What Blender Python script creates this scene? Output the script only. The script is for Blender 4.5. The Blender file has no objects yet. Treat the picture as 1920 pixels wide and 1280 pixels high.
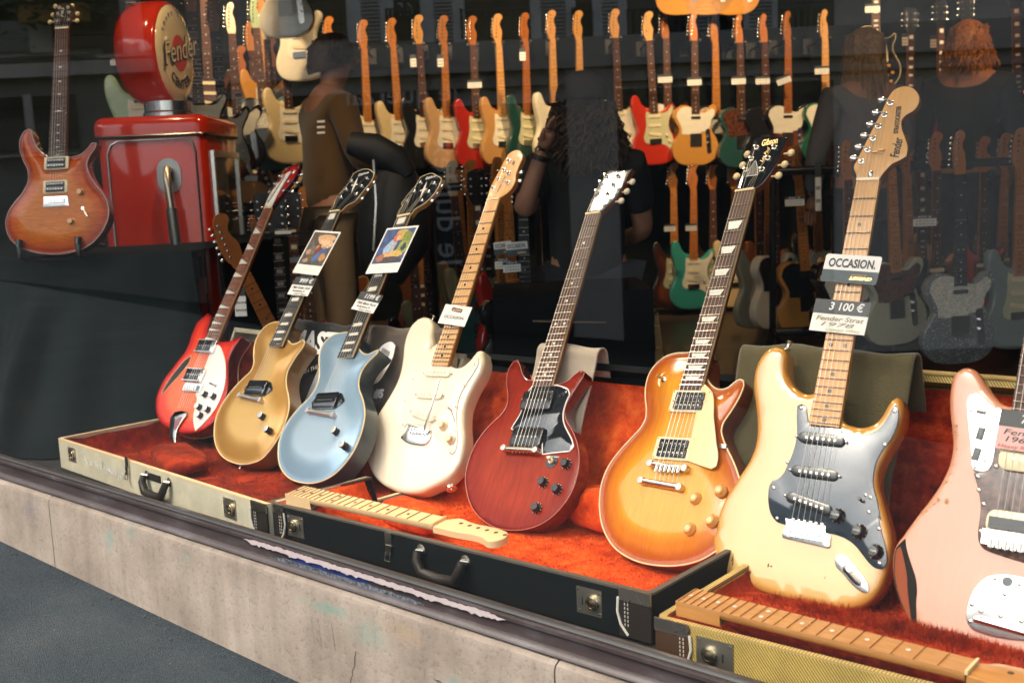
import bpy, bmesh, math, random
import numpy as np
from mathutils import Vector, Matrix
from mathutils.geometry import delaunay_2d_cdt
random.seed(7); RNG=np.random.RandomState(5)
C=bpy.context.scene.collection
R=math.radians
# ------------------------------------------------------------------ materials
def newmat(name):
    m=bpy.data.materials.new(name); m.use_nodes=True
    nt=m.node_tree; b=nt.nodes['Principled BSDF']; return m,nt,b
def L(nt,a,b): nt.links.new(a,b)
def node(nt,t,**k):
    n=nt.nodes.new(t)
    for a,v in k.items():
        if a=='inp':
            for i,x in v.items(): n.inputs[i].default_value=x
        else: setattr(n,a,v)
    return n
def rgb(c): return (c[0],c[1],c[2],1)
def ramp(nt,stops,interp='LINEAR'):
    r=nt.nodes.new('ShaderNodeValToRGB'); r.color_ramp.interpolation=interp; e=r.color_ramp.elements
    while len(e)>1: e.remove(e[0])
    e[0].position=stops[0][0]; e[0].color=rgb(stops[0][1])
    for p,c in stops[1:]:
        x=e.new(p); x.color=rgb(c)
    return r
def noise(nt,scale,detail=4,rough=.55,coord='Object',stretch=None,dist=0):
    tc=node(nt,'ShaderNodeTexCoord'); n=node(nt,'ShaderNodeTexNoise')
    n.inputs['Scale'].default_value=scale; n.inputs['Detail'].default_value=detail; n.inputs['Roughness'].default_value=rough; n.inputs['Distortion'].default_value=dist
    if stretch:
        mp=node(nt,'ShaderNodeMapping'); mp.inputs['Scale'].default_value=stretch; L(nt,tc.outputs[coord],mp.inputs[0]); L(nt,mp.outputs[0],n.inputs['Vector'])
    else: L(nt,tc.outputs[coord],n.inputs['Vector'])
    return n
def bump(nt,b,src,strength=.2,dist=.001):
    u=node(nt,'ShaderNodeBump'); u.inputs['Strength'].default_value=strength; u.inputs['Distance'].default_value=dist
    L(nt,src,u.inputs['Height']); L(nt,u.outputs[0],b.inputs['Normal']); return u
MC={}
def plain(name,col,rough=.5,metal=0,coat=0,var=.06,scale=40,spec=.5,bmp=0,sheen=0):
    if name in MC: return MC[name]
    m,nt,b=newmat(name)
    n=noise(nt,scale)
    r=ramp(nt,[(.3,[c*(1-var) for c in col]),(.7,[min(1,c*(1+var)) for c in col])]); L(nt,n.outputs['Fac'],r.inputs[0]); L(nt,r.outputs[0],b.inputs['Base Color'])
    b.inputs['Roughness'].default_value=rough; b.inputs['Metallic'].default_value=metal
    b.inputs['Coat Weight'].default_value=coat; b.inputs['Coat Roughness'].default_value=.04; b.inputs['Specular IOR Level'].default_value=spec
    if sheen: b.inputs['Sheen Weight'].default_value=sheen
    if bmp: bump(nt,b,n.outputs['Fac'],bmp,.002)
    else:
        n2=noise(nt,9,3); mr=node(nt,'ShaderNodeMapRange'); mr.inputs['To Min'].default_value=max(0,rough-.05); mr.inputs['To Max'].default_value=rough+.08
        L(nt,n2.outputs['Fac'],mr.inputs[0]); L(nt,mr.outputs[0],b.inputs['Roughness'])
    MC[name]=m; return m
def wood(name,a,b2,scale=12,stretch=(9,1,9),rough=.35,coat=.2):
    if name in MC: return MC[name]
    m,nt,b=newmat(name); n=noise(nt,scale,6,.6,stretch=stretch,dist=.6); b.inputs['Specular IOR Level'].default_value=.3
    r=ramp(nt,[(.25,a),(.75,b2)]); L(nt,n.outputs['Fac'],r.inputs[0]); L(nt,r.outputs[0],b.inputs['Base Color'])
    b.inputs['Roughness'].default_value=rough; b.inputs['Coat Weight'].default_value=coat; b.inputs['Coat Roughness'].default_value=.08
    bump(nt,b,n.outputs['Fac'],.08,.0005); MC[name]=m; return m
def burst(name,stops,grain=None,rough=.1,coat=1.,metal=0,gs=(14,1,14),spec=.5):
    # lacquer finish sprayed from the rim inwards: distance to the rim (mm) is stored on the mesh
    if name in MC: return MC[name]
    m,nt,b=newmat(name); at=node(nt,'ShaderNodeAttribute',attribute_name='edge')
    n=noise(nt,7,3); ad=node(nt,'ShaderNodeMath',operation='MULTIPLY_ADD'); ad.inputs[1].default_value=22; ad.inputs[2].default_value=-11
    L(nt,n.outputs['Fac'],ad.inputs[0]); sm=node(nt,'ShaderNodeMath',operation='ADD'); L(nt,at.outputs['Fac'],sm.inputs[0]); L(nt,ad.outputs[0],sm.inputs[1])
    dv=node(nt,'ShaderNodeMath',operation='DIVIDE'); dv.inputs[1].default_value=150.; L(nt,sm.outputs[0],dv.inputs[0])
    r=ramp(nt,[(p/150.,c) for p,c in stops],'EASE'); L(nt,dv.outputs[0],r.inputs[0]); out=r.outputs[0]
    if grain:
        g=noise(nt,grain[1],6,.65,stretch=gs,dist=1.2); gr=ramp(nt,[(.3,[grain[0]]*3),(.7,[1,1,1])]); L(nt,g.outputs['Fac'],gr.inputs[0])
        mx=node(nt,'ShaderNodeMix',data_type='RGBA',blend_type='MULTIPLY'); mx.inputs[0].default_value=1; L(nt,out,mx.inputs[6]); L(nt,gr.outputs[0],mx.inputs[7]); out=mx.outputs[2]
    L(nt,out,b.inputs['Base Color']); b.inputs['Roughness'].default_value=rough; b.inputs['Coat Weight'].default_value=coat; b.inputs['Coat Roughness'].default_value=.03; b.inputs['Metallic'].default_value=metal; b.inputs['Specular IOR Level'].default_value=spec
    MC[name]=m; return m
def plush(name,a,c,d,scale=22):
    if name in MC: return MC[name]
    m,nt,b=newmat(name); n=noise(nt,scale,9,.72,dist=.25); n2=noise(nt,420,3,.7)
    r=ramp(nt,[(.3,a),(.5,c),(.72,d)]); L(nt,n.outputs['Fac'],r.inputs[0]); L(nt,r.outputs[0],b.inputs['Base Color'])
    b.inputs['Roughness'].default_value=.95; b.inputs['Sheen Weight'].default_value=.2; b.inputs['Sheen Roughness'].default_value=.4; b.inputs['Sheen Tint'].default_value=rgb([1,.35,.15]); b.inputs['Specular IOR Level'].default_value=.15
    mx=node(nt,'ShaderNodeMath',operation='ADD'); L(nt,n.outputs['Fac'],mx.inputs[0]); L(nt,n2.outputs['Fac'],mx.inputs[1]); bump(nt,b,mx.outputs[0],.7,.006)
    MC[name]=m; return m
def stripes(name,a,c,scale,rot,rough=.7):
    if name in MC: return MC[name]
    m,nt,b=newmat(name); tc=node(nt,'ShaderNodeTexCoord'); mp=node(nt,'ShaderNodeMapping'); mp.inputs['Rotation'].default_value=rot
    L(nt,tc.outputs['Object'],mp.inputs[0]); w=node(nt,'ShaderNodeTexWave'); w.inputs['Scale'].default_value=scale; w.inputs['Distortion'].default_value=.4; w.inputs['Detail'].default_value=2; w.inputs['Detail Scale'].default_value=3
    L(nt,mp.outputs[0],w.inputs[0]); r=ramp(nt,[(.25,a),(.6,c)]); L(nt,w.outputs['Fac'],r.inputs[0])
    n=noise(nt,18,5); mx=node(nt,'ShaderNodeMix',data_type='RGBA',blend_type='MULTIPLY'); gr=ramp(nt,[(.3,[.55]*3),(.7,[1,1,1])]); L(nt,n.outputs['Fac'],gr.inputs[0]); mx.inputs[0].default_value=.6
    L(nt,r.outputs[0],mx.inputs[6]); L(nt,gr.outputs[0],mx.inputs[7]); L(nt,mx.outputs[2],b.inputs['Base Color']); b.inputs['Roughness'].default_value=rough
    bump(nt,b,w.outputs['Fac'],.4,.0006); MC[name]=m; return m
def glow(name,col,s):
    if name in MC: return MC[name]
    m,nt,b=newmat(name); b.inputs['Base Color'].default_value=rgb(col); b.inputs['Emission Color'].default_value=rgb(col); b.inputs['Emission Strength'].default_value=s; MC[name]=m; return m
# ------------------------------------------------------------------ objects
def link(name,me,mats,parent=None,mat=None):
    o=bpy.data.objects.new(name,me); C.objects.link(o)
    if mats is not None:
        for m in (mats if isinstance(mats,(list,tuple)) else [mats]): me.materials.append(m)
    if parent: o.parent=parent
    if mat is not None: o.matrix_world=mat
    return o
def tag(o,label,cat=None,group=None,kind=None):
    if label: o['label']=label
    if cat: o['category']=cat
    if group: o['group']=group
    if kind: o['kind']=kind
    return o
def empty(name,mat,label,cat,group=None):
    o=bpy.data.objects.new(name,None); o.empty_display_size=.05; C.objects.link(o); o.matrix_world=mat; return tag(o,label,cat,group)
def setmat(o,mats):
    for i,m in enumerate(mats if isinstance(mats,(list,tuple)) else [mats]):
        if i<len(o.material_slots): o.material_slots[i].link='OBJECT'; o.material_slots[i].material=m
class MB:
    def __init__(s): s.v=[]; s.f=[]; s.m=[]; s.mi=0
    def add(s,vs,fs):
        k=len(s.v); s.v+= [tuple(map(float,p)) for p in vs]; s.f+=[tuple(i+k for i in f) for f in fs]; s.m+=[s.mi]*len(fs); return s
    def box(s,a,b):
        x0,y0,z0=a; x1,y1,z1=b
        return s.add([(x0,y0,z0),(x1,y0,z0),(x1,y1,z0),(x0,y1,z0),(x0,y0,z1),(x1,y0,z1),(x1,y1,z1),(x0,y1,z1)],[(0,3,2,1),(4,5,6,7),(0,1,5,4),(1,2,6,5),(2,3,7,6),(3,0,4,7)])
    def hexa(s,p): return s.add(p,[(0,3,2,1),(4,5,6,7),(0,1,5,4),(1,2,6,5),(2,3,7,6),(3,0,4,7)])
    def tube(s,pts,r,n=8,cap=True):
        P=[Vector(p) for p in pts]; rs=r if isinstance(r,(list,tuple)) else [r]*len(P); vs=[];fs=[]
        up=None
        for i,p in enumerate(P):
            t=(P[min(i+1,len(P)-1)]-P[max(i-1,0)]).normalized()
            if up is None: up=t.orthogonal().normalized()
            a=(up-t*up.dot(t)); a=a.normalized() if a.length>1e-6 else t.orthogonal().normalized(); up=a; b=t.cross(a)
            for k in range(n):
                q=2*math.pi*k/n; vs.append(p+(a*math.cos(q)+b*math.sin(q))*rs[i])
        for i in range(len(P)-1):
            for k in range(n): fs.append((i*n+k,i*n+(k+1)%n,(i+1)*n+(k+1)%n,(i+1)*n+k))
        if cap: fs.append(tuple(range(n))[::-1]); fs.append(tuple((len(P)-1)*n+k for k in range(n)))
        return s.add(vs,fs)
    def lathe(s,prof,c=(0,0,0),ax=(0,0,1),n=20):
        ax=Vector(ax).normalized(); a=ax.orthogonal().normalized(); b=ax.cross(a); c=Vector(c); vs=[];fs=[]
        for r,h in prof:
            for k in range(n):
                q=2*math.pi*k/n; vs.append(c+ax*h+(a*math.cos(q)+b*math.sin(q))*r)
        for i in range(len(prof)-1):
            for k in range(n): fs.append((i*n+k,i*n+(k+1)%n,(i+1)*n+(k+1)%n,(i+1)*n+k))
        fs.append(tuple(range(n))[::-1]); fs.append(tuple((len(prof)-1)*n+k for k in range(n)))
        return s.add(vs,fs)
    def ball(s,c,r,n=12,m=8):
        rx,ry,rz=r if isinstance(r,(tuple,list)) else (r,r,r); vs=[];fs=[]
        for i in range(m+1):
            t=math.pi*i/m
            for k in range(n):
                q=2*math.pi*k/n; vs.append((c[0]+rx*math.sin(t)*math.cos(q),c[1]+ry*math.sin(t)*math.sin(q),c[2]+rz*math.cos(t)))
        for i in range(m):
            for k in range(n): fs.append((i*n+k,(i+1)*n+k,(i+1)*n+(k+1)%n,i*n+(k+1)%n))
        return s.add(vs,fs)
    def grid(s,fn,nu,nv):
        vs=[fn(i/nu,j/nv) for j in range(nv+1) for i in range(nu+1)]; w=nu+1
        return s.add(vs,[(j*w+i,j*w+i+1,(j+1)*w+i+1,(j+1)*w+i) for j in range(nv) for i in range(nu)])
    def mesh(s,name,smooth=40,edge=None,fix=False):
        me=bpy.data.meshes.new(name); me.from_pydata(s.v,[],s.f)
        if any(s.m): me.polygons.foreach_set('material_index',s.m)
        if fix:
            bm=bmesh.new(); bm.from_mesh(me); bmesh.ops.remove_doubles(bm,verts=bm.verts,dist=1e-6); bmesh.ops.recalc_face_normals(bm,faces=bm.faces); bm.to_mesh(me); bm.free()
        me.update()
        if smooth:
            me.shade_smooth(); me.set_sharp_from_angle(angle=R(smooth))
        if edge is not None:
            a=me.attributes.new('edge','FLOAT','POINT'); a.data.foreach_set('value',edge)
        return me
    def obj(s,name,mats,parent=None,mat=None,smooth=40,fix=False): return link(name,s.mesh(name,smooth,fix=fix),mats,parent,mat)
def smooth_outline(pts,step=6.,corner=55):
    P=[np.array(p,float) for p in pts]; n=len(P); out=[]
    def iscorner(i):
        a=P[i]-P[i-1]; b=P[(i+1)%n]-P[i]
        d=np.dot(a,b)/(np.linalg.norm(a)*np.linalg.norm(b)+1e-9); return math.degrees(math.acos(max(-1,min(1,d))))>corner
    co=[iscorner(i) for i in range(n)]
    for i in range(n):
        p1,p2=P[i],P[(i+1)%n]; p0,p3=P[i-1],P[(i+2)%n]
        l=np.linalg.norm(p2-p1); k=max(1,int(l/step))
        l0=np.linalg.norm(p1-p0)+1e-9; l3=np.linalg.norm(p3-p2)+1e-9
        m1=(p2-p1) if co[i] else l*((p1-p0)/l0*l+(p2-p1)/max(l,1e-9)*l0)/(l0+l)
        m2=(p2-p1) if co[(i+1)%n] else l*((p2-p1)/max(l,1e-9)*l3+(p3-p2)/l3*l)/(l3+l)
        for j in range(k):
            t=j/k; h=(2*t**3-3*t**2+1)*p1+(t**3-2*t**2+t)*m1+(-2*t**3+3*t**2)*p2+(t**3-t**2)*m2; out.append(h)
    A=np.array(out)
    x,y=A[:,0],A[:,1]
    if np.sum(x*np.roll(y,-1)-np.roll(x,-1)*y)<0: A=A[::-1]
    return A   # counter clockwise
def inset(A,d):
    t=np.roll(A,-1,0)-np.roll(A,1,0); t/=np.linalg.norm(t,axis=1)[:,None]+1e-9
    return A+np.stack([-t[:,1],t[:,0]],1)*d
def edist(Q,A):
    B=np.roll(A,-1,0); d=np.full(len(Q),1e9)
    for a,b in zip(A,B):
        ab=b-a; t=np.clip(((Q-a)@ab)/(ab@ab+1e-12),0,1); d=np.minimum(d,np.linalg.norm(Q-(a+t[:,None]*ab),axis=1))
    return d
def inpoly(Q,A):
    B=np.roll(A,-1,0); c=np.zeros(len(Q),bool)
    for a,b in zip(A,B):
        m=((a[1]>Q[:,1])!=(b[1]>Q[:,1])); x=(b[0]-a[0])*(Q[:,1]-a[1])/((b[1]-a[1])+1e-12)+a[0]; c^=m&(Q[:,0]<x)
    return c
def slab(A,top,bottom,ztop=None,rounds=(),grid=None,mats=1,botround=0,s=.001):
    """solid with outline A (mm): carved top ztop(d), d = distance to the rim. Returns (MB, edge attribute)."""
    mb=MB(); n=len(A); ext=[]
    pts=[A]
    for d in rounds:
        I=inset(A,d); k=inpoly(I,A)&(edist(I,A)>.85*d); pts.append(I[k][::1 if d<8 else 2])
    if grid:
        g=np.mgrid[A[:,0].min():A[:,0].max():grid,A[:,1].min():A[:,1].max():grid].reshape(2,-1).T+RNG.uniform(-.5,.5,(1,2))
        k=inpoly(g,A); g=g[k]; dd=edist(g,A); g=g[dd>max([2.]+[r+3 for r in rounds])]; pts.append(g)
    Q=np.concatenate(pts)
    r=delaunay_2d_cdt([Vector(p) for p in Q],[(i,(i+1)%n) for i in range(n)],[list(range(n))],1,1e-5)
    V=np.array([[p.x,p.y] for p in r[0]]); F=[tuple(f) for f in r[2]]
    d=edist(V,A); d[:n]=0
    zt=np.array([top+(ztop(x) if ztop else 0) for x in d])
    mb.mi=0; mb.add([(p[0]*s,p[1]*s,z*s) for p,z in zip(V,zt)],F); edge=list(d)
    z0=top+(ztop(0) if ztop else 0)
    # side rings
    br=botround; rings=[(A,z0)]
    if br:
        for a in (0,25,50,75,90): rings.append((inset(A,br*(1-math.cos(R(a)))),bottom+br*(1-math.sin(R(a)))))
    else: rings.append((A,bottom))
    mb.mi=1 if mats>1 else 0
    vs=[];fs=[]
    for i,(ring,z) in enumerate(rings):
        vs+=[(p[0]*s,p[1]*s,z*s) for p in ring]; edge+=[-1.-(z0-z)]*n
    for i in range(len(rings)-1):
        for k in range(n): fs.append((i*n+k,(i+1)*n+k,(i+1)*n+(k+1)%n,i*n+(k+1)%n))
    mb.add(vs,fs)
    base=rings[-1][0]
    r2=delaunay_2d_cdt([Vector(p) for p in base],[(i,(i+1)%n) for i in range(n)],[list(range(n))],1,1e-5)
    bz=rings[-1][1]
    mb.add([(p.x*s,p.y*s,bz*s) for p in r2[0]],[tuple(f)[::-1] for f in r2[2]]); edge+=[-50.]*len(r2[0])
    return mb,edge
def slab_obj(name,pts,top,bottom,mats,parent=None,step=5.,corner=55,smooth=45,**k):
    A=smooth_outline(pts,step,corner); mats=mats if isinstance(mats,(list,tuple)) else [mats]
    mb,e=slab(A,top,bottom,mats=len(mats),**k)
    return link(name,mb.mesh(name,smooth,e),list(mats),parent)
def bevel(r): return lambda d: (-r+math.sqrt(max(0,r*r-(r-min(d,r))**2)))
def rrect(cx,cy,w,h,r,rot=0,n=4):
    P=[]
    for sx,sy,a0 in((1,1,0),(-1,1,90),(-1,-1,180),(1,-1,270)):
        for k in range(n+1):
            a=R(a0+90*k/n); P.append((sx*(w/2-r)+r*math.cos(a),sy*(h/2-r)+r*math.sin(a)))
    c,s=math.cos(R(rot)),math.sin(R(rot)); return np.array([(cx+x*c-y*s,cy+x*s+y*c) for x,y in P])
def flat(name,A,top,bottom,mats,parent=None,bv=1.,**k):
    """small rounded plate from an exact outline (mm)"""
    mats=mats if isinstance(mats,(list,tuple)) else [mats]; A=np.array(A,float)
    x,y=A[:,0],A[:,1]
    if np.sum(x*np.roll(y,-1)-np.roll(x,-1)*y)<0: A=A[::-1]
    mb,e=slab(A,top,bottom,ztop=bevel(bv) if bv else None,rounds=(bv*.4,bv) if bv else (),mats=len(mats),**k)
    return link(name,mb.mesh(name,50,e),list(mats),parent)
def text(body,size,mat,parent=None,M=None,name='lettering',shear=0,align='CENTER',ext=.0002,sx=1,bold=0):
    cu=bpy.data.curves.new(name,'FONT'); cu.body=body; cu.size=size; cu.shear=shear; cu.align_x=align; cu.align_y='CENTER'; cu.extrude=ext; cu.offset=bold; cu.resolution_u=3
    t=bpy.data.objects.new(name,cu); C.objects.link(t); bpy.context.view_layer.update(); me=bpy.data.meshes.new_from_object(t.evaluated_get(bpy.context.evaluated_depsgraph_get())); bpy.data.objects.remove(t); bpy.data.curves.remove(cu); me.materials.clear(); me.materials.append(mat); me.name=name
    o=bpy.data.objects.new(name,me); C.objects.link(o)
    if parent: o.parent=parent
    if M is not None: o.matrix_local=M@Matrix.Diagonal((sx,1,1,1))
    return o
def frame(o,x,y,n):
    return Matrix(((x[0],y[0],n[0],o[0]),(x[1],y[1],n[1],o[1]),(x[2],y[2],n[2],o[2]),(0,0,0,1)))
def copy_tree(o,parent=None):
    c=o.copy(); C.objects.link(c)
    if parent is not None: c.parent=parent
    for ch in list(o.children): copy_tree(ch,c)
    return c
def loc2(p,z=0,rot=0): return Matrix.Translation((p[0]*.001,p[1]*.001,z*.001))@Matrix.Rotation(R(rot),4,'Z')
# ------------------------------------------------------------------ palette
chrome=plain('chrome',[.78,.77,.75],.2,1); nickel=plain('aged_nickel',[.62,.57,.5],.25,1); steel=plain('string_steel',[.6,.56,.5],.38,1); brass=plain('brass',[.75,.5,.22],.25,1)
blackp=plain('black_plastic',[.012,.012,.013],.22,coat=.3); blackg=plain('black_gloss_plate',[.012,.014,.017],.05,coat=1,spec=.6); creamp=plain('cream_plastic',[.78,.66,.42],.3); whitep=plain('white_plastic',[.82,.79,.72],.3); ivory=plain('ivory_plastic',[.8,.62,.33],.25,coat=.4)
pearl=plain('pearl_inlay',[.75,.72,.63],.25,coat=.5,var=.15,scale=300); maple=wood('maple',[.60,.30,.095],[.72,.40,.14]); mapleP=wood('pale_maple',[.76,.50,.25],[.86,.60,.33],5); mapleD=wood('amber_maple',[.36,.12,.025],[.5,.2,.045]); rose=wood('rosewood',[.045,.017,.01],[.11,.045,.028],rough=.5,coat=0); ebony=plain('ebony',[.018,.02,.024],.4); mahog=wood('mahogany_neck',[.15,.035,.012],[.22,.06,.02])
amber=plain('amber_knob',[.6,.3,.07],.15,coat=.8); card=plain('paper_white',[.8,.77,.72],.6,var=.02); cardD=plain('slate_print',[.045,.05,.052],.5); ink=plain('ink_black',[.02,.02,.02],.6); inkW=plain('ink_white',[.85,.83,.8],.6); inkY=plain('ink_olive',[.25,.2,.06],.6); gold_ink=plain('gold_ink',[.75,.55,.25],.35,.6); wearm=plain('worn_wood',[.12,.06,.03],.6)
def rot_to(v): return Vector((0,0,1)).rotation_difference(Vector(v)).to_matrix().to_4x4()

def pile(name,fn,n,ln,m,par,seed=1,up=None,sw=.0008):
    """short standing pile of a plush surface fn(u,v)"""
    rr=np.random.RandomState(seed); pm=MB()
    for i in range(n):
        u,v=rr.rand(2); p=Vector(fn(u,v)); N=up(p) if up else Vector((0,0,1)); q=(N+Vector(rr.normal(0,.42,3))+Vector((0,-.25,0))).normalized()*rr.uniform(.5,1.1)*ln; s=q.cross(Vector((rr.normal(),rr.normal(),.3))).normalized()*sw; pm.add([p-s,p+s,p+q],[(0,1,2)])
    o=pm.obj(name,m,par,smooth=0); o['kind']='stuff'; return o

vinyl=plain('black_vinyl_guard',[.012,.022,.034],.06,coat=1,spec=.75); barm=plain('satin_chrome_bar',[.8,.78,.75],.36,1)

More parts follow.
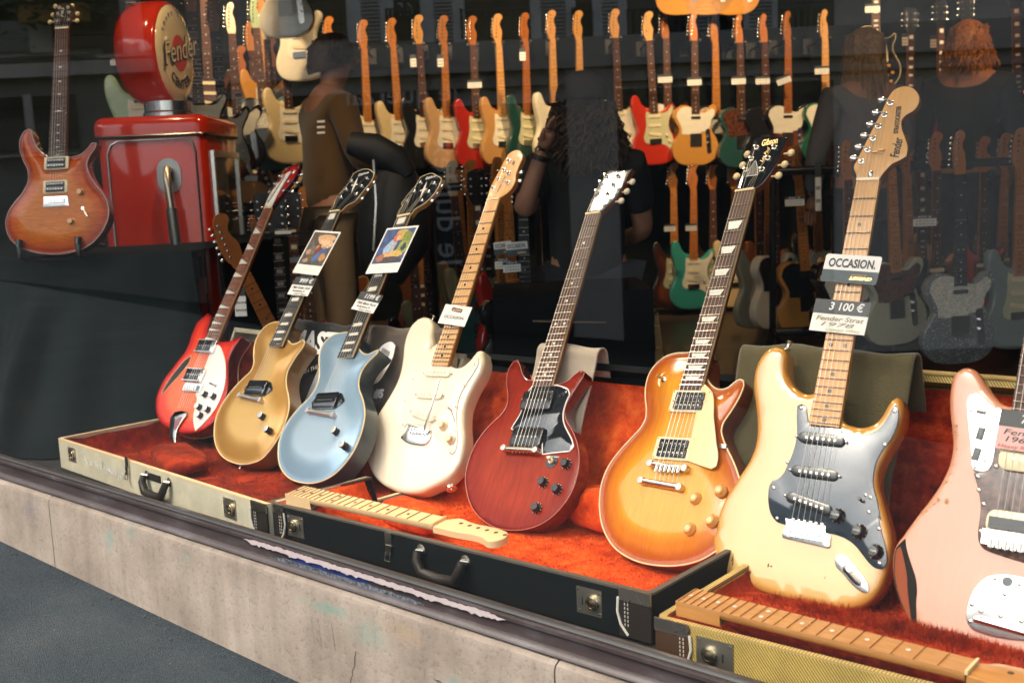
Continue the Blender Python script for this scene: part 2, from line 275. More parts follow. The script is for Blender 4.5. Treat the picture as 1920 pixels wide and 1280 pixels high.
D={"T":{"o":[-0.8099,0.3731,0.3342],"x":[0.9999,0.014,0.00063],"y":[-0.0066,0.43062,0.90251],"n":[0.01237,-0.90243,0.43067],"scale":648,"nfr":21,"nut":[[-21.2,650.5],[21.2,648.0]],"heel":[[-29.1,188.1],[26.5,187.9]],"body":[[-122.1,329.5],[-133.2,326.9],[-144.5,316.5],[-152.9,299.8],[-156.6,279.6],[-155.1,257.2],[-148.4,232.2],[-140.1,207.6],[-132.8,183.1],[-128.5,158.5],[-128.4,136.8],[-132.8,114.6],[-142.4,91.7],[-152.6,68.7],[-162.8,45.7],[-170.8,19.9],[-173.9,-5.1],[-173.1,-19.0],[-174.3,-36.3],[-171.7,-50.5],[-166.1,-64.0],[-158.0,-77.0],[-145.6,-89.1],[-123.5,-100.5],[-91.0,-107.7],[-57.2,-112.7],[-22.0,-116.1],[9.5,-116.2],[37.9,-116.5],[52.4,-116.8],[80.8,-114.8],[101.9,-106.7],[117.3,-98.1],[129.0,-84.8],[137.3,-68.1],[142.3,-48.0],[144.2,-25.7],[144.4,-6.3],[142.4,9.9],[138.6,23.2],[130.2,44.2],[123.3,59.5],[114.7,78.1],[108.0,91.4],[103.2,108.0],[102.7,125.2],[108.4,146.2],[117.3,170.5],[125.2,191.7],[127.5,209.4],[127.9,228.1],[123.2,243.8],[120.2,249.9],[110.3,253.2],[104.5,248.1],[99.1,239.1],[94.5,225.4],[88.3,212.2],[77.7,201.4],[64.1,195.9],[46.4,195.8],[30.9,199.6],[22.1,207.0],[10.5,230.1],[1.7,253.7],[-21.4,262.5],[-37.2,247.0],[-51.1,245.8],[-68.3,253.1],[-81.5,263.5],[-91.8,280.0],[-96.4,298.7],[-100.0,317.5],[-108.1,325.9]],"guard":[[-57.9,220.3],[-50.7,223.7],[-41.7,220.9],[-30.9,189.4],[26.0,189.4],[29.5,186.8],[46.5,182.4],[61.6,180.2],[77.0,183.4],[88.9,189.3],[99.7,202.0],[107.2,220.2],[111.7,233.2],[115.2,237.6],[119.8,231.6],[123.8,211.8],[121.6,194.2],[116.1,176.4],[107.3,161.0],[100.1,143.0],[97.6,125.5],[98.3,105.6],[101.8,91.9],[108.2,78.7],[115.5,60.1],[122.4,41.6],[116.7,47.4],[126.2,23.9],[136.3,0.8],[142.0,-17.3],[141.8,-29.6],[136.1,-36.6],[126.6,-37.0],[114.4,-30.4],[101.3,-19.0],[88.0,-7.4],[72.2,1.1],[54.1,5.7],[33.4,6.6],[6.1,9.6],[-6.7,13.9],[-42.5,8.9],[-55.4,10.9],[-68.3,20.7],[-76.9,37.2],[-81.3,54.5],[-82.3,72.3],[-78.1,81.9],[-68.5,86.2],[-61.0,96.2],[-56.1,111.8],[-50.9,133.5],[-48.7,154.9],[-50.2,175.9],[-54.7,196.7]],"head":[[-25.6,656.8],[-28.3,666.1],[-34.9,677.6],[-30.0,698.2],[-20.2,729.9],[-10.4,761.6],[-0.3,791.3],[6.7,817.1],[15.4,832.6],[29.4,838.2],[44.4,835.9],[56.8,826.6],[64.6,811.9],[64.9,797.8],[57.6,786.5],[46.0,779.4],[39.9,769.9],[42.1,753.8],[51.5,733.3],[59.4,713.1],[59.7,697.4],[49.3,690.1],[35.9,682.9],[26.8,671.6],[19.8,660.1],[18.3,649.5]],"pts":{"pu":[[-2.2,164.3],[-3.3,104.1],[-3.9,50.5]],"knobs":[[50.3,37.7],[90.7,17.3],[123.4,-11.0]],"sw":[[87.0,67.3],[100.8,52.5]],"posts":[[13.4,805.8],[6.0,782.1],[-1.1,759.6],[-7.3,735.9],[-14.0,713.0],[-22.3,690.5]],"btn":[[-8.3,818.8],[-15.1,793.1],[-21.9,769.9],[-29.5,747.2],[-36.2,724.1],[-42.0,702.1]],"jack":[[56.8,-36.4],[60.7,-25.3],[72.0,-24.5],[89.9,-37.4],[109.5,-53.1],[121.0,-68.7],[120.6,-77.7],[111.1,-78.7],[92.7,-70.0],[73.0,-54.4],[60.5,-45.5]],"plate":[[-41.2,19.8],[31.7,17.4],[33.7,6.4],[43.0,2.9],[45.6,-14.3],[41.7,-18.4],[-40.1,-14.2],[-42.4,-3.7],[-38.9,3.9]],"screws":[[-49.9,216.8],[31.1,182.8],[115.3,226.6],[108.4,168.1],[-56.8,117.5],[-73.2,68.9],[-57.1,17.3],[99.6,76.7],[121.8,27.5]],"screws2":[[131.4,-27.5]],"trees":[[0.8,707.3],[13.3,710.6]],"bullet":[[-0.2,664.4]],"textA":[[38.8,694.1],[40.9,733.5]],"textB":[[33.9,742.7],[30.9,798.2]],"wear":[[-127.1,-58.5],[-130.2,-68.5],[-110.9,-86.3],[-90.9,-83.8],[-92.7,-87.6],[-123.2,-70.8],[-55.8,-67.4],[42.3,-64.9],[-153.3,-65.4]],"hornpin":[[-107.4,329.1]]}},"W":{"o":[-1.8737,0.5289,0.3653],"x":[0.99861,0.01199,0.0513],"y":[-0.04957,0.54326,0.8381],"n":[-0.01782,-0.83948,0.5431],"scale":648,"nfr":22,"nut":[[-21.2,642.2],[21.2,636.1]],"heel":[[-32.2,174.0],[24.3,165.4]],"body":[[-121.9,308.8],[-142.2,301.0],[-156.7,283.8],[-162.3,259.2],[-159.9,227.9],[-148.3,188.5],[-141.3,155.2],[-141.4,121.9],[-151.9,83.0],[-167.2,44.1],[-179.0,5.4],[-181.1,-27.1],[-172.0,-58.6],[-153.2,-89.0],[-122.5,-117.9],[-81.3,-140.1],[-36.3,-152.3],[12.4,-156.7],[56.9,-150.4],[86.0,-136.1],[117.1,-118.5],[139.2,-94.4],[148.2,-69.0],[146.9,-39.4],[139.6,-9.9],[122.2,29.5],[111.5,69.9],[112.6,95.8],[119.9,127.3],[129.2,159.0],[126.9,187.9],[116.0,207.3],[113.2,213.8],[96.3,216.3],[88.9,203.0],[77.5,185.2],[60.0,171.6],[37.6,170.1],[17.0,180.4],[3.5,215.5],[-35.3,245.5],[-63.7,218.1],[-56.5,225.9],[-67.5,248.1],[-78.3,281.7],[-94.0,300.0]],"guard":[[-42.0,172.2],[-52.3,163.8],[-81.1,133.2],[-84.6,95.1],[-82.7,57.6],[-74.0,20.8],[-60.2,4.7],[-52.5,15.6],[29.8,3.1],[36.9,-3.2],[76.1,-23.1],[108.6,-49.0],[120.9,-53.0],[128.6,-43.6],[126.0,-23.9],[112.1,10.4],[95.5,50.1],[89.3,91.0],[96.5,122.4],[110.1,154.0],[116.1,180.4],[111.3,195.0],[103.6,191.8],[89.5,174.6],[68.3,162.6],[30.5,167.1]],"head":[[-30.2,648.5],[-32.1,666.9],[-29.3,697.1],[-20.5,729.9],[-12.8,762.4],[-3.6,784.8],[10.6,793.0],[26.4,792.3],[40.3,781.4],[48.6,765.1],[45.5,741.1],[43.8,717.0],[49.0,692.3],[41.8,669.0],[25.5,654.4],[14.5,647.6],[11.4,643.1]],"pts":{"pu":[[-2.8,149.2],[-6.0,90.5],[-6.2,37.0]],"knobs":[[69.6,15.1],[107.0,-18.0]],"sw":[[76.6,56.4],[100.9,27.0]],"posts":[[5.1,762.1],[-2.2,734.7],[-10.0,706.8],[-19.0,680.3],[17.8,722.2],[25.5,692.9]],"btn":[[51.8,725.3],[57.0,698.8]],"plate":[[-48.7,13.8],[35.4,1.4],[39.4,-21.3],[29.7,-34.6],[1.4,-38.0],[-38.0,-32.4],[-60.6,-22.4],[-46.6,-0.7]],"arm":[[14.9,-6.4],[28.0,34.5],[34.6,92.0],[35.0,121.0]],"jackside":[[133.1,-125.0]],"hornpin":[[-104.6,303.0]],"screws":[[-79.1,133.9],[-87.4,75.8],[39.7,150.9],[94.6,122.9],[107.3,177.1],[90.2,65.9],[109.7,7.3],[117.6,-48.7],[-64.2,13.0]],"textA":[[20.6,743.2],[33.3,778.5]],"textB":[[0.4,666.3],[10.6,713.8]]}},"S":{"o":[-1.5151,0.4825,0.3624],"x":[0.99566,0.01085,0.09247],"y":[-0.08128,0.5856,0.80651],"n":[-0.04539,-0.81052,0.58394],"scale":628,"nfr":22,"nut":[[-21.4,618.9],[21.4,614.4]],"heel":[[-29.0,161.8],[26.5,160.0]],"body":[[-41.0,178.9],[-59.6,182.3],[-76.3,196.4],[-90.7,217.3],[-102.7,232.6],[-111.9,229.8],[-120.9,212.8],[-119.8,189.5],[-110.4,163.7],[-98.3,138.2],[-94.0,118.0],[-100.3,97.9],[-116.8,77.9],[-135.4,55.2],[-149.1,27.6],[-155.8,-2.2],[-156.5,-31.6],[-151.3,-60.5],[-137.3,-88.6],[-117.7,-116.0],[-94.5,-137.9],[-66.7,-154.5],[-34.5,-167.3],[1.1,-172.8],[33.8,-172.2],[64.3,-166.8],[92.5,-156.0],[117.8,-137.6],[136.2,-114.5],[149.2,-87.4],[154.7,-56.1],[152.6,-24.9],[144.8,2.0],[128.1,33.6],[106.2,61.1],[87.4,79.7],[75.1,101.1],[73.9,120.3],[80.5,141.9],[91.1,168.5],[98.3,185.4],[98.1,198.2],[88.0,201.3],[74.4,192.3],[58.7,176.3],[38.7,169.7],[22.5,168.0]],"guard":[[-34.0,162.8],[48.2,161.7],[68.8,154.2],[77.9,141.0],[74.2,121.7],[74.3,97.7],[83.6,74.0],[98.7,55.4],[117.5,34.8],[126.9,19.8],[120.0,8.6],[88.3,5.0],[50.0,-0.3],[36.9,35.5],[-57.9,57.9],[-44.4,109.6],[-52.2,131.9]],"head":[[-30.0,627.2],[-27.7,643.0],[-21.8,668.2],[-13.8,710.7],[-5.6,732.9],[-0.9,746.8],[23.1,745.3],[51.1,738.4],[71.6,740.8],[62.7,707.6],[50.8,669.3],[30.6,643.6],[17.8,628.3],[10.6,623.0]],"pts":{"pu":[[-2.5,124.9],[-1.5,36.8]],"knobs":[[120.7,-20.4],[74.1,-64.0],[115.2,-77.8],[75.9,-121.4]],"toggle":[[78.6,-15.0]],"bar":[[-50.9,6.0],[38.7,3.7]],"btn":[[76.8,707.3],[68.8,681.1],[60.1,655.5]],"posts":[[-10.7,712.5],[-1.6,731.6],[-14.9,686.8],[35.1,725.7],[27.9,700.7],[19.4,676.0]],"pin":[[1.1,-172.0]],"textA":[[13.4,730.3],[52.5,735.7]],"jackside":[[143.8,-123.3]]}},"L":{"o":[-1.1114,0.4405,0.3893],"x":[0.99007,-0.1055,0.09286],"y":[-0.0204,0.54584,0.83764],"n":[-0.13905,-0.83122,0.53827],"scale":628,"nfr":22,"nut":[[-23.1,615.3],[23.1,609.0]],"heel":[[-30.7,161.2],[23.4,158.8]],"body":[[-53.8,248.4],[-73.9,247.8],[-97.5,241.4],[-116.2,226.7],[-128.0,206.5],[-129.8,181.9],[-122.2,150.8],[-109.4,120.3],[-106.2,102.9],[-111.3,85.4],[-127.2,63.1],[-145.1,38.5],[-160.5,13.9],[-169.9,-12.6],[-172.4,-38.4],[-167.2,-67.8],[-156.8,-96.3],[-140.5,-123.9],[-119.4,-146.2],[-92.0,-165.4],[-60.1,-177.5],[-23.1,-184.8],[15.5,-185.7],[51.8,-182.2],[85.8,-174.1],[113.3,-162.1],[135.1,-146.4],[155.5,-127.4],[168.1,-103.7],[173.4,-77.1],[171.8,-51.0],[162.1,-25.2],[150.6,-6.9],[138.0,11.6],[123.9,30.3],[107.5,49.2],[92.9,68.5],[83.7,86.3],[83.8,100.6],[92.1,119.2],[101.6,141.9],[107.2,162.5],[108.5,179.1],[104.6,188.1],[97.1,190.6],[85.3,183.9],[76.4,174.7],[64.0,169.5],[49.8,170.2],[33.2,178.5],[20.4,191.2],[12.5,208.4],[8.5,230.0],[1.9,244.0]],"guard":[[22.3,163.1],[29.2,173.7],[50.2,158.4],[70.2,105.8],[89.5,58.0],[103.8,20.9],[103.6,9.1],[94.5,3.4],[71.4,7.8],[35.4,16.0],[29.9,71.6],[25.9,116.1],[44.2,118.3]],"head":[[-35.7,625.9],[-34.6,636.6],[-34.0,656.1],[-27.8,684.8],[-23.5,719.0],[-23.6,749.1],[-20.2,751.5],[1.8,751.5],[32.5,747.5],[61.5,739.8],[55.1,700.8],[48.1,668.1],[39.0,647.8],[24.7,628.2],[15.1,622.3],[10.9,619.5]],"pts":{"pu":[[3.6,137.8],[-5.3,38.8]],"knobs":[[124.7,-35.5],[74.2,-54.3],[121.6,-92.9],[78.3,-112.5]],"toggle":[[-78.7,186.5]],"bar":[[-46.1,4.4],[38.4,-0.5]],"tail":[[-57.7,-31.0],[36.6,-38.0]],"btn":[[75.3,704.7],[66.8,678.1],[59.0,652.3],[-35.6,719.3],[-40.4,692.6],[-48.5,666.5]],"posts":[[36.9,719.4],[27.9,694.0],[20.2,667.9],[-9.4,726.9],[-14.5,699.5],[-21.5,673.4]],"textA":[[1.9,734.9],[40.9,735.9]],"textB":[[12.2,686.7],[23.0,720.4]],"truss":[[-2.0,671.3]],"cleat":[[96.8,53.1]]}},"B":{"o":[-2.1385,0.4637,0.3833],"x":[0.99126,-0.00257,0.1319],"y":[-0.10167,0.62222,0.77621],"n":[-0.08407,-0.78284,0.61652],"scale":628,"nfr":22,"nut":[[-25.0,622.9],[25.0,609.0]],"heel":[[-39.1,172.0],[18.0,165.2]],"body":[[-60.8,256.7],[-84.2,256.3],[-115.6,251.4],[-137.7,235.1],[-142.3,212.1],[-136.1,185.8],[-117.6,153.9],[-100.9,122.6],[-96.3,92.4],[-107.1,63.3],[-131.9,34.9],[-149.6,6.2],[-160.9,-27.6],[-158.0,-61.5],[-143.3,-95.1],[-117.9,-128.2],[-87.1,-151.4],[-46.5,-169.5],[-2.3,-178.1],[43.1,-179.5],[82.1,-170.9],[110.6,-155.4],[133.0,-129.0],[147.1,-98.2],[151.6,-62.7],[147.6,-26.7],[137.2,5.6],[122.8,29.2],[102.5,53.4],[79.2,78.1],[64.1,107.7],[62.4,131.9],[72.4,155.5],[86.3,171.5],[95.8,184.0],[95.1,190.4],[82.0,186.5],[60.4,179.4],[38.4,185.0],[16.4,199.2],[-1.2,220.8],[-13.5,242.1]],"head":[[-47.2,633.7],[-47.3,654.4],[-41.1,667.1],[-49.9,677.1],[-35.9,707.8],[-20.0,729.1],[-11.9,760.5],[2.3,764.5],[33.8,764.7],[49.5,755.8],[80.9,737.3],[83.0,714.8],[77.6,692.0],[50.3,657.9],[15.7,639.3],[12.2,629.7],[6.7,621.2]],"pts":{"pu":[[-11.3,40.7]],"knobs":[[72.4,-47.8],[124.3,-87.1]],"bar":[[-64.3,12.7],[42.0,-3.0]],"btn":[[81.2,717.0],[74.2,694.4],[66.2,668.7]],"posts":[[-7.1,743.2],[-17.7,713.9],[-30.9,685.2],[55.5,726.7],[46.8,698.8],[32.7,672.8]],"textA":[[13.3,750.8],[52.3,751.6]],"star":[[24.3,708.9]],"pin":[[-4.3,-174.2]]}},"G":{"o":[-2.4831,0.5079,0.3839],"x":[0.99675,-0.02535,0.07643],"y":[-0.04657,0.59278,0.80402],"n":[-0.06569,-0.80497,0.58967],"scale":628,"nfr":22,"nut":[[-23.1,617.9],[23.1,609.6]],"heel":[[-33.9,169.1],[24.4,162.9]],"body":[[-57.8,252.7],[-80.5,251.3],[-101.2,246.4],[-119.6,231.5],[-129.6,209.8],[-126.2,182.4],[-106.8,144.3],[-89.1,117.4],[-87.0,96.2],[-104.8,75.0],[-127.1,48.3],[-145.9,16.4],[-156.6,-15.3],[-155.6,-51.8],[-136.8,-92.4],[-112.7,-121.9],[-80.0,-147.9],[-38.3,-167.9],[3.4,-177.7],[52.0,-182.0],[93.1,-176.6],[128.3,-163.1],[148.4,-138.2],[160.7,-106.6],[164.6,-72.9],[163.0,-41.6],[151.4,-7.8],[134.3,16.5],[111.9,41.0],[89.7,71.0],[81.3,96.5],[85.6,119.5],[94.2,147.7],[103.7,168.3],[101.7,183.9],[90.2,190.8],[72.9,182.8],[53.2,178.4],[28.7,187.8],[8.8,204.1],[-0.6,223.0],[-2.5,244.5]],"head":[[-45.6,629.3],[-37.0,646.8],[-40.8,666.6],[-30.4,692.5],[-15.8,715.9],[-6.9,758.0],[7.7,764.7],[56.8,765.6],[92.2,745.6],[95.6,726.0],[74.4,682.9],[55.9,651.5],[26.6,639.5],[15.6,626.7],[6.6,620.0]],"pts":{"pu":[[-2.1,35.0]],"knobs":[[76.4,-48.6],[126.7,-86.8]],"bar":[[-60.6,9.5],[43.3,-3.2]],"btn":[[96.8,718.7],[83.7,693.6],[74.5,664.5]],"posts":[[-3.2,731.5],[-12.7,704.0],[-22.2,676.5],[66.4,732.8],[56.0,705.8],[46.6,678.7]],"textA":[[19.8,749.3],[64.5,753.1]],"star":[[22.9,713.7]],"pin":[[19.7,-177.6]]}},"R":{"o":[-2.8371,0.5541,0.3848],"x":[0.99878,0.04472,0.02099],"y":[-0.04253,0.56204,0.82601],"n":[0.02514,-0.8259,0.56326],"scale":628,"nfr":24,"nut":[[-17.6,618.8],[17.6,618.4]],"heel":[[-38.0,151.9],[22.1,146.2]],"body":[[-88.5,249.9],[-97.8,238.0],[-112.7,225.9],[-121.0,214.0],[-121.2,194.4],[-120.8,171.1],[-115.6,140.3],[-118.3,113.3],[-131.8,85.9],[-145.7,54.7],[-159.6,23.5],[-165.3,-7.1],[-162.7,-37.1],[-149.4,-66.1],[-125.4,-94.1],[-90.9,-117.1],[-48.4,-131.8],[-4.8,-140.7],[43.9,-141.9],[82.6,-136.9],[116.9,-125.2],[143.7,-102.0],[154.9,-69.6],[157.3,-30.7],[149.9,8.0],[130.0,46.4],[111.5,78.2],[101.4,107.1],[103.0,133.0],[110.6,155.5],[116.3,172.4],[110.2,176.0],[94.6,165.4],[67.8,157.9],[38.0,155.0],[13.2,152.3],[-3.6,153.6],[-49.2,184.7],[-65.2,238.5]],"guard":[[7.6,145.0],[33.9,141.0],[60.5,122.5],[88.6,94.1],[115.5,55.2],[132.0,19.9],[139.0,-15.4],[137.2,-51.0],[123.1,-87.4],[88.6,-132.3],[68.8,-112.8],[50.6,-85.8],[44.4,-64.8],[31.8,-29.5],[22.4,-22.9],[16.0,20.6],[10.6,64.6],[8.1,113.0]],"head":[[-31.8,625.7],[-31.7,648.5],[-32.7,681.3],[-24.1,714.9],[-10.6,752.4],[8.4,776.2],[43.8,787.3],[54.9,775.2],[57.2,740.9],[44.3,707.9],[28.2,676.3],[11.9,648.1],[3.5,625.2]],"plate":[[-29.4,632.8],[-27.7,675.8],[-6.8,717.8],[15.2,754.5],[29.8,758.0],[18.2,717.4],[10.0,671.0],[5.4,627.1]],"pts":{"pu":[[-15.6,133.2],[-15.1,37.8]],"knobs":[[68.0,-18.4],[109.5,-22.9],[67.2,-60.1],[109.0,-65.0],[86.6,-85.1]],"sw":[[102.0,9.6],[70.3,15.0]],"hole":[[-79.4,104.1],[-74.4,84.6],[-90.1,46.1],[-115.3,7.1],[-137.1,-28.7],[-143.1,-26.5],[-136.2,13.4],[-118.5,56.0],[-100.8,85.3]],"tail":[[-44.1,-101.5],[-34.4,-82.6],[-5.6,-76.9],[19.5,-78.6],[26.0,-88.9],[17.8,-105.7],[11.0,-133.0],[28.6,-177.5],[20.6,-181.7],[-16.4,-153.1]],"tailhole":[[-14.7,-113.6],[-4.3,-100.2],[11.4,-95.4],[10.2,-106.3],[6.3,-129.8],[2.6,-140.8]],"btn":[[72.1,747.7],[68.5,718.6],[63.3,686.5],[-30.9,750.4],[-38.6,722.4],[-46.3,689.8]],"posts":[[38.8,754.7],[31.9,722.4],[26.7,688.8],[-10.9,743.8],[-17.4,713.9],[-23.6,678.8]],"textA":[[-19.8,644.0],[8.2,743.8]]}},"P":{"o":[-3.7732,0.6945,0.9527],"x":[0.84211,0.53922,0.00967],"y":[-0.14724,0.21261,0.96598],"n":[0.51882,-0.81489,0.25843],"scale":635,"nfr":24,"nut":[[-25.6,631.6],[25.6,627.0]],"heel":[[-38.2,158.2],[29.7,154.2]],"body":[[-117.3,268.4],[-134.6,262.1],[-150.6,237.3],[-153.2,200.8],[-138.7,156.0],[-120.0,118.4],[-117.2,78.2],[-134.9,39.2],[-164.1,4.4],[-188.0,-30.5],[-197.3,-66.3],[-190.8,-102.7],[-170.7,-136.1],[-132.0,-163.1],[-78.7,-181.4],[-11.0,-191.0],[48.6,-187.4],[100.3,-174.1],[144.1,-144.2],[172.8,-106.4],[188.1,-64.4],[184.2,-21.2],[166.2,15.6],[135.5,53.3],[112.2,90.7],[103.0,127.4],[114.2,159.4],[132.3,183.7],[136.4,200.2],[120.6,201.8],[106.0,185.3],[76.6,163.0],[42.9,156.3],[24.1,155.9],[20.6,146.7],[-39.9,150.2],[-45.5,161.5],[-61.0,173.3],[-84.5,195.2],[-100.6,223.3],[-109.9,253.2]],"head":[[-32.0,636.6],[-34.8,653.3],[-38.8,683.7],[-31.9,709.5],[-15.4,725.5],[7.6,726.7],[32.4,715.8],[40.6,696.4],[32.3,663.2],[23.6,645.1],[19.4,632.0]],"pts":{"pu":[[-5.4,133.6],[-6.7,48.2]],"knobs":[[88.3,23.6],[56.1,-79.5]],"sw":[[97.3,-34.3],[122.8,-70.0]],"plate":[[-48.5,14.4],[40.1,13.2],[47.0,-23.1],[-50.3,-25.2]],"btn":[[49.2,687.4],[48.4,661.1],[28.4,719.1],[-45.3,690.1],[-56.0,663.8],[-36.2,721.1]],"posts":[[20.6,692.2],[19.8,665.3],[16.2,710.6],[-21.5,689.4],[-22.3,663.9],[-17.5,711.7]],"textA":[[-5.7,673.2],[-2.2,710.5]]}},"J":{"o":[-0.4681,0.34,0.3846],"x":[1.0,0.0,0.0],"y":[0.0,0.42262,0.90631],"n":[0.0,-0.90631,0.42262],"scale":648,"nfr":21,"body":[[-102.4,267.2],[-112.6,265.9],[-120.1,260.6],[-125.5,251.0],[-127.2,232.8],[-125.7,210.8],[-121.0,186.5],[-114.8,162.6],[-110.3,141.5],[-109.3,122.7],[-110.7,106.5],[-115.5,87.1],[-122.8,67.3],[-132.6,47.2],[-143.8,26.8],[-155.8,3.6],[-165.8,-16.8],[-171.2,-27.8],[-173.8,-36.3],[-173.2,-57.4],[-167.2,-82.6],[-157.6,-106.9],[-145.5,-125.2],[-131.4,-140.2],[-109.8,-155.8],[-80.5,-166.8],[-45.0,-175.9],[-4.3,-178.5],[36.6,-175.8]],"right":[[-22.0,214.2],[-36.1,210.7],[-49.2,216.1],[-60.6,226.6],[-72.4,239.1],[-81.8,252.0],[-90.9,262.3]],"upplate":[[-95.8,214.0],[-93.7,221.0],[-86.0,225.2],[-78.8,222.9],[-68.2,215.2],[-54.3,204.5],[-41.5,200.4],[-41.8,188.5],[-42.8,169.9],[-43.9,151.4],[-43.9,130.4],[-45.4,114.6],[-50.1,104.8],[-59.3,100.5],[-68.0,100.9],[-72.2,104.5],[-76.3,123.7],[-82.2,146.9],[-88.5,172.9],[-93.6,193.9]],"guardL":[[-42.3,204.6],[-42.1,188.7],[-43.1,170.1],[-44.2,151.6],[-44.2,130.6],[-45.6,114.7],[-50.4,105.0],[-59.6,100.6],[-70.6,99.7],[-61.4,78.8],[-54.8,59.0],[-51.9,44.0],[-51.3,26.1],[-50.7,8.3],[-47.5,-3.9],[-39.6,-13.1],[-32.1,-15.6],[-16.2,-18.5]],"patch":[[-157.3,-17.6],[-164.0,-25.4],[-169.1,-34.2],[-170.1,-47.6],[-167.9,-65.6],[-161.2,-90.5],[-152.8,-109.7],[-140.9,-126.5],[-129.8,-139.5],[-119.1,-147.4],[-121.6,-131.4],[-125.3,-111.8],[-127.2,-91.6],[-132.0,-74.5],[-140.4,-57.9],[-147.9,-43.6],[-154.2,-28.9]],"patch2":[[-163.0,-31.0],[-167.4,-36.5],[-167.9,-49.8],[-165.7,-67.9],[-158.2,-92.6],[-150.0,-110.4],[-139.7,-126.3],[-127.5,-142.9],[-131.6,-128.4],[-137.3,-109.1],[-142.5,-89.5],[-145.5,-74.5],[-150.5,-59.8],[-157.2,-42.6]],"chips":[[-108.7,171.5],[-108.3,158.0],[-102.2,134.5],[-100.8,108.0],[-102.7,91.8],[-104.8,80.9],[-111.5,74.7],[-103.9,49.4],[-116.7,50.1],[-122.4,45.3],[-127.7,37.9],[-133.2,31.8],[-137.7,27.1],[-104.9,166.5],[-105.3,151.6]],"pts":{"pu":[[-34.4,128.3],[-39.1,29.9]],"slots":[[-71.7,195.6],[-68.0,161.3],[-69.5,128.5]],"screws":[[-83.5,218.1],[-87.0,197.0],[-58.9,196.3],[-47.8,191.5],[-53.8,168.9],[-55.6,120.8],[-68.2,109.2],[-62.4,94.3],[-58.2,74.0],[-48.0,53.6],[-46.4,12.3],[-38.7,113.6]],"tailp":[[-48.6,-121.3],[-50.2,-106.8],[-48.2,-87.7],[-40.3,-67.5],[-28.0,-53.1],[-14.6,-47.1],[3.8,-44.6],[26.9,-44.6]],"tailb":[[-48.6,-121.3],[-40.5,-131.9],[-20.9,-136.2],[4.8,-136.5],[38.5,-132.5]],"tscrews":[[-16.9,-53.6],[17.7,-55.1],[-0.1,-73.3],[-43.6,-97.4],[-29.3,-105.0],[-1.5,-105.8],[-42.2,-122.0],[27.5,-107.1]],"tbig":[[0.8,-54.7]],"bar":[[-34.3,-117.5],[32.2,-120.0]],"bridge":[[-42.5,5.7],[21.2,5.3]]}},"cards":{"tag3100":["T",[[-55.2,417.6],[47.1,411.8],[47.3,352.7],[-55.1,357.2]]],"occ":["T",[[-51.4,503.4],[53.6,496.6],[53.9,444.6],[-48.5,449.4]]],"occW":["W",[[-41.0,333.9],[53.4,323.3],[48.4,269.4],[-43.8,281.0]]],"photoG":["G",[[-47.7,549.0],[82.6,529.5],[67.5,386.4],[-58.1,403.9]]],"tagG":["G",[[-42.3,391.2],[56.8,380.3],[56.7,320.9],[-43.6,333.4]]],"photoB":["B",[[-46.7,576.4],[82.0,562.0],[86.3,415.5],[-46.1,426.1]]],"tagB":["B",[[-41.4,369.6],[53.3,349.3],[41.2,290.9],[-60.2,320.9]]],"tagJ":["J",[[-37.8,198.2],[39.9,198.7],[34.3,134.6],[-42.5,141.1]]]}}
SPOTW,SPOTM,SPOTF=68,11,23
# ------------------------------------------------------------------ camera, light, sky
A40=R(40); FH=Vector((-math.sin(A40),math.cos(A40),0)); RH=Vector((math.cos(A40),math.sin(A40),0)); CAM=Vector((0,-1.35,.95)); FPX=2100.; UZ=Vector((0,0,1))
roll=math.atan(.045); pitch=math.atan(300/2100)
zc=Vector((-math.sin(roll)*math.cos(pitch),math.cos(roll)*math.cos(pitch),-math.sin(pitch)))
fh_c=Vector((0,0,1))-zc*zc.z; fh_c.normalize(); rh_c=zc.cross(fh_c)
# rows: camera right / up / forward axes in the world
def to_world(v): return RH*v.dot(rh_c)+FH*v.dot(fh_c)+UZ*v.dot(zc)
cr,cu,cf=to_world(Vector((1,0,0))),to_world(Vector((0,1,0))),to_world(Vector((0,0,1)))
cam=bpy.data.cameras.new('camera'); co=bpy.data.objects.new('camera',cam); C.objects.link(co)
co.matrix_world=Matrix(((cr.x,cu.x,-cf.x,CAM.x),(cr.y,cu.y,-cf.y,CAM.y),(cr.z,cu.z,-cf.z,CAM.z),(0,0,0,1)))
cam.sensor_width=36; cam.lens=36*FPX/1920; cam.clip_start=.05; cam.clip_end=300
cam.dof.use_dof=True; cam.dof.focus_distance=2.35; cam.dof.aperture_fstop=6.3
sc=bpy.context.scene; sc.camera=co
sc.view_settings.view_transform='Standard'; sc.view_settings.look='None'; sc.view_settings.gamma=1; sc.view_settings.exposure=1.4
sc.cycles.max_bounces=10; sc.cycles.transparent_max_bounces=12; sc.cycles.glossy_bounces=4; sc.cycles.diffuse_bounces=3; sc.cycles.sample_clamp_indirect=6; sc.cycles.use_denoising=True
w=bpy.data.worlds.new('World'); sc.world=w; w.use_nodes=True; nt=w.node_tree
SUN_EL,SUN_AZ=R(52),R(205)   # azimuth clockwise from +y
sky=nt.nodes.new('ShaderNodeTexSky'); sky.sky_type='NISHITA'; sky.sun_disc=False; sky.sun_elevation=SUN_EL; sky.sun_rotation=SUN_AZ; sky.dust_density=4; sky.air_density=1.2; sky.ozone_density=1
hs_=nt.nodes.new('ShaderNodeHueSaturation'); hs_.inputs['Saturation'].default_value=.5; nt.links.new(sky.outputs[0],hs_.inputs['Color']); nt.links.new(hs_.outputs[0],nt.nodes['Background'].inputs[0]); nt.nodes['Background'].inputs[1].default_value=.15
sl=bpy.data.lights.new('sun','SUN'); sl.energy=.85; sl.angle=R(16); sl.color=(1,.80,.58); so=bpy.data.objects.new('sun',sl); C.objects.link(so)
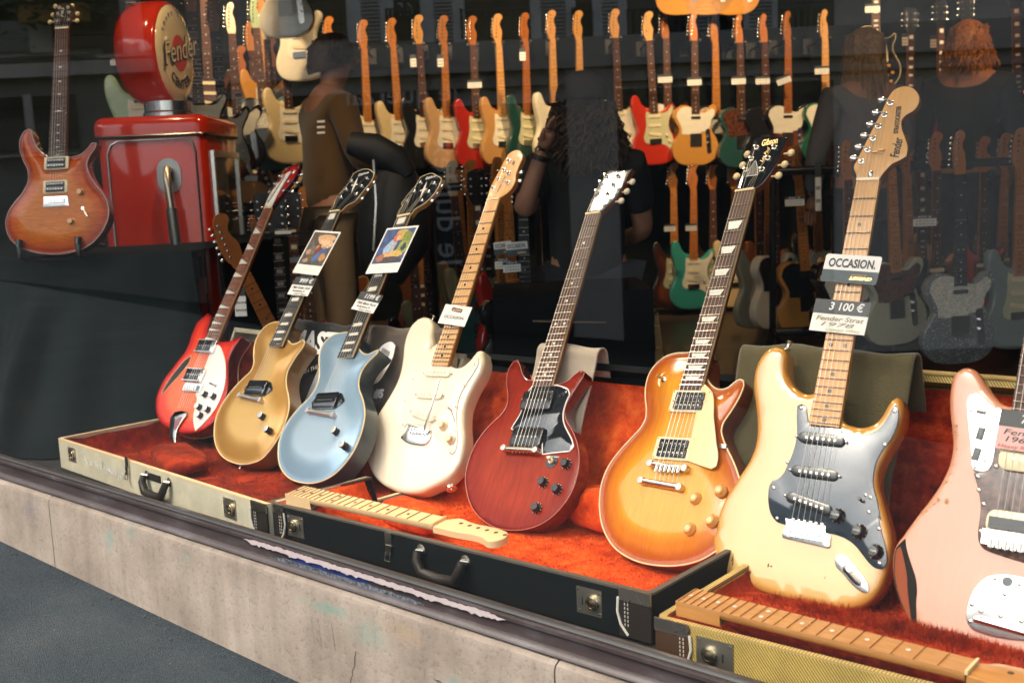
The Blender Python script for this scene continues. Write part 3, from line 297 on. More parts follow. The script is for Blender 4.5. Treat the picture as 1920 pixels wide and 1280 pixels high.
sd=Vector((math.sin(SUN_AZ)*math.cos(SUN_EL),math.cos(SUN_AZ)*math.cos(SUN_EL),math.sin(SUN_EL))); so.rotation_euler=sd.to_track_quat('Z','Y').to_euler(); so.location=(-3,-6,12)
def V(*a): return Vector(a)
def atz(u,v,Z):   # a point Z metres ahead of the viewer's standpoint
    d=cr*((u-960)/FPX)+cu*(-(v-640)/FPX)+cf; return CAM+d*(Z/d.dot(FH))
def basis(o,x,z=UZ):
    x=Vector(x).normalized(); y=z.cross(x); return Matrix(((x.x,y.x,z.x,o[0]),(x.y,y.y,z.y,o[1]),(x.z,y.z,z.z,o[2]),(0,0,0,1)))
# ------------------------------------------------------------------ pavement, plinth, window frame, pane
def zg(x): return -.021-.0617*(x+1.697)
def zst(x): return .2265-.0223*(x+2.94)
def zsl(x): return .2790-.0246*(x+2.93)
asph,ant,ab=newmat('asphalt'); n=noise(ant,3,6); n2=noise(ant,230,4,.7); v=node(ant,'ShaderNodeTexVoronoi'); v.inputs['Scale'].default_value=330; tc=node(ant,'ShaderNodeTexCoord'); L(ant,tc.outputs['Object'],v.inputs['Vector'])
r=ramp(ant,[(.25,[.024,.034,.042]),(.55,[.054,.069,.081]),(.8,[.13,.125,.11])]); mx=node(ant,'ShaderNodeMath',operation='MULTIPLY_ADD'); mx.inputs[1].default_value=.55; L(ant,n2.outputs['Fac'],mx.inputs[0]); m2=node(ant,'ShaderNodeMath',operation='MULTIPLY'); m2.inputs[1].default_value=.5; L(ant,n.outputs['Fac'],m2.inputs[0]); L(ant,m2.outputs[0],mx.inputs[2]); L(ant,mx.outputs[0],r.inputs[0]); L(ant,r.outputs[0],ab.inputs['Base Color']); ab.inputs['Roughness'].default_value=.9; ab.inputs['Specular IOR Level'].default_value=.12
vs_=ramp(ant,[(.0,[.55]*3),(.6,[1]*3),(.93,[1.2]*3),(1.,[3.2,3.1,2.9])]); L(ant,v.outputs['Color'],vs_.inputs[0]); mq=node(ant,'ShaderNodeMix',data_type='RGBA',blend_type='MULTIPLY'); mq.inputs[0].default_value=.85; L(ant,r.outputs[0],mq.inputs[6]); L(ant,vs_.outputs[0],mq.inputs[7]); L(ant,mq.outputs[2],ab.inputs['Base Color'])
hb=node(ant,'ShaderNodeMath',operation='ADD'); L(ant,n2.outputs['Fac'],hb.inputs[0]); L(ant,v.outputs['Distance'],hb.inputs[1]); bump(ant,ab,hb.outputs[0],.9,.0035)
mb=MB(); rr=np.random.RandomState(2)
xs=np.linspace(-40,30,36); ys=[.05,-2.6,-2.6,-60]
for i in range(len(xs)-1):
    a,b=xs[i],xs[i+1]; za,zb=max(-1.2,min(1.2,zg(a))),max(-1.2,min(1.2,zg(b)))
    mb.add([(a,-2.6,za),(b,-2.6,zb),(b,.05,zb),(a,.05,za)],[(0,1,2,3)])
tag(mb.obj('pavement',asph,smooth=0),None,kind='structure')
mb=MB()
for i in range(len(xs)-1):
    a,b=xs[i],xs[i+1]; za,zb=max(-1.2,min(1.2,zg(a)))-.12,max(-1.2,min(1.2,zg(b)))-.12
    mb.add([(a,-70,-1.4),(b,-70,-1.4),(b,-12,-1.4),(a,-12,-1.4),(b,-2.62,zb),(a,-2.62,za)],[(0,1,2,3),(3,2,4,5)]); mb.add([(a,-2.62,za),(b,-2.62,zb),(b,-2.62,zb+.12),(a,-2.62,za+.12)],[(0,1,2,3)])
tag(mb.obj('road',plain('dark_asphalt',[.010,.013,.015],.9,var=.3,scale=5,spec=.03),smooth=0),None,kind='structure')  # road toned dark to weaken its reflection in the pane
# grit along the foot of the wall
mb=MB()
for i in range(150):
    x=rr.uniform(-3.3,-.9); y=-.025-abs(rr.normal(0,.02)); s=rr.uniform(.001,.0045); mb.ball((x,y,zg(x)+s*.3),(s,s*rr.uniform(.6,1),s*.6),6,4)
tag(mb.obj('grit',plain('grit',[.05,.06,.065],.9,var=.4)),'dark gravel crumbs along the foot of the stone wall',kind='stuff')
stone,snt,sb_=newmat('limestone'); n=noise(snt,5,9,.62); n2=noise(snt,95,6,.7); nS=noise(snt,9,5,.6,stretch=(2,1,.1))
r=ramp(snt,[(.3,[.185,.15,.12]),(.5,[.265,.222,.18]),(.7,[.335,.288,.238])]); L(snt,n.outputs['Fac'],r.inputs[0]); cur=r.outputs[0]
r2=ramp(snt,[(.32,[.58,.56,.56]),(.56,[1,1,1])]); L(snt,nS.outputs['Fac'],r2.inputs[0]); mx=node(snt,'ShaderNodeMix',data_type='RGBA',blend_type='MULTIPLY'); mx.inputs[0].default_value=.45; L(snt,cur,mx.inputs[6]); L(snt,r2.outputs[0],mx.inputs[7]); cur=mx.outputs[2]
r2=ramp(snt,[(.37,[.3,.28,.27]),(.45,[1,1,1])]); L(snt,n2.outputs['Fac'],r2.inputs[0]); mx=node(snt,'ShaderNodeMix',data_type='RGBA',blend_type='MULTIPLY'); mx.inputs[0].default_value=.32; L(snt,cur,mx.inputs[6]); L(snt,r2.outputs[0],mx.inputs[7]); cur=mx.outputs[2]
tc=node(snt,'ShaderNodeTexCoord'); nw=noise(snt,14,5)
for (sx,sz,wx,wz,col,am) in [(-2.38,.165,.022,.03,[.13,.25,.22],.5),(-2.28,.195,.02,.02,[.15,.26,.22],.3),(-2.07,.17,.02,.02,[.15,.26,.22],.2),(-1.60,.158,.07,.014,[.10,.23,.19],.6),(-1.5,.13,.05,.03,[.14,.24,.2],.35),(-1.28,.08,.03,.025,[.10,.23,.2],.5),(-1.40,.155,.05,.02,[.3,.2,.09],.3),(-2.75,.17,.05,.04,[.13,.13,.16],.35),(-1.02,.0,.1,.08,[.16,.23,.19],.3)]:
    sbv=node(snt,'ShaderNodeVectorMath',operation='SUBTRACT'); sbv.inputs[1].default_value=(sx,-.02,sz); L(snt,tc.outputs['Object'],sbv.inputs[0]); ml=node(snt,'ShaderNodeVectorMath',operation='MULTIPLY'); ml.inputs[1].default_value=(1/wx,.2,1/wz); L(snt,sbv.outputs[0],ml.inputs[0]); ln=node(snt,'ShaderNodeVectorMath',operation='LENGTH'); L(snt,ml.outputs[0],ln.inputs[0])
    ad=node(snt,'ShaderNodeMath',operation='MULTIPLY_ADD'); ad.inputs[1].default_value=2.6; L(snt,nw.outputs['Fac'],ad.inputs[0]); L(snt,ln.outputs['Value'],ad.inputs[2])
    rm=node(snt,'ShaderNodeMapRange'); rm.inputs['From Min'].default_value=1.6; rm.inputs['From Max'].default_value=2.5; rm.inputs['To Min'].default_value=am; rm.inputs['To Max'].default_value=0; L(snt,ad.outputs[0],rm.inputs[0])
    mx=node(snt,'ShaderNodeMix',data_type='RGBA'); L(snt,rm.outputs[0],mx.inputs[0]); L(snt,cur,mx.inputs[6]); mx.inputs[7].default_value=rgb(col); cur=mx.outputs[2]
L(snt,cur,sb_.inputs['Base Color']); sb_.inputs['Roughness'].default_value=.8; hb=node(snt,'ShaderNodeMath',operation='ADD'); L(snt,n.outputs['Fac'],hb.inputs[0]); L(snt,n2.outputs['Fac'],hb.inputs[1]); bump(snt,sb_,hb.outputs[0],.35,.006)
wall=empty('stone_plinth',Matrix.Translation((-2,-.0,0)),'low beige limestone wall with green stains under the shop window','wall')
def stone_block(x0,x1,name='stone_block'):
    mb=MB(); N=max(2,int((x1-x0)/.03)); rr=np.random.RandomState(int(abs(x0)*100)); ch=rr.uniform(0,1,N+1)
    prof=lambda x,k:[(-.018,-.6),(-.018,zst(x)-.014-k),(-.0145,zst(x)-.005-k*.5),(-.006,zst(x)-.0005),(.012,zst(x)),(.012,-.6)]
    vs=[];fs=[]
    for i in range(N+1):
        x=x0+(x1-x0)*i/N; k=.006*max(0,ch[i]-.8)/.2+.0015*ch[i]
        vs+=[(x,y,z) for y,z in prof(x,k)]
    m=6
    for i in range(N):
        for j in range(m-1): fs.append((i*m+j,(i+1)*m+j,(i+1)*m+j+1,i*m+j+1))
    fs.append(tuple(range(m))); fs.append(tuple(N*m+j for j in range(m))[::-1]); mb.add(vs,fs)
    o=mb.obj(name,stone,smooth=30); o.parent=wall; o.matrix_parent_inverse=wall.matrix_world.inverted(); return o
edges=[-9,-4.1,-2.655,-1.06,.35,1.8]
for a,b in zip(edges,edges[1:]): stone_block(a+.0016,b-.0016)
mb=MB(); mb.box((-9,-.012,-.6),(1.8,.011,.02)); mb.box((-9,-.0155,.02),(1.8,.011,.15)); o=mb.obj('mortar_bed',plain('mortar',[.08,.07,.06],.9),smooth=0); o.parent=wall; o.matrix_parent_inverse=wall.matrix_world.inverted()
# scribbled marks and a crack on the wall face
mb=MB(); rr=np.random.RandomState(11)
def stroke(pts,w):
    for a,b in zip(pts,pts[1:]):
        a=np.array(a);b=np.array(b); d=b-a; nrm=np.array([-d[1],d[0]])/(np.linalg.norm(d)+1e-9)*w*rr.uniform(.4,1.); y=-.0187
        mb.add([(a[0]-nrm[0],y,a[1]-nrm[1]),(b[0]-nrm[0],y,b[1]-nrm[1]),(b[0]+nrm[0],y,b[1]+nrm[1]),(a[0]+nrm[0],y,a[1]+nrm[1])],[(0,1,2,3)])
for k in range(13):
    x=rr.uniform(-1.34,-1.03); z=rr.uniform(.06,.13); h=rr.uniform(.02,.07); p=[(x,z)]
    for i in range(7): p.append((p[-1][0]+rr.normal(.001,.004),p[-1][1]-h/7))
    stroke(p,.0009)
    if k%2:
        q=[(x+.004,z-.004)]
        for i in range(8): q.append((q[-1][0]+.006*math.cos(i*.4),q[-1][1]+.003*math.sin(i*.9+k)))
        stroke(q,.0012)
for (x,z) in[(-1.66,.10),(-1.64,.1),(-1.6,.1)]: stroke([(x,z+.03),(x+.003,z+.01),(x+.006,z-.025)],.0005)
o=mb.obj('graffiti',plain('faded_pen',[.06,.075,.08],.8),smooth=0); o.parent=wall; o.matrix_parent_inverse=wall.matrix_world.inverted()
mb=MB(); p=[(-1.535,.09)]
while p[-1][1]>-.06: p.append((p[-1][0]-rr.uniform(.0,.006),p[-1][1]-rr.uniform(.004,.012)))
stroke(p,.0011); o=mb.obj('crack',plain('crack_dark',[.05,.04,.035],.9),smooth=0); o.parent=wall; o.matrix_parent_inverse=wall.matrix_world.inverted()
# window frame
fp,fnt,fb=newmat('brown_frame_paint'); n=noise(fnt,30,8,.7); nx=noise(fnt,6,6,.65,stretch=(1,3,3)); r=ramp(fnt,[(.3,[.03,.022,.022]),(.52,[.052,.04,.04]),(.62,[.075,.068,.072]),(.74,[.16,.155,.165])]); L(fnt,nx.outputs['Fac'],r.inputs[0]); r2=ramp(fnt,[(.66,[1,1,1]),(.72,[2.4,2.4,2.6])]); L(fnt,n.outputs['Fac'],r2.inputs[0]); mx=node(fnt,'ShaderNodeMix',data_type='RGBA',blend_type='MULTIPLY'); mx.inputs[0].default_value=.6; L(fnt,r.outputs[0],mx.inputs[6]); L(fnt,r2.outputs[0],mx.inputs[7]); L(fnt,mx.outputs[2],fb.inputs['Base Color']); fb.inputs['Roughness'].default_value=.42; bump(fnt,fb,n.outputs['Fac'],.3,.003)
frm=empty('window_frame',Matrix.Translation((-2,0,.25)),'chipped dark brown window frame rail above the stone wall','window frame')
def strip(name,prof,mat,x0=-9,x1=1.8,N=90,parent=frm,jit=0):
    mb=MB(); vs=[];fs=[]
    for i in range(N+1):
        x=x0+(x1-x0)*i/N; vs+=[(x,y,z) for y,z in prof(x)]
    m=len(prof(0))
    for i in range(N):
        for j in range(m-1): fs.append((i*m+j,(i+1)*m+j,(i+1)*m+j+1,i*m+j+1))
    mb.add(vs,fs); o=mb.obj(name,mat,smooth=50); o.parent=parent; o.matrix_parent_inverse=parent.matrix_world.inverted(); return o
strip('bottom_rail',lambda x:[(.03,zst(x)+.001),(-.004,zst(x)+.001),(-.009,zst(x)+.006),(-.006,zst(x)+.012),(.002,zst(x)+.016),(.004,zsl(x)-.016),(.002,zsl(x)-.012),(-.002,zsl(x)-.009),(-.002,zsl(x)-.003),(.003,zsl(x)),(.03,zsl(x)+.001)],fp)
strip('rubber_seal',lambda x:[(.0025,zsl(x)+.0012),(-.001,zsl(x)+.004),(.0015,zsl(x)+.008),(.006,zsl(x)+.009)],plain('rubber',[.012,.014,.016],.5))
# peeled paint along the rail
def flake(name,f0,f1,mat,x0,x1,N,yo):
    mb=MB(); rr=np.random.RandomState(N); vs=[];fs=[]
    for i in range(N+1):
        x=x0+(x1-x0)*i/N; e=min(1,min(i,N-i)/6); a=f0(x)+rr.uniform(-.0012,.0012)-(0 if rr.rand()>.12 else .003); b=f1(x)+rr.uniform(-.0015,.0015); c=(a+b)/2
        vs+=[(x,yo(c+(a-c)*e),c+(a-c)*e),(x,yo(c+(b-c)*e),c+(b-c)*e)]
    for i in range(N): fs.append((2*i,2*i+2,2*i+3,2*i+1))
    mb.add(vs,fs); o=mb.obj(name,mat,smooth=0); o.parent=frm; o.matrix_parent_inverse=frm.matrix_world.inverted()
flake('bare_paint_strip',lambda x:zsl(x)-.0145,lambda x:zsl(x)-.0045,plain('lilac_primer',[.42,.36,.36],.7,var=.1,scale=60),-1.88,-1.17,110,lambda z:-.0032)
flake('blue_paint_patch',lambda x:zsl(x)-.032,lambda x:zsl(x)-.017,plain('old_blue_paint',[.018,.032,.15],.5,var=.5,scale=60),-1.74,-1.50,46,lambda z:-.0002+.003)
flake('grey_paint_patch',lambda x:zst(x)+.0135,lambda x:zst(x)+.024,plain('blue_grey_paint',[.09,.105,.125],.6,var=1.,scale=130),-1.80,-1.36,60,lambda z:.0005)
# posts and head of the frame, outside of the picture
for x in(-8.9,1.75):
    mb=MB(); mb.box((x-.05,-.02,.3),(x+.05,.06,2.7)); o=mb.obj('side_post',fp,smooth=0); o.parent=frm; o.matrix_parent_inverse=frm.matrix_world.inverted()
# the pane: clear glass with its mirror share by the angle of view
gm=bpy.data.materials.new('window_glass'); gm.use_nodes=True; gn=gm.node_tree; gn.nodes.clear(); go=gn.nodes.new('ShaderNodeOutputMaterial'); tr=gn.nodes.new('ShaderNodeBsdfTransparent'); tr.inputs[0].default_value=(.99,.997,.99,1); gl=gn.nodes.new('ShaderNodeBsdfGlossy'); gl.inputs['Roughness'].default_value=.0
ge=gn.nodes.new('ShaderNodeNewGeometry'); dt=gn.nodes.new('ShaderNodeVectorMath'); dt.operation='DOT_PRODUCT'; L(gn,ge.outputs['Incoming'],dt.inputs[0]); L(gn,ge.outputs['Normal'],dt.inputs[1])
def mth(op,a,b=None):
    x=gn.nodes.new('ShaderNodeMath'); x.operation=op
    for i,q in enumerate((a,b)):
        if q is None: continue
        if isinstance(q,(int,float)): x.inputs[i].default_value=q
        else: L(gn,q,x.inputs[i])
    return x.outputs[0]
fr=mth('ADD',mth('MULTIPLY',mth('POWER',mth('SUBTRACT',1.,mth('ABSOLUTE',dt.outputs['Value'])),5.),.93),.058)
ms=gn.nodes.new('ShaderNodeMixShader'); L(gn,fr,ms.inputs[0]); L(gn,tr.outputs[0],ms.inputs[1]); L(gn,gl.outputs[0],ms.inputs[2]); L(gn,ms.outputs[0],go.inputs[0])
mb=MB(); mb.box((-8.85,.008,.19),(1.7,.016,2.68)); pane=mb.obj('window_pane',gm,smooth=0); tag(pane,'large clear shop window pane mirroring the facade across the street','window')
# ------------------------------------------------------------------ shop shell
dark=plain('dark_wall_paint',[.03,.033,.033],.6); ceilm=plain('ceiling_paint',[.06,.06,.058],.8); fac=plain('facade_stone',[.34,.32,.29],.85,var=.12,scale=3)
slat=stripes('slat_wall',[.012,.014,.014],[.035,.038,.037],1,(0,R(90),0))
B0=CAM+FH*8.0; 
def bw(s,z,dz=0): p=B0+RH*s-FH*dz; return (p.x,p.y,z)
pl=[bw(-4.6,0),bw(4.9,0)]
mb=MB()
H=[0+.0]+[.16*i for i in range(1,19)]
for a,b in zip(H,H[1:]):
    q=[bw(-4.6,a+.002),bw(4.9,a+.002),bw(4.9,b-.002),bw(-4.6,b-.002)]; q2=[bw(-4.6,a+.002,.006),bw(4.9,a+.002,.006),bw(4.9,b-.002,.006),bw(-4.6,b-.002,.006)]
    mb.add(q+q2,[(4,5,6,7),(0,1,5,4),(2,3,7,6)])
mb.add([bw(-4.6,0,-.05),bw(4.9,0,-.05),bw(4.9,2.95,-.05),bw(-4.6,2.95,-.05)],[(0,1,2,3)])
tag(mb.obj('slatted_wall',plain('slat_board',[.006,.008,.008],.9,var=.15,scale=6,spec=.03),smooth=0),'dark slatted back wall of the shop behind the hanging guitars','wall')
c0=bw(-4.6,0,-.05); c1=bw(4.9,0,-.05)
def wallq(name,a,b,z0,z1,mat,label):
    mb=MB(); d=(Vector(b)-Vector(a)); n=UZ.cross(d).normalized()*.1; a=Vector(a);b=Vector(b)
    mb.hexa([(a.x,a.y,z0),(b.x,b.y,z0),(b.x+n.x,b.y+n.y,z0),(a.x+n.x,a.y+n.y,z0),(a.x,a.y,z1),(b.x,b.y,z1),(b.x+n.x,b.y+n.y,z1),(a.x+n.x,a.y+n.y,z1)]); return tag(mb.obj(name,mat,smooth=0),label,'wall')
wallq('shop_wall',(-9.05,.16,0),(c0[0]-.12,c0[1]+.1,0),-.05,2.95,dark,'dark side wall of the shop at the far left')
wallq('shop_wall',(c1[0]+.1,c1[1],0),(2.05,c1[1],0),-.05,2.95,dark,'dark rear wall of the shop beyond the right edge')
wallq('shop_wall',(2.,.16,0),(2.,c1[1],0),-.05,2.95,dark,'dark side wall of the shop on the right')
mb=MB(); mb.box((-10.5,-.05,2.9),(2.3,9.5,3.0)); tag(mb.obj('ceiling',ceilm,smooth=0),None,kind='structure')
mb=MB(); mb.box((-10.5,-.06,2.68),(2.3,.14,6.5)); mb.box((-10.5,-.06,.35),(-8.95,.14,2.68)); mb.box((1.8,-.06,-.3),(2.3,.14,2.68)); tag(mb.obj('shop_building',fac,smooth=0),'pale stone front of the shop building above the window','building')
fl=wood('floor_boards',[.05,.03,.02],[.10,.065,.042],3,(1,9,9),.45,.2); mb=MB(); mb.box((-10.5,.2,-.1),(2.3,9.5,0)); tag(mb.obj('shop_floor',fl,smooth=0),None,kind='structure')
mb=MB(); mb.box((-8.9,.02,.02),(1.7,1.0,.2)); tag(mb.obj('display_platform',plain('black_felt',[.012,.014,.015],.9,bmp=.4),smooth=0),'low black felt platform behind the window carrying the open cases','platform')
# unseen awning added over the window to block the high sky from glossy guitars
aw=empty('added_awning',Matrix.Translation((-3,-.06,2.95)),'dark canvas awning added unseen above the window to block the high sky','awning'); mb=MB(); mb.hexa([(-6,-.85,-.22),(4.8,-.85,-.22),(4.8,0,.08),(-6,0,.08),(-6,-.85,-.2),(4.8,-.85,-.2),(4.8,0,.1),(-6,0,.1)]); mb.box((-6,-.856,-.4),(4.8,-.85,-.2)); mb.obj('canvas',plain('added_awning_canvas',[.05,.015,.012],.9),aw,smooth=0)
# unseen ceiling spots: mostly inferred from the warm interior light, a few added
def spot(p,target,e,ang=70,col=(1,.72,.42)):
    p=Vector(p); d=(Vector(target)-p).normalized(); 
    if not hasattr(spot,'me'):
        mb=MB(); mb.lathe([(.02,.12),(.05,.12),(.055,.10),(.055,-.06),(.05,-.06),(.045,.05),(.001,.052)],n=18); spot.me=mb.mesh('spot_lamp',40); spot.me.materials.append(plain('lamp_black',[.02,.02,.02],.4))
    o=link('spot_lamp',spot.me,None); o.matrix_world=Matrix.Translation(p)@rot_to(-d); tag(o,'black ceiling spot lamp, unseen above the frame','lamp','ceiling spot lamps')
    l=bpy.data.lights.new('spot_light','SPOT'); l.energy=e; l.spot_size=R(ang); l.spot_blend=.7; l.color=col; l.shadow_soft_size=.05; lo=bpy.data.objects.new('spot_light',l); C.objects.link(lo); lo.matrix_world=Matrix.Translation(p+d*.07)@(-d).to_track_quat('Z','Y').to_matrix().to_4x4()
for s in(-2.9,-1.7,-.5,.7,1.9,3.1):
    p=B0+RH*s-FH*1.9; t=B0+RH*s; spot((p.x,p.y,2.7),(t.x,t.y,1.35),SPOTW,75)
for s in(-1.6,.2,1.8):
    p=CAM+FH*3.9+RH*s; t=CAM+FH*5.2+RH*(s+.1); spot((p.x,p.y,2.7),(t.x,t.y,.9),SPOTM,75)
pq=atz(1812,110,6.3); spot((pq.x-FH.x*1.3+RH.x*.5,pq.y-FH.y*1.3+RH.y*.5,2.7),(pq.x,pq.y,1.6),26,26,(1,.5,.2))  # narrow spot added only to brighten the orange hair
spot((-2.7,1.15,2.62),(-3.75,1.45,1.35),28,50)  # added spot that brightens the globe face and the pump
spot((-3.0,.37,2.62),(-1.9,.65,.75),45,60,(1,.85,.65))  # added spot, placed so the cherry guitar's headstock catches a glint
for x in(-3.5,-2.5,-1.7,-.8): spot((x,.75,2.62),(x+.05,.45,.5),SPOTF*.85,62,(1,.78,.52))
# ------------------------------------------------------------------ the street's other side, mirrored in the pane
def mir(p): return Vector((p.x,-p.y,p.z))
FX=Vector((-RH.x,RH.y,0)); FN=Vector((FH.x,-FH.y,0))     # along the facade, and away from the shop
def fpt(u,v,Z=14.): return mir(atz(u,v,Z))
F0=mir(CAM+FH*14); F0=Vector((F0.x,F0.y+2*0,0))
MF=Matrix(((FX.x,FN.x,0,F0.x),(FX.y,FN.y,0,F0.y),(0,0,1,0),(0,0,0,1)))   # local x along, y away, z up
MFi=MF.inverted()
def fs(u,v): q=MFi@fpt(u,v); return q.x,q.z
def fbuild(name,mat,label,cat): o=empty(name,MF.copy(),label,cat); return o
bld=fbuild('apartment_building',None,'grey apartment building across the street mirrored in the window, with louvred shutters','building')
def fbox(name,mat,u0,v0,u1,v1,y0,y1,parent,mesh=None):
    a=fs(u0,v1); b=fs(u1,v0); mb=mesh or MB(); mb.box((min(a[0],b[0]),y0,a[1]),(max(a[0],b[0]),y1,b[1]))
    if mesh is None: return mb.obj(name,mat,parent,smooth=0)
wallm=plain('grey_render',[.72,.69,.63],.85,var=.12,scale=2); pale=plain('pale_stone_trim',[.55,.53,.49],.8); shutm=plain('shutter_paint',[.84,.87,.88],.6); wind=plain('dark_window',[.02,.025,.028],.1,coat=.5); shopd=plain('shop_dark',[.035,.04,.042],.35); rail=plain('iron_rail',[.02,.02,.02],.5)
mb=MB(); mb.box((-12,0,-1.6),(14,6,6.2)); mb.obj('wall',wallm,bld,smooth=0)
fbox('cornice',pale,330,84,2100,108,-.25,-.002,bld); fbox('cornice',pale,330,112,2100,118,-.12,-.003,bld)
WIN=[(555,650),(722,788),(857,992),(1068,1108),(1166,1288),(1342,1388),(1452,1560)]
for a,b in WIN:
    o=fbox('window',wind,a,-260,b,78,-.03,-.004,bld); mb=MB(); 
    for k in range(9): u=a+(b-a)*(k+.5)/9; fbox(None,None,u-1,20,u+1,76,-.16,-.15,None,mb)
    fbox(None,None,a,17,b,22,-.17,-.14,None,mb); mb.obj('balcony_rail',rail,o,smooth=0)
for a,b in((652,720),(790,855),(994,1066),(1110,1164),(1290,1340),(1390,1450)):
    o=fbox('shutter',plain('shutter_shadow_board',[.28,.29,.29],.7),a,-260,b,82,-.05,-.004,bld); mb=MB()
    for k in range(46): v=-250+k*7.2; fbox(None,None,a+7,v,b-7,v+4.2,-.085,-.05,None,mb)
    fbox(None,None,a,-260,a+6,82,-.09,-.05,None,mb); fbox(None,None,b-6,-260,b,82,-.09,-.05,None,mb)
    mb.obj('louvres',shutm,o,smooth=0)
for a,b,c,d in((380,150,830,700),(862,190,1070,700),(1156,150,1560,700)): fbox('shop_window',shopd,a,b,c,d,-.03,-.005,bld)
fbox('pilaster',pale,1078,120,1149,720,-.18,-.006,bld); fbox('sign_board',plain('sign_board_dark',[.06,.065,.068],.5),640,150,850,205,-.10,-.031,bld)
def fword(t,size,u,v,mat,rot=0,y=-.104):
    a=fs(u,v); return text(t,size,mat,bld,Matrix(((1,0,0,a[0]),(0,0,-1,y),(0,1,0,a[1]),(0,0,0,1)))@Matrix.Rotation(R(rot),4,'Z'))
sgn=plain('sign_letters',[.88,.88,.86],.5)
fword('le quetzal',.36,752,178,sgn); fword('le duplex',.42,836,380,sgn,90,-.2); fword('65',.22,757,20,plain('plate_letters',[.5,.55,.6],.5),0,-.045); fbox('number_plate',plain('number_plate_blue',[.04,.05,.08],.4),738,10,776,31,-.04,-.005,bld)
fbox('banner',plain('banner_dark',[.05,.055,.06],.6),815,280,858,500,-.19,-.15,bld)
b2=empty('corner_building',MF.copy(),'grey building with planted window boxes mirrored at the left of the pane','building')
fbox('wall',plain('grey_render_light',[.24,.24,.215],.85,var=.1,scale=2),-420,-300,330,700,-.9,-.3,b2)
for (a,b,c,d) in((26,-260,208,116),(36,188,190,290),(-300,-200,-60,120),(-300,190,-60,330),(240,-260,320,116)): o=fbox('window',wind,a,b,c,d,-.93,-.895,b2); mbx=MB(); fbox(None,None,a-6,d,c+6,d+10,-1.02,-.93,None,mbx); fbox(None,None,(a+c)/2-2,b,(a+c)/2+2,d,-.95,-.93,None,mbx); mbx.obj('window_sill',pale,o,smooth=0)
fbox('ledge',pale,-420,150,330,160,-1.05,-.9,b2)
def planter(u,v,w,n,seed):
    a=fs(u,v); o=empty('window_box',MF@Matrix.Translation((a[0],-1.2,a[1])),'yellow window box under a dark mirrored window' if seed==1 else 'window box overgrown with a dark green bush in the mirrored facade','planter'); mb=MB(); mb.box((-w/2,-.1,-.1),(w/2,.1,.08)); mb.obj('box',plain('ochre_box',[.35,.2,.05],.7),o,smooth=0)
    rr=np.random.RandomState(seed); mb=MB()
    for i in range(n):
        c=rr.normal(0,1,3)*(w*.36,.12,w*.22)+(0,0,w*.25); s=rr.uniform(.03,.07); a1=rr.uniform(0,6.28); t=Vector((math.cos(a1),math.sin(a1),rr.uniform(-.5,.5)))*s; q=Vector((-math.sin(a1)*.4,math.cos(a1)*.4,.5))*s*.6; c=Vector(c); mb.add([c-t,c+q,c+t,c-q],[(0,1,2,3)])
    mb.obj('foliage',plain('leaf_green',[.03,.07,.025],.6,var=.5,scale=8),o,smooth=0)
planter(44,36,.34,60,1); planter(172,52,.72,900,2)
# ------------------------------------------------------------------ the guitars of the display
def F_(D,key): d=D[key]; return frame(d['o'],d['x'],d['y'],d['n'])
def rot_to(v):
    return Vector((0,0,1)).rotation_difference(Vector(v)).to_matrix().to_4x4()
KNOBS={}
def knob(kind,p,z,root,rot=0,name='control_knob'):
    prof={'black':[(11.5,0),(11.8,2),(10.8,4),(9.6,5),(9,13),(8,14.5),(0.1,14.6)],'amber':[(12.5,0),(12.5,4),(11,6),(9,11),(8.3,12),(6,12),(5.5,11.2),(.1,11.2)],'chrome':[(10,0),(10,2),(9.2,3),(9.2,14),(8.5,15.5),(.1,15.6)],'strat':[(13,0),(13,2),(10.5,4.5),(9.2,6),(8.5,14),(7.6,15.5),(.1,15.8)],'lamp':[(13,0),(13,2),(9.5,5),(9.5,13),(8.5,15),(.1,15.2)]}
    m={'black':blackp,'amber':amber,'chrome':blackp,'strat':blackp,'cream':creamp,'lamp':amber}[kind]
    key=kind
    if key not in KNOBS:
        mb=MB(); pr=prof['strat' if kind=='cream' else kind]; mb.lathe([(r*.001,h*.001) for r,h in pr],n=24); KNOBS[key]=mb.mesh('control_knob',35)
        KNOBS[key].materials.append(m)
    o=link(name,KNOBS[key],None,root); o.matrix_local=loc2(p,z)
    if kind=='chrome':
        mb=MB(); mb.lathe([(.0095,.0157),(.0085,.0166),(.0001,.0168)],n=20); c=mb.obj('knob_cap',barm,o)
    if kind in('strat','black'):
        mb=MB()
        for k in range(10):
            a=R(36*k+20); c_,s_=math.cos(a),math.sin(a); mb.hexa([(c_*r-s_*w,s_*r+c_*w,z_) for z_,r0 in((.0021,0),) for r,w in((.0108,-.0005),(.0126,-.0005),(.0126,.0005),(.0108,.0005))]+[(c_*r-s_*w,s_*r+c_*w,.0032 if r<.0115 else .0026) for r,w in((.0108,-.0005),(.0126,-.0005),(.0126,.0005),(.0108,.0005))])
        mb.obj('knob_marks',inkW,o)
    if kind=='amber':
        mb=MB(); mb.lathe([(.0054,.0113),(.005,.0119),(.0001,.012)],n=18); mb.obj('knob_cap',brass,o)
    return o
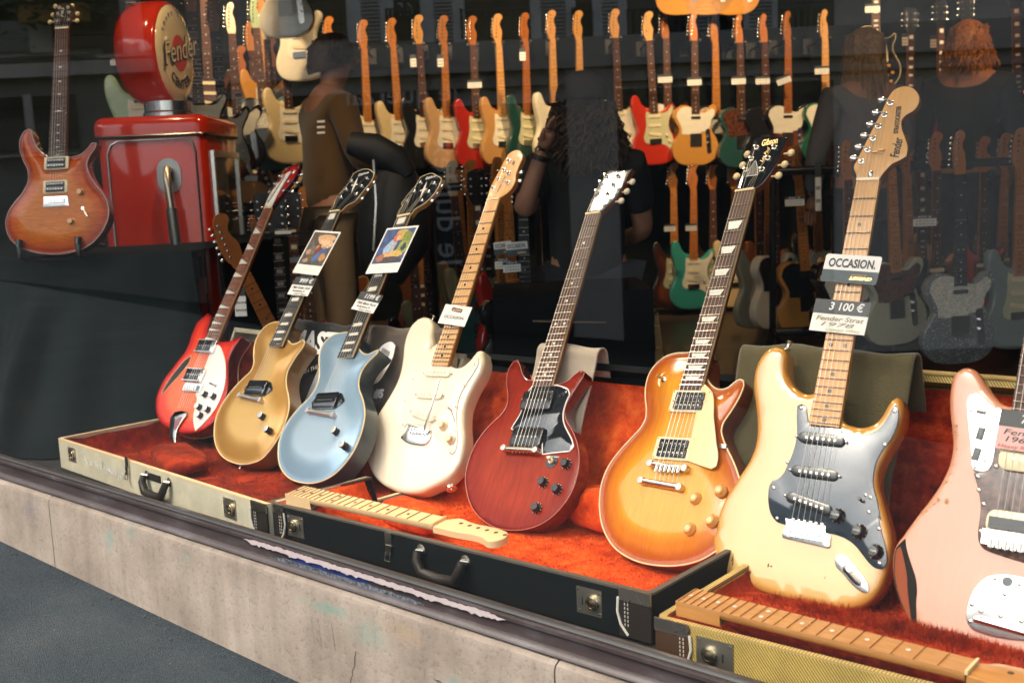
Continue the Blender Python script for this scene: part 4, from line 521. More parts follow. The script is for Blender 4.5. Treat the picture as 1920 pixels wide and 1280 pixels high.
def pickup(kind,p,z,root,rot=0,w=None):
    M=loc2(p,z,rot)
    def sub(o): o.matrix_local=Matrix.Identity(4)
    if kind in('sc_black','sc_cream','sc_white'):
        m={'sc_black':blackp,'sc_cream':creamp,'sc_white':plain('aged_white_plastic',[.8,.72,.55],.3)}[kind]
        o=flat('pickup',rrect(0,0,w or 84,19,9),5,0,m,root,1.2); o.matrix_local=M; ph=5.6
        for sx in(-1,1): mb=MB(); mb.lathe([(.0026,.0),(.0026,.0045),(.0015,.0055),(.0001,.0056)],(sx*((w or 84)/2+3)*.001,0,0),n=12); mb.obj('screw',nickel,o)
    elif kind=='hb':
        o=flat('pickup',rrect(0,0,92,46,4),6,0,creamp,root,1.); o.matrix_local=M
        for sy in(-1,1): flat('bobbin',rrect(0,sy*9.2,68,17.6,2),10,5,blackp,o,.8)
        mb=MB()
        for sy in(-1,1):
            for k in range(6): mb.lathe([(.0024 if sy<0 else .0017,.0100),(.002 if sy<0 else .0014,.0107),(.0001,.0108)],((k-2.5)*.0104,sy*.0092,0),n=10)
        mb.obj('pole_pieces',nickel,o)
        mb=MB()
        for sx in(-1,1):
            for sy in(-1,1): mb.lathe([(.002,.006),(.0014,.0069),(.0001,.007)],(sx*.0425,sy*.0195,0),n=8)
            mb.lathe([(.002,.006),(.0014,.0069),(.0001,.007)],(sx*.040,0,0),n=8)
        mb.obj('ring_screws',nickel,o); return o
    elif kind=='p90':
        o=flat('pickup',rrect(0,0,86,46,7),10,0,blackp,root,2.); o.matrix_local=M; ph=10.6
    elif kind=='dog':
        P=[(-62,0),(-48,-20),(-40,-23),(40,-23),(48,-20),(64,-2),(64,2),(48,20),(40,23),(-40,23),(-48,20)]
        o=flat('pickup',P,3,0,blackg,root,.8); o.matrix_local=M; flat('pickup_cover',rrect(0,0,86,44,5),11,2,blackg,o,1.5); ph=11.6
        mb=MB()
        for sx in(-1,1): mb.lathe([(.003,.003),(.002,.0042),(.0001,.0043)],(sx*.054,0,0),n=10)
        mb.obj('screw',nickel,o)
    elif kind=='hi':
        o=flat('pickup',rrect(0,0,84,44,3),9,0,chrome,root,1.); o.matrix_local=M; flat('bobbin',rrect(-8,0,62,38,2),11.5,8,blackp,o,.8)
        mb=MB()
        for sy in(-1,1):
            mb.box((-.044,sy*.019-.0015,.0085),(.030,sy*.019+.0015,.013))
        mb.obj('rail',chrome,o); ph=12
    elif kind=='jm':
        o=flat('pickup',rrect(0,0,96,37,14),7,0,creamp,root,1.5); o.matrix_local=M; ph=7.6
    mb=MB()
    for k in range(6): mb.lathe([(.0026,(ph-1.2)*.001),(.0024,ph*.001),(.0001,(ph+.05)*.001)],((k-2.5)*.0104,0,0),n=10)
    mb.obj('pole_pieces',nickel,o)
    return o
def ribbon(A,z,r,mat,name,parent):
    mb=MB(); P=[(p[0]*.001,p[1]*.001,z*.001) for p in A]+[(A[0][0]*.001,A[0][1]*.001,z*.001),(A[1][0]*.001,A[1][1]*.001,z*.001)]
    mb.tube(P,r*.001,6,False); return mb.obj(name,mat,parent)
def make_neck(root,d,zt,mats,inlay,dotmat,zb,fretmat=nickel,nutmat=ivory,frets=None,side=None,boardside=None):
    (nl,nr),(hl,hr)=d['nut'],d['heel']; nut=(nl[1]+nr[1])/2; hy=(hl[1]+hr[1])/2; wood_,board=mats
    ext=10
    def xl(y): t=(y-nut)/(hy-nut); return nl[0]+(hl[0]-nl[0])*t
    def xr(y): t=(y-nut)/(hy-nut); return nr[0]+(hr[0]-nr[0])*t
    # back of the neck: rounded, deeper towards the body
    mb=MB(); N=12; K=10
    def sec(u,v):
        y=nut+(hy-nut)*v; a=math.pi*u; dep=16+6*v; q=.5-.5*math.cos(a)
        x=xl(y)+(xr(y)-xl(y))*q; z=zt-5-dep*math.sin(a)**.7
        return (x*.001,y*.001,z*.001)
    mb.grid(sec,N,K); mb.add([sec(i/N,0) for i in range(N+1)],[tuple(range(N+1))]); mb.add([sec(i/N,1) for i in range(N+1)],[tuple(range(N+1))[::-1]])
    neck=mb.obj('neck',wood_,root,fix=True)
    # fretboard
    y0=hy; P=[(xl(y0),y0),(xr(y0),y0),(xr(nut),nut),(xl(nut),nut)]
    fb=flat('fretboard',P,zt,zt-6,[board,boardside or board],neck,.8)
    n=d['nfr']; mb=MB()
    for k in range(1,n+1):
        y=nut*2**(-k/12)
        if y<hy+2: break
        a=xl(y)+.8;b=xr(y)-.8
        mb.tube([(a*.001,y*.001,zt*.001),(b*.001,y*.001,zt*.001)],.0014,6)
    mb.obj('frets',fretmat,fb)
    mb=MB()
    def mid(k): return nut*(2**(-(k-1)/12)+2**(-k/12))/2
    def gap(k): return nut*(2**(-(k-1)/12)-2**(-k/12))
    ks=[k for k in(1,3,5,7,9,12,15,17,19,21,24) if k<=n and nut*2**(-k/12)>hy]
    for k in ks:
        y=mid(k); cx=(xl(y)+xr(y))/2; w=xr(y)-xl(y); g=gap(k)
        def poly(pts): 
            A=np.array(pts); z=(zt+.25)*.001; mb.add([(p[0]*.001,p[1]*.001,z) for p in A],[tuple(range(len(A)))])
        if inlay=='dot' and k>1:
            for dx in ((-w*.25,w*.25) if k in(12,24) else (0,)): mb.lathe([(.0034,zt*.001),(.0034,(zt+.25)*.001),(.0001,(zt+.26)*.001)],((cx+dx)*.001,y*.001,0),n=14)
        elif inlay=='trap' and k>1: poly([(cx-w*.30,y-g*.30),(cx+w*.22,y-g*.30),(cx+w*.36,y+g*.30),(cx-w*.36,y+g*.30)])
        elif inlay=='block' : poly([(cx-w*.30,y-g*.3),(cx+w*.30,y-g*.3),(cx+w*.30,y+g*.3),(cx-w*.30,y+g*.3)])
        elif inlay=='tri' and k>1: poly([(cx-w*.46,y-g*.34),(cx+w*.46,y-g*.30),(cx-w*.42,y+g*.42)])
        elif inlay=='bird' and k>1:
            for sgn in(-1,1): poly([(cx,y-g*.12),(cx+sgn*w*.3,y+g*.2*(1 if k%2 else -.6)),(cx+sgn*w*.12,y+g*.02),(cx,y+g*.14)][::1])
    if mb.v: mb.obj('inlays',dotmat,fb)
    mb=MB(); mb.hexa([(nl[0]*.001,(nut-1)*.001,(zt-5)*.001),(nr[0]*.001,(nut-1)*.001,(zt-5)*.001),(nr[0]*.001,(nut+4)*.001,(zt-5)*.001),(nl[0]*.001,(nut+4)*.001,(zt-5)*.001),(nl[0]*.001,(nut-1)*.001,(zt+1.2)*.001),(nr[0]*.001,(nut-1)*.001,(zt+1.2)*.001),(nr[0]*.001,(nut+4)*.001,(zt+1.6)*.001),(nl[0]*.001,(nut+4)*.001,(zt+1.6)*.001)])
    mb.obj('nut',nutmat,neck)
    # strings
    posts=d['pts'].get('posts'); order=range(6)
    for i in range(6):
        t=(i+.5)/6; xn=nl[0]+(nr[0]-nl[0])*(.09+.82*i/5); xb=(i-2.5)*10.4; r=[.5,.44,.37,.29,.25,.23][i]
        pts=[(xb,-4,zb-1),(xb,0,zb+.5),(xn,nut,zt+1.9)]
        if d.get('tail0'): pts=[(xb,d['tail0'],zb-4)]+pts[1:]
        if posts:
            o=d['order'][i]; pts.append((posts[o][0],posts[o][1],d['hz']+5))
        mb=MB(); mb.tube([(p[0]*.001,p[1]*.001,p[2]*.001) for p in pts],r*.001,5); mb.obj('string',steel,root)
    return neck
def headstock(root,d,mats,ztop,thick,btn,postm=chrome,pearlb=None,corner=50,side=None):
    h=slab_obj('headstock',d['head'],ztop,ztop-thick,mats,root,step=4,corner=corner,ztop=bevel(1.2),rounds=(.5,1.2),grid=14)
    for p in d['pts'].get('posts',[]):
        mb=MB(); z=ztop; mb.lathe([(.0062,(z-.1)*.001),(.0062,(z+1)*.001),(.0055,(z+1.6)*.001),(.0034,(z+1.7)*.001),(.003,(z+8)*.001),(.0026,(z+8.6)*.001),(.0001,(z+8.7)*.001)],(p[0]*.001,p[1]*.001,0),n=14); mb.obj('tuner_post',postm,h)
    for p in d['pts'].get('btn',[]):
        # button with its shaft towards the headstock
        cx=np.mean([q[0] for q in d['head']]); sg=-1 if p[0]<cx else 1
        mb=MB(); z=ztop-thick*.55
        mb.ball((p[0]*.001,p[1]*.001,z*.001),(.0085,.0072 if btn is chrome else .0088,.0045 if btn is chrome else .006),12,8)
        mb.tube([((p[0]-sg*6)*.001,p[1]*.001,z*.001),((p[0]-sg*17)*.001,p[1]*.001,z*.001)],.0022,8)
        mb.obj('tuner_button',btn,h)
    return h
def pin(root,p,z,m=nickel,tilt=(0,-1,.0),name='strap_pin'):
    mb=MB(); ax=Vector(tilt).normalized(); mb.lathe([(.0062,-.002),(.0058,.0),(.0032,.002),(.003,.010),(.0055,.013),(.0058,.0148),(.003,.0165),(.0001,.0166)],(p[0]*.001,p[1]*.001,z*.001),ax,14); return mb.obj(name,m,root)
def screws(root,pts,z,m=nickel):
    for p in pts:
        mb=MB(); mb.lathe([(.0034,z*.001),(.0034,(z+.6)*.001),(.0024,(z+1.3)*.001),(.0001,(z+1.4)*.001)],(p[0]*.001,p[1]*.001,0),n=12); mb.obj('screw',m,root)
def word(body,size,a,b,z,mat,root,shear=0,sx=1,bold=0,name='lettering'):
    a=np.array(a);b=np.array(b); r=math.degrees(math.atan2(b[1]-a[1],b[0]-a[0])); m=(a+b)/2
    t=text(body,size*.001,mat,root,loc2(m,z,r),name,shear,sx=1,bold=bold)
    ln=np.linalg.norm(b-a)*.001
    bpy.context.view_layer.update(); w=max(t.dimensions.x,1e-5)
    t.matrix_local=loc2(m,z,r)@Matrix.Diagonal((ln/w*sx,1,1,1)); return t
def saddles(root,z,m=chrome,w=10.6):
    for i in range(6):
        mb=MB(); x=(i-2.5)*10.4; mb.box(((x-w*.46)*.001,-.010,z*.001),((x+w*.46)*.001,.004,(z+5)*.001)); mb.tube([(x*.001,-.012,(z+6)*.001),(x*.001,.002,(z+6.5)*.001)],.0013,6); mb.obj('saddle',m,root)
def body_solid(root,d,mats,thick,kind,r=10,corner=62,sub=None):
    A=smooth_outline(d['body'],5,corner)
    if kind=='round':
        mb,e=slab(A,0,-thick,ztop=bevel(r),rounds=(.35,1.2,2.8,5,8,min(r,11)),grid=15,mats=len(mats),botround=8)
    elif kind=='arch':
        def zf(x): t=min(x/70.,1); return -1.2*math.exp(-((x-9)/7.)**2)+9.5*(t*t*(3-2*t))
        mb,e=slab(A,0,-thick,ztop=zf,rounds=(2.5,6,10,15),grid=8,mats=len(mats),botround=3)
    else:
        mb,e=slab(A,0,-thick,ztop=bevel(1.5),rounds=(.5,1.5),grid=14,mats=len(mats),botround=3)
    return link('body',mb.mesh('body',50,e),list(mats),root),A
def front_guitars(D):
    G='guitars of the window display'
    # ---- worn cream double cutaway, maple neck
    d=D['T']; P=d['pts']; d['order']=[5,4,3,2,1,0]; d['hz']=-2
    r=empty('electric_guitar',F_(D,'T'),'worn vintage cream double-cutaway electric guitar with black pickguard and large maple headstock','guitar',G)
    cream=burst('aged_cream_lacquer',[(0,[.42,.17,.03]),(6,[.56,.28,.06]),(22,[.64,.41,.15]),(60,[.66,.45,.185]),(150,[.64,.43,.175])],rough=.14)
    creamS=burst('aged_cream_sides',[(0,[.44,.2,.045]),(150,[.44,.2,.045])],rough=.16)
    b,A=body_solid(r,d,[cream,creamS],44,'round',12)
    slab_obj('pickguard',d['guard'],2.4,.2,[vinyl,plain('pickguard_edge',[.35,.33,.3],.4)],r,corner=40,ztop=bevel(.8),rounds=(.4,.8))
    make_neck(r,d,8,(maple,maple),'dot',blackp,11,fretmat=nickel,nutmat=ivory)
    h=headstock(r,d,[maple,wood('dark_maple_edge',[.16,.05,.015],[.25,.09,.03])],-1,14,chrome)
    for p,k in zip(P['pu'],(0,0,-10)): pickup('sc_black',p,2.4,r,k)
    for p,t in zip(P['knobs'],('VOLUME','TONE','TONE')):
        k=knob('strat',p,2.4,r); text(t,.0038,inkW,k,Matrix.Translation((0,0,.0159)))
    mb=MB(); s0=np.array(P['sw'][0]); s1=np.array(P['sw'][1]); mb.tube([(s0[0]*.001,s0[1]*.001,.003),(s0[0]*.001-.001,s0[1]*.001+.003,.018)],[.002,.0034],8); mb.obj('selector_switch',blackp,r)
    screws(r,[s0+(4,12),s1],2.6); screws(r,P['screws']+P['screws2'],2.6)
    pl=slab_obj('bridge',P['plate'],4,0,chrome,r,corner=40,ztop=bevel(.8),rounds=(.4,.8)); saddles(pl,4)
    mb=MB()
    for i in range(6): mb.lathe([(.0028,.004),(.0026,.0062),(.001,.0064)],((i-2.5)*.0104,.019,0),n=10)
    mb.obj('bridge_screws',nickel,pl)
    j=slab_obj('jack_plate',P['jack'],3,0,chrome,r,corner=70,ztop=bevel(1.2),rounds=(.5,1.2)); c=np.mean(P['jack'],0)
    cup=smooth_outline([(c[0]+(q[0]-c[0])*.55+2,c[1]+(q[1]-c[1])*.55-3) for q in P['jack']],3,70)
    flat('jack_recess',cup,3.4,2.5,plain('dark_chrome',[.18,.16,.14],.12,1),j,.2); mb=MB(); mb.lathe([(.006,.003),(.006,.0055),(.003,.0055),(.0028,.0035),(.0001,.0035)],((c[0]-3)*.001,(c[1]+7)*.001,0),n=14); mb.obj('jack_socket',nickel,j)
    for p in P['trees']:
        mb=MB(); mb.box((p[0]*.001-.005,p[1]*.001-.0015,-.001),(p[0]*.001+.005,p[1]*.001+.0015,.004)); mb.obj('string_tree',brass,h)
    mb=MB(); p=P['bullet'][0]; mb.ball((p[0]*.001,p[1]*.001,-.001),(.005,.009,.004)); mb.obj('truss_rod_bullet',chrome,h)
    word('Fender',24,P['textA'][0],P['textA'][1],-.4,ink,h,shear=.25,bold=.0004); word('STRATOCASTER',12,P['textB'][0],P['textB'][1],-.4,ink,h,bold=.0004)
    mb=MB(); rr=np.random.RandomState(3)
    for p in P['wear']:
        for q in range(2):
            x,y=np.array(p)+rr.uniform(-4,4,2); s=rr.uniform(.8,2.6); 
            if edist(np.array([[x,y]]),A)[0]<14: continue
            mb.add([(( x+s*math.cos(a)*rr.uniform(.5,1.2))*.001,(y+s*math.sin(a)*rr.uniform(.6,2.2))*.001,.00025) for a in np.linspace(0,6.28,7)[:-1]],[tuple(range(6))])
    mb.obj('worn_spots',wearm,b)
    pin(r,P['hornpin'][0],-20,nickel,(.15,1,0))
    # ---- ivory offset double cutaway
    d=D['W']; P=d['pts']; d['order']=[3,2,1,0,4,5]; d['hz']=-2
    r=empty('electric_guitar',F_(D,'W'),'ivory white double-cutaway electric guitar with tremolo arm and white pickguard','guitar',G)
    iv=burst('ivory_lacquer',[(0,[.72,.6,.4]),(8,[.80,.72,.56]),(150,[.82,.75,.6])],rough=.22,coat=.5); b,A=body_solid(r,d,[iv,iv],44,'round',11)
    slab_obj('pickguard',d['guard'],2.2,.2,[plain('parchment_plastic',[.8,.75,.6],.25),plain('pickguard_dark_line',[.25,.22,.18],.5)],r,corner=40,ztop=bevel(.6),rounds=(.3,.6))
    make_neck(r,d,8,(mapleD,wood('bright_maple',[.62,.31,.1],[.72,.4,.15])),'dot',blackp,11,fretmat=plain('dark_frets',[.25,.2,.15],.3,1))
    h=headstock(r,d,[wood('bright_maple',[.6,.3,.1],[.7,.4,.15]),mapleD],-1,14,chrome,corner=50)
    for p,k in zip(P['pu'],(0,0,-11)): pickup('sc_white',p,2.2,r,k)
    for p in P['knobs']: knob('cream',p,2.2,r)
    mb=MB(); s0,s1=P['sw']; mb.tube([(s0[0]*.001,s0[1]*.001,.002),(s0[0]*.001-.002,s0[1]*.001+.002,.016)],[.002,.0034],8); mb.obj('selector_switch',creamp,r)
    mb=MB(); mb.tube([(s0[0]*.001,s0[1]*.001,.0023),(s1[0]*.001,s1[1]*.001,.0023)],.0008,5); mb.obj('switch_slot',blackp,r)
    pl=slab_obj('bridge',P['plate'],5,0,chrome,r,corner=60,ztop=bevel(3),rounds=(.6,1.5,3)); saddles(pl,5,plain('chrome',0,0))
    mb=MB(); mb.tube([(p[0]*.001,p[1]*.001,z) for p,z in zip(P['arm'],(.008,.02,.028,.03))],[.0028,.0026,.0025,.0028],8); mb.obj('tremolo_arm',chrome,r)
    screws(r,P['screws'],2.2); pin(r,P['hornpin'][0],-20,nickel,(.1,1,0)); 
    p=P['jackside'][0]; mb=MB(); ax=Vector((.6,-.8,0)).normalized(); mb.lathe([(.013,-.004),(.013,.002),(.011,.003),(.006,.003),(.006,.006),(.003,.006),(.0028,.002),(.0001,.002)],(p[0]*.001+.002,p[1]*.001-.004,-.016),ax,18); mb.obj('jack_socket',chrome,r)
    word('S',14,P['textA'][0],(np.array(P['textA'][0])*.6+np.array(P['textA'][1])*.4),-.4,ink,h,shear=.2); word('MUSIC MAN',7,P['textB'][0],P['textB'][1],-.4,ink,h)
    # ---- cherry double cutaway with sharp horns
    d=D['S']; P=d['pts']; d['order']=[2,0,1,3,4,5]; d['hz']=0
    r=empty('electric_guitar',F_(D,'S'),'cherry red double-cutaway electric guitar with two black soapbar pickups and black pickguard','guitar',G)
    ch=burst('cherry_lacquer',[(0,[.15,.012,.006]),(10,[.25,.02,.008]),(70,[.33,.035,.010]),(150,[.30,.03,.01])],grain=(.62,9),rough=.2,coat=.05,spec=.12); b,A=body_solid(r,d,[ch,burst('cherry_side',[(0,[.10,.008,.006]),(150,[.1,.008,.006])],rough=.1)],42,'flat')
    ribbon(A,-.6,1.0,plain('pink_edge_highlight',[.5,.16,.12],.2,coat=1),'rim',b)  # pink ribbon: the front edge's highlight put into colour
    slab_obj('pickguard',d['guard'],2.4,.2,[blackg,inkW],r,corner=38,ztop=bevel(1.8),rounds=(.9,1.8)); ribbon(smooth_outline(d['guard'],5,38),2.,1.5,inkW,'pickguard_edge',r.children[-1])
    make_neck(r,d,10,(mahog,rose),'dot',pearl,13,boardside=ivory)
    h=headstock(r,d,[plain('worn_black_lacquer',[.02,.02,.02],.26,coat=.6,spec=.8),mahog],0,14,plain('keystone_plastic',[.72,.62,.45],.3),nickel)
    for p in P['pu']: pickup('p90',p,1.5,r,0)
    for p in P['knobs']: knob('black',p,0,r)
    def stopbar(root,a,b2,z,m,name='bridge',rad=7):
        a=np.array(a);b2=np.array(b2); mb=MB(); mb.tube([(a[0]*.001,a[1]*.001,z*.001),(b2[0]*.001,b2[1]*.001,z*.001)],rad*.001,12); o=mb.obj(name,m,root)
        for q in(a,b2): mb=MB(); mb.lathe([(.0075,(z-14)*.001),(.0075,(z+rad)*.001),(.0068,(z+rad+1.5)*.001),(.0001,(z+rad+1.6)*.001)],(q[0]*.001,q[1]*.001,0),n=14); mb.obj('bridge_post',m,o)
        return o
    stopbar(r,P['bar'][0],P['bar'][1],11,nickel)
    p=P['toggle'][0]; mb=MB(); mb.lathe([(.0155,.0),(.0155,.0012),(.0001,.0013)],(p[0]*.001,p[1]*.001,0),n=24); t=mb.obj('toggle_washer',blackp,r); mb=MB(); mb.lathe([(.006,.001),(.006,.005),(.0035,.006),(.0001,.0062)],(p[0]*.001,p[1]*.001,0),n=14); mb.tube([(p[0]*.001,p[1]*.001,.005),(p[0]*.001+.003,p[1]*.001+.002,.018)],[.0022,.0036],8); mb.obj('toggle_switch',creamp,t)
    text('RHYTHM TREBLE',.0045,inkW,t,loc2((p[0],p[1]+10),1.4))
    pin(r,P['pin'][0],-20,chrome); word('Gibson',20,P['textA'][0],P['textA'][1],.3,pearl,h,bold=.0005)

    # ---- amber sunburst single cutaway
    d=D['L']; P=d['pts']; d['order']=[5,4,3,0,1,2]; d['hz']=0; d['tail0']=P['tail'][0][1]
    r=empty('electric_guitar',F_(D,'L'),'amber sunburst single-cutaway electric guitar with cream pickguard and two humbuckers','guitar',G)
    sb=burst('amber_sunburst',[(0,[.36,.075,.012]),(12,[.44,.10,.014]),(34,[.60,.19,.018]),(70,[.78,.34,.03]),(150,[.82,.38,.04])],grain=(.78,10),rough=.14,coat=.5,spec=.4); b,A=body_solid(r,d,[sb,mahog],50,'arch')
    ribbon(A,-1.,1.7,ivory,'binding',b)
    g=slab_obj('pickguard',d['guard'],14.5,12.5,plain('cream_guard',[.78,.62,.33],.25),r,corner=38,ztop=bevel(.8),rounds=(.4,.8))
    make_neck(r,d,14,(mahog,rose),'trap',pearl,20,boardside=ivory)
    h=headstock(r,d,[blackg,mahog],0,15,ivory,nickel)
    for p in P['pu']: pickup('hb',p,8.,r,0)
    for p in P['knobs']: knob('amber',p,8,r)
    p=P['toggle'][0]; mb=MB(); mb.lathe([(.0175,.004),(.0175,.0058),(.0001,.0059)],(p[0]*.001,p[1]*.001,0),n=24); t=mb.obj('toggle_washer',creamp,r); mb=MB(); mb.lathe([(.0065,.005),(.0065,.009),(.004,.0105),(.0001,.0106)],(p[0]*.001,p[1]*.001,0),n=14); mb.obj('toggle_nut',nickel,t); mb=MB(); mb.tube([(p[0]*.001,p[1]*.001,.009),(p[0]*.001-.008,p[1]*.001+.001,.024)],[.0026,.0042],8); mb.obj('toggle_switch',amber,t)
    o=stopbar(r,P['bar'][0],P['bar'][1],17,nickel,'bridge',5); saddles(o,17,nickel,8); stopbar(r,P['tail'][0],P['tail'][1],14,nickel,'tailpiece',7)
    word('Gibson',22,P['textA'][0],P['textA'][1],.3,gold_ink,h,bold=.0006); word('Les Paul',13,P['textB'][0],P['textB'][1],.3,gold_ink,h,shear=.35)
    p=P['truss'][0]; bell=[(p[0]-14,p[1]-16),(p[0]+14,p[1]-16),(p[0]+11,p[1]),(p[0]+4,p[1]+14),(p[0],p[1]+22),(p[0]-4,p[1]+14),(p[0]-11,p[1])]; t=slab_obj('truss_rod_cover',bell,1.6,.1,blackp,h,corner=40); ribbon(smooth_outline(bell,4,40),1.4,.7,inkW,'cover_edge',t)
    p=P['cleat'][0]; mb=MB(); mb.box((p[0]*.001-.008,p[1]*.001-.004,-.004),(p[0]*.001+.010,p[1]*.001+.004,.004)); mb.obj('pickguard_bracket',chrome,r)
    # ---- gold and blue single cutaways with one pickup
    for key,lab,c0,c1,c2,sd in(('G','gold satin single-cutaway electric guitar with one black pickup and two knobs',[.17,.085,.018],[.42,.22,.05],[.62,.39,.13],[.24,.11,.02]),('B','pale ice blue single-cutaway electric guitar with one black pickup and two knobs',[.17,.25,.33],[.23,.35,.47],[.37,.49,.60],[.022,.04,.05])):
        d=D[key]; P=d['pts']; d['order']=[2,1,0,3,4,5]; d['hz']=0
        r=empty('electric_guitar',F_(D,key),lab,'guitar',G)
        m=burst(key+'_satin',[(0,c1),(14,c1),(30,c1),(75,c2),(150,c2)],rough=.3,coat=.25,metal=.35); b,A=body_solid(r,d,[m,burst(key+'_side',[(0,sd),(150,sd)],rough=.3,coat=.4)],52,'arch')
        ribbon(A,-1.,1.9,ivory,'binding',b); ribbon(inset(A,2.),-50,1.6,ivory,'binding',b)
        make_neck(r,d,14,(wood('dark_mahogany',[.06,.02,.01],[.1,.035,.015]),ebony),'block',pearl,18,boardside=ivory)
        h=headstock(r,d,[blackg,wood('tan_headstock_edge',[.35,.17,.06],[.45,.24,.09])],0,15,chrome); ribbon(smooth_outline(d['head'],4,50),-.8,1.2,ivory,'binding',h)
        pickup('dog',P['pu'][0],8.5,r,0)
        for p in P['knobs']: knob('chrome',p,8.5,r)
        stopbar(r,P['bar'][0],P['bar'][1],15,barm,'bridge',6.5)
        p=P['star'][0]; mb=MB()
        mb.add([(p[0]*.001+x*.001,p[1]*.001+y*.001,.0004) for x,y in((0,30),(5,4),(0,-2),(-5,4))],[(0,1,2,3)]); mb.add([(p[0]*.001+x*.001,p[1]*.001+y*.001,.0004) for x,y in((0,-30),(5,-4),(0,2),(-5,-4))],[(0,3,2,1)]); mb.add([(p[0]*.001+x*.001,p[1]*.001+y*.001,.0005) for x,y in((-14,-2),(14,-2),(14,2),(-14,2))],[(0,1,2,3)]); mb.obj('diamond_inlay',pearl,h)
        word('Epiphone',13,P['textA'][0],P['textA'][1],.3,inkW,h,shear=.3); pin(r,P['pin'][0],-24,chrome)
    # ---- fireglo hollow body
    d=D['R']; P=d['pts']; d['order']=[5,4,3,0,1,2]; d['hz']=0; d['tail0']=-70
    r=empty('electric_guitar',F_(D,'R'),'red sunburst hollow electric guitar with white pickguard and triangle fret inlays','guitar',G)
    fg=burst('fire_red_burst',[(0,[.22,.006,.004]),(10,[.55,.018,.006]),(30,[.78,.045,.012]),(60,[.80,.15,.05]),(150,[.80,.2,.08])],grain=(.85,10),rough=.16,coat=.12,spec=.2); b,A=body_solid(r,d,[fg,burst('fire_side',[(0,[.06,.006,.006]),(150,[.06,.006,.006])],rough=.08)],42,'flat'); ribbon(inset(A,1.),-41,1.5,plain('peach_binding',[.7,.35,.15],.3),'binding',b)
    slab_obj('pickguard',d['guard'],3.,.2,[plain('white_guard',[.84,.8,.74],.2),creamp],r,corner=45,ztop=bevel(.8),rounds=(.4,.8))
    slab_obj('sound_hole',P['hole'],.35,.1,plain('sound_hole_dark',[.02,.008,.006],.6),b,corner=60); ribbon(smooth_outline(P['hole'],4,60)[:],.3,1.,ivory,'hole_binding',b)
    make_neck(r,d,9,(wood('reddish_maple',[.3,.05,.02],[.4,.09,.03]),wood('red_rosewood',[.13,.03,.014],[.24,.065,.03],rough=.2,coat=.6)),'tri',pearl,12,boardside=ivory)
    h=headstock(r,d,[burst('fire_head',[(0,[.2,.008,.01]),(12,[.42,.02,.02]),(150,[.45,.025,.02])],rough=.08),plain('fire_head_edge',[.07,.008,.01],.1,coat=1)],0,14,chrome)
    pl=slab_obj('name_plate',d['plate'],1.8,.2,whitep,h,corner=50); word('Rickenbacker',13,P['textA'][0],P['textA'][1],2.1,ink,h,bold=.0003)
    for p in P['pu']: pickup('hi',p,1,r,0)
    for p in P['knobs']: knob('chrome',p,3,r)
    s0,s1=P['sw']; mb=MB(); mb.lathe([(.006,.003),(.006,.006),(.0001,.0062)],(s0[0]*.001,s0[1]*.001,0),n=12); mb.tube([(s0[0]*.001,s0[1]*.001,.006),(s1[0]*.001*.5+s0[0]*.0005,s1[1]*.0005+s0[1]*.0005,.02)],[.002,.0032],8); mb.obj('selector_switch',chrome,r)
    t=slab_obj('tailpiece',P['tail'],7,3,plain('dark_mirror_chrome',[.35,.33,.31],.06,1),r,corner=50,ztop=bevel(1.5),rounds=(.6,1.5)); slab_obj('tailpiece_gap',P['tailhole'],7.6,6.8,plain('gap_red',[.2,.015,.008],.2,coat=1),t,corner=50)
    mb=MB(); mb.box((-.04,-.014,.001),(.042,.012,.009)); mb.obj('bridge',chrome,r); saddles(r.children[-1],9,chrome,9)
    # ---- orange flame burst on its stand
    d=D['P']; P=d['pts']; d['order']=[4,3,5,2,0,1]; d['hz']=0
    r=empty('electric_guitar',F_(D,'P'),'glossy orange flame-top electric guitar with bird inlays standing on a black draped box','guitar',G)
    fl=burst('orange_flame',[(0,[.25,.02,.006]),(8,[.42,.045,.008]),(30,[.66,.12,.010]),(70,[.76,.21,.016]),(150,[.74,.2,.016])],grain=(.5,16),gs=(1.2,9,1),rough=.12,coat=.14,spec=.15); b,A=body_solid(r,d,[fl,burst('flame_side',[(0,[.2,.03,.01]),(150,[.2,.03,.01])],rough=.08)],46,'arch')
    ribbon(A,-1.2,1.6,plain('rim_light_wood',[.5,.33,.25],.2,coat=1),'binding',b)
    make_neck(r,d,10,(mahog,rose),'bird',pearl,13)
    h=headstock(r,d,[plain('dark_walnut_face',[.03,.02,.015],.2,coat=.6),mahog],0,14,ivory,nickel)
    for p in P['pu']: pickup('hb',p,6,r,0)
    for p in P['knobs']: knob('lamp',p,8,r)
    s0,s1=P['sw']; mb=MB(); mb.lathe([(.006,.006),(.006,.011),(.0001,.0112)],(s0[0]*.001,s0[1]*.001,0),n=12); mb.tube([(s0[0]*.001,s0[1]*.001,.01),(s1[0]*.001,s1[1]*.001,.022)],[.002,.0034],8); mb.obj('selector_switch',chrome,r)
    o=slab_obj('bridge',P['plate'],12,6,chrome,r,corner=40,ztop=bevel(1),rounds=(.5,1)); saddles(o,12)
    word('PRS',16,P['textA'][0],P['textA'][1],.4,pearl,h,shear=.3)
    # ---- faded pink offset guitar at the frame's edge
    d=D['J']; P=d['pts']; d['order']=[0,1,2,3,4,5]; d['hz']=-2
    bot=[(165,-110),(185,-60),(182,0),(160,70),(140,110),(150,170),(170,230),(172,270),(155,292),(120,285),(80,250),(34,200)]
    d['body']=d['body']+[(100,-165)]+bot+[(30,205),(-20,215)]+d['right']
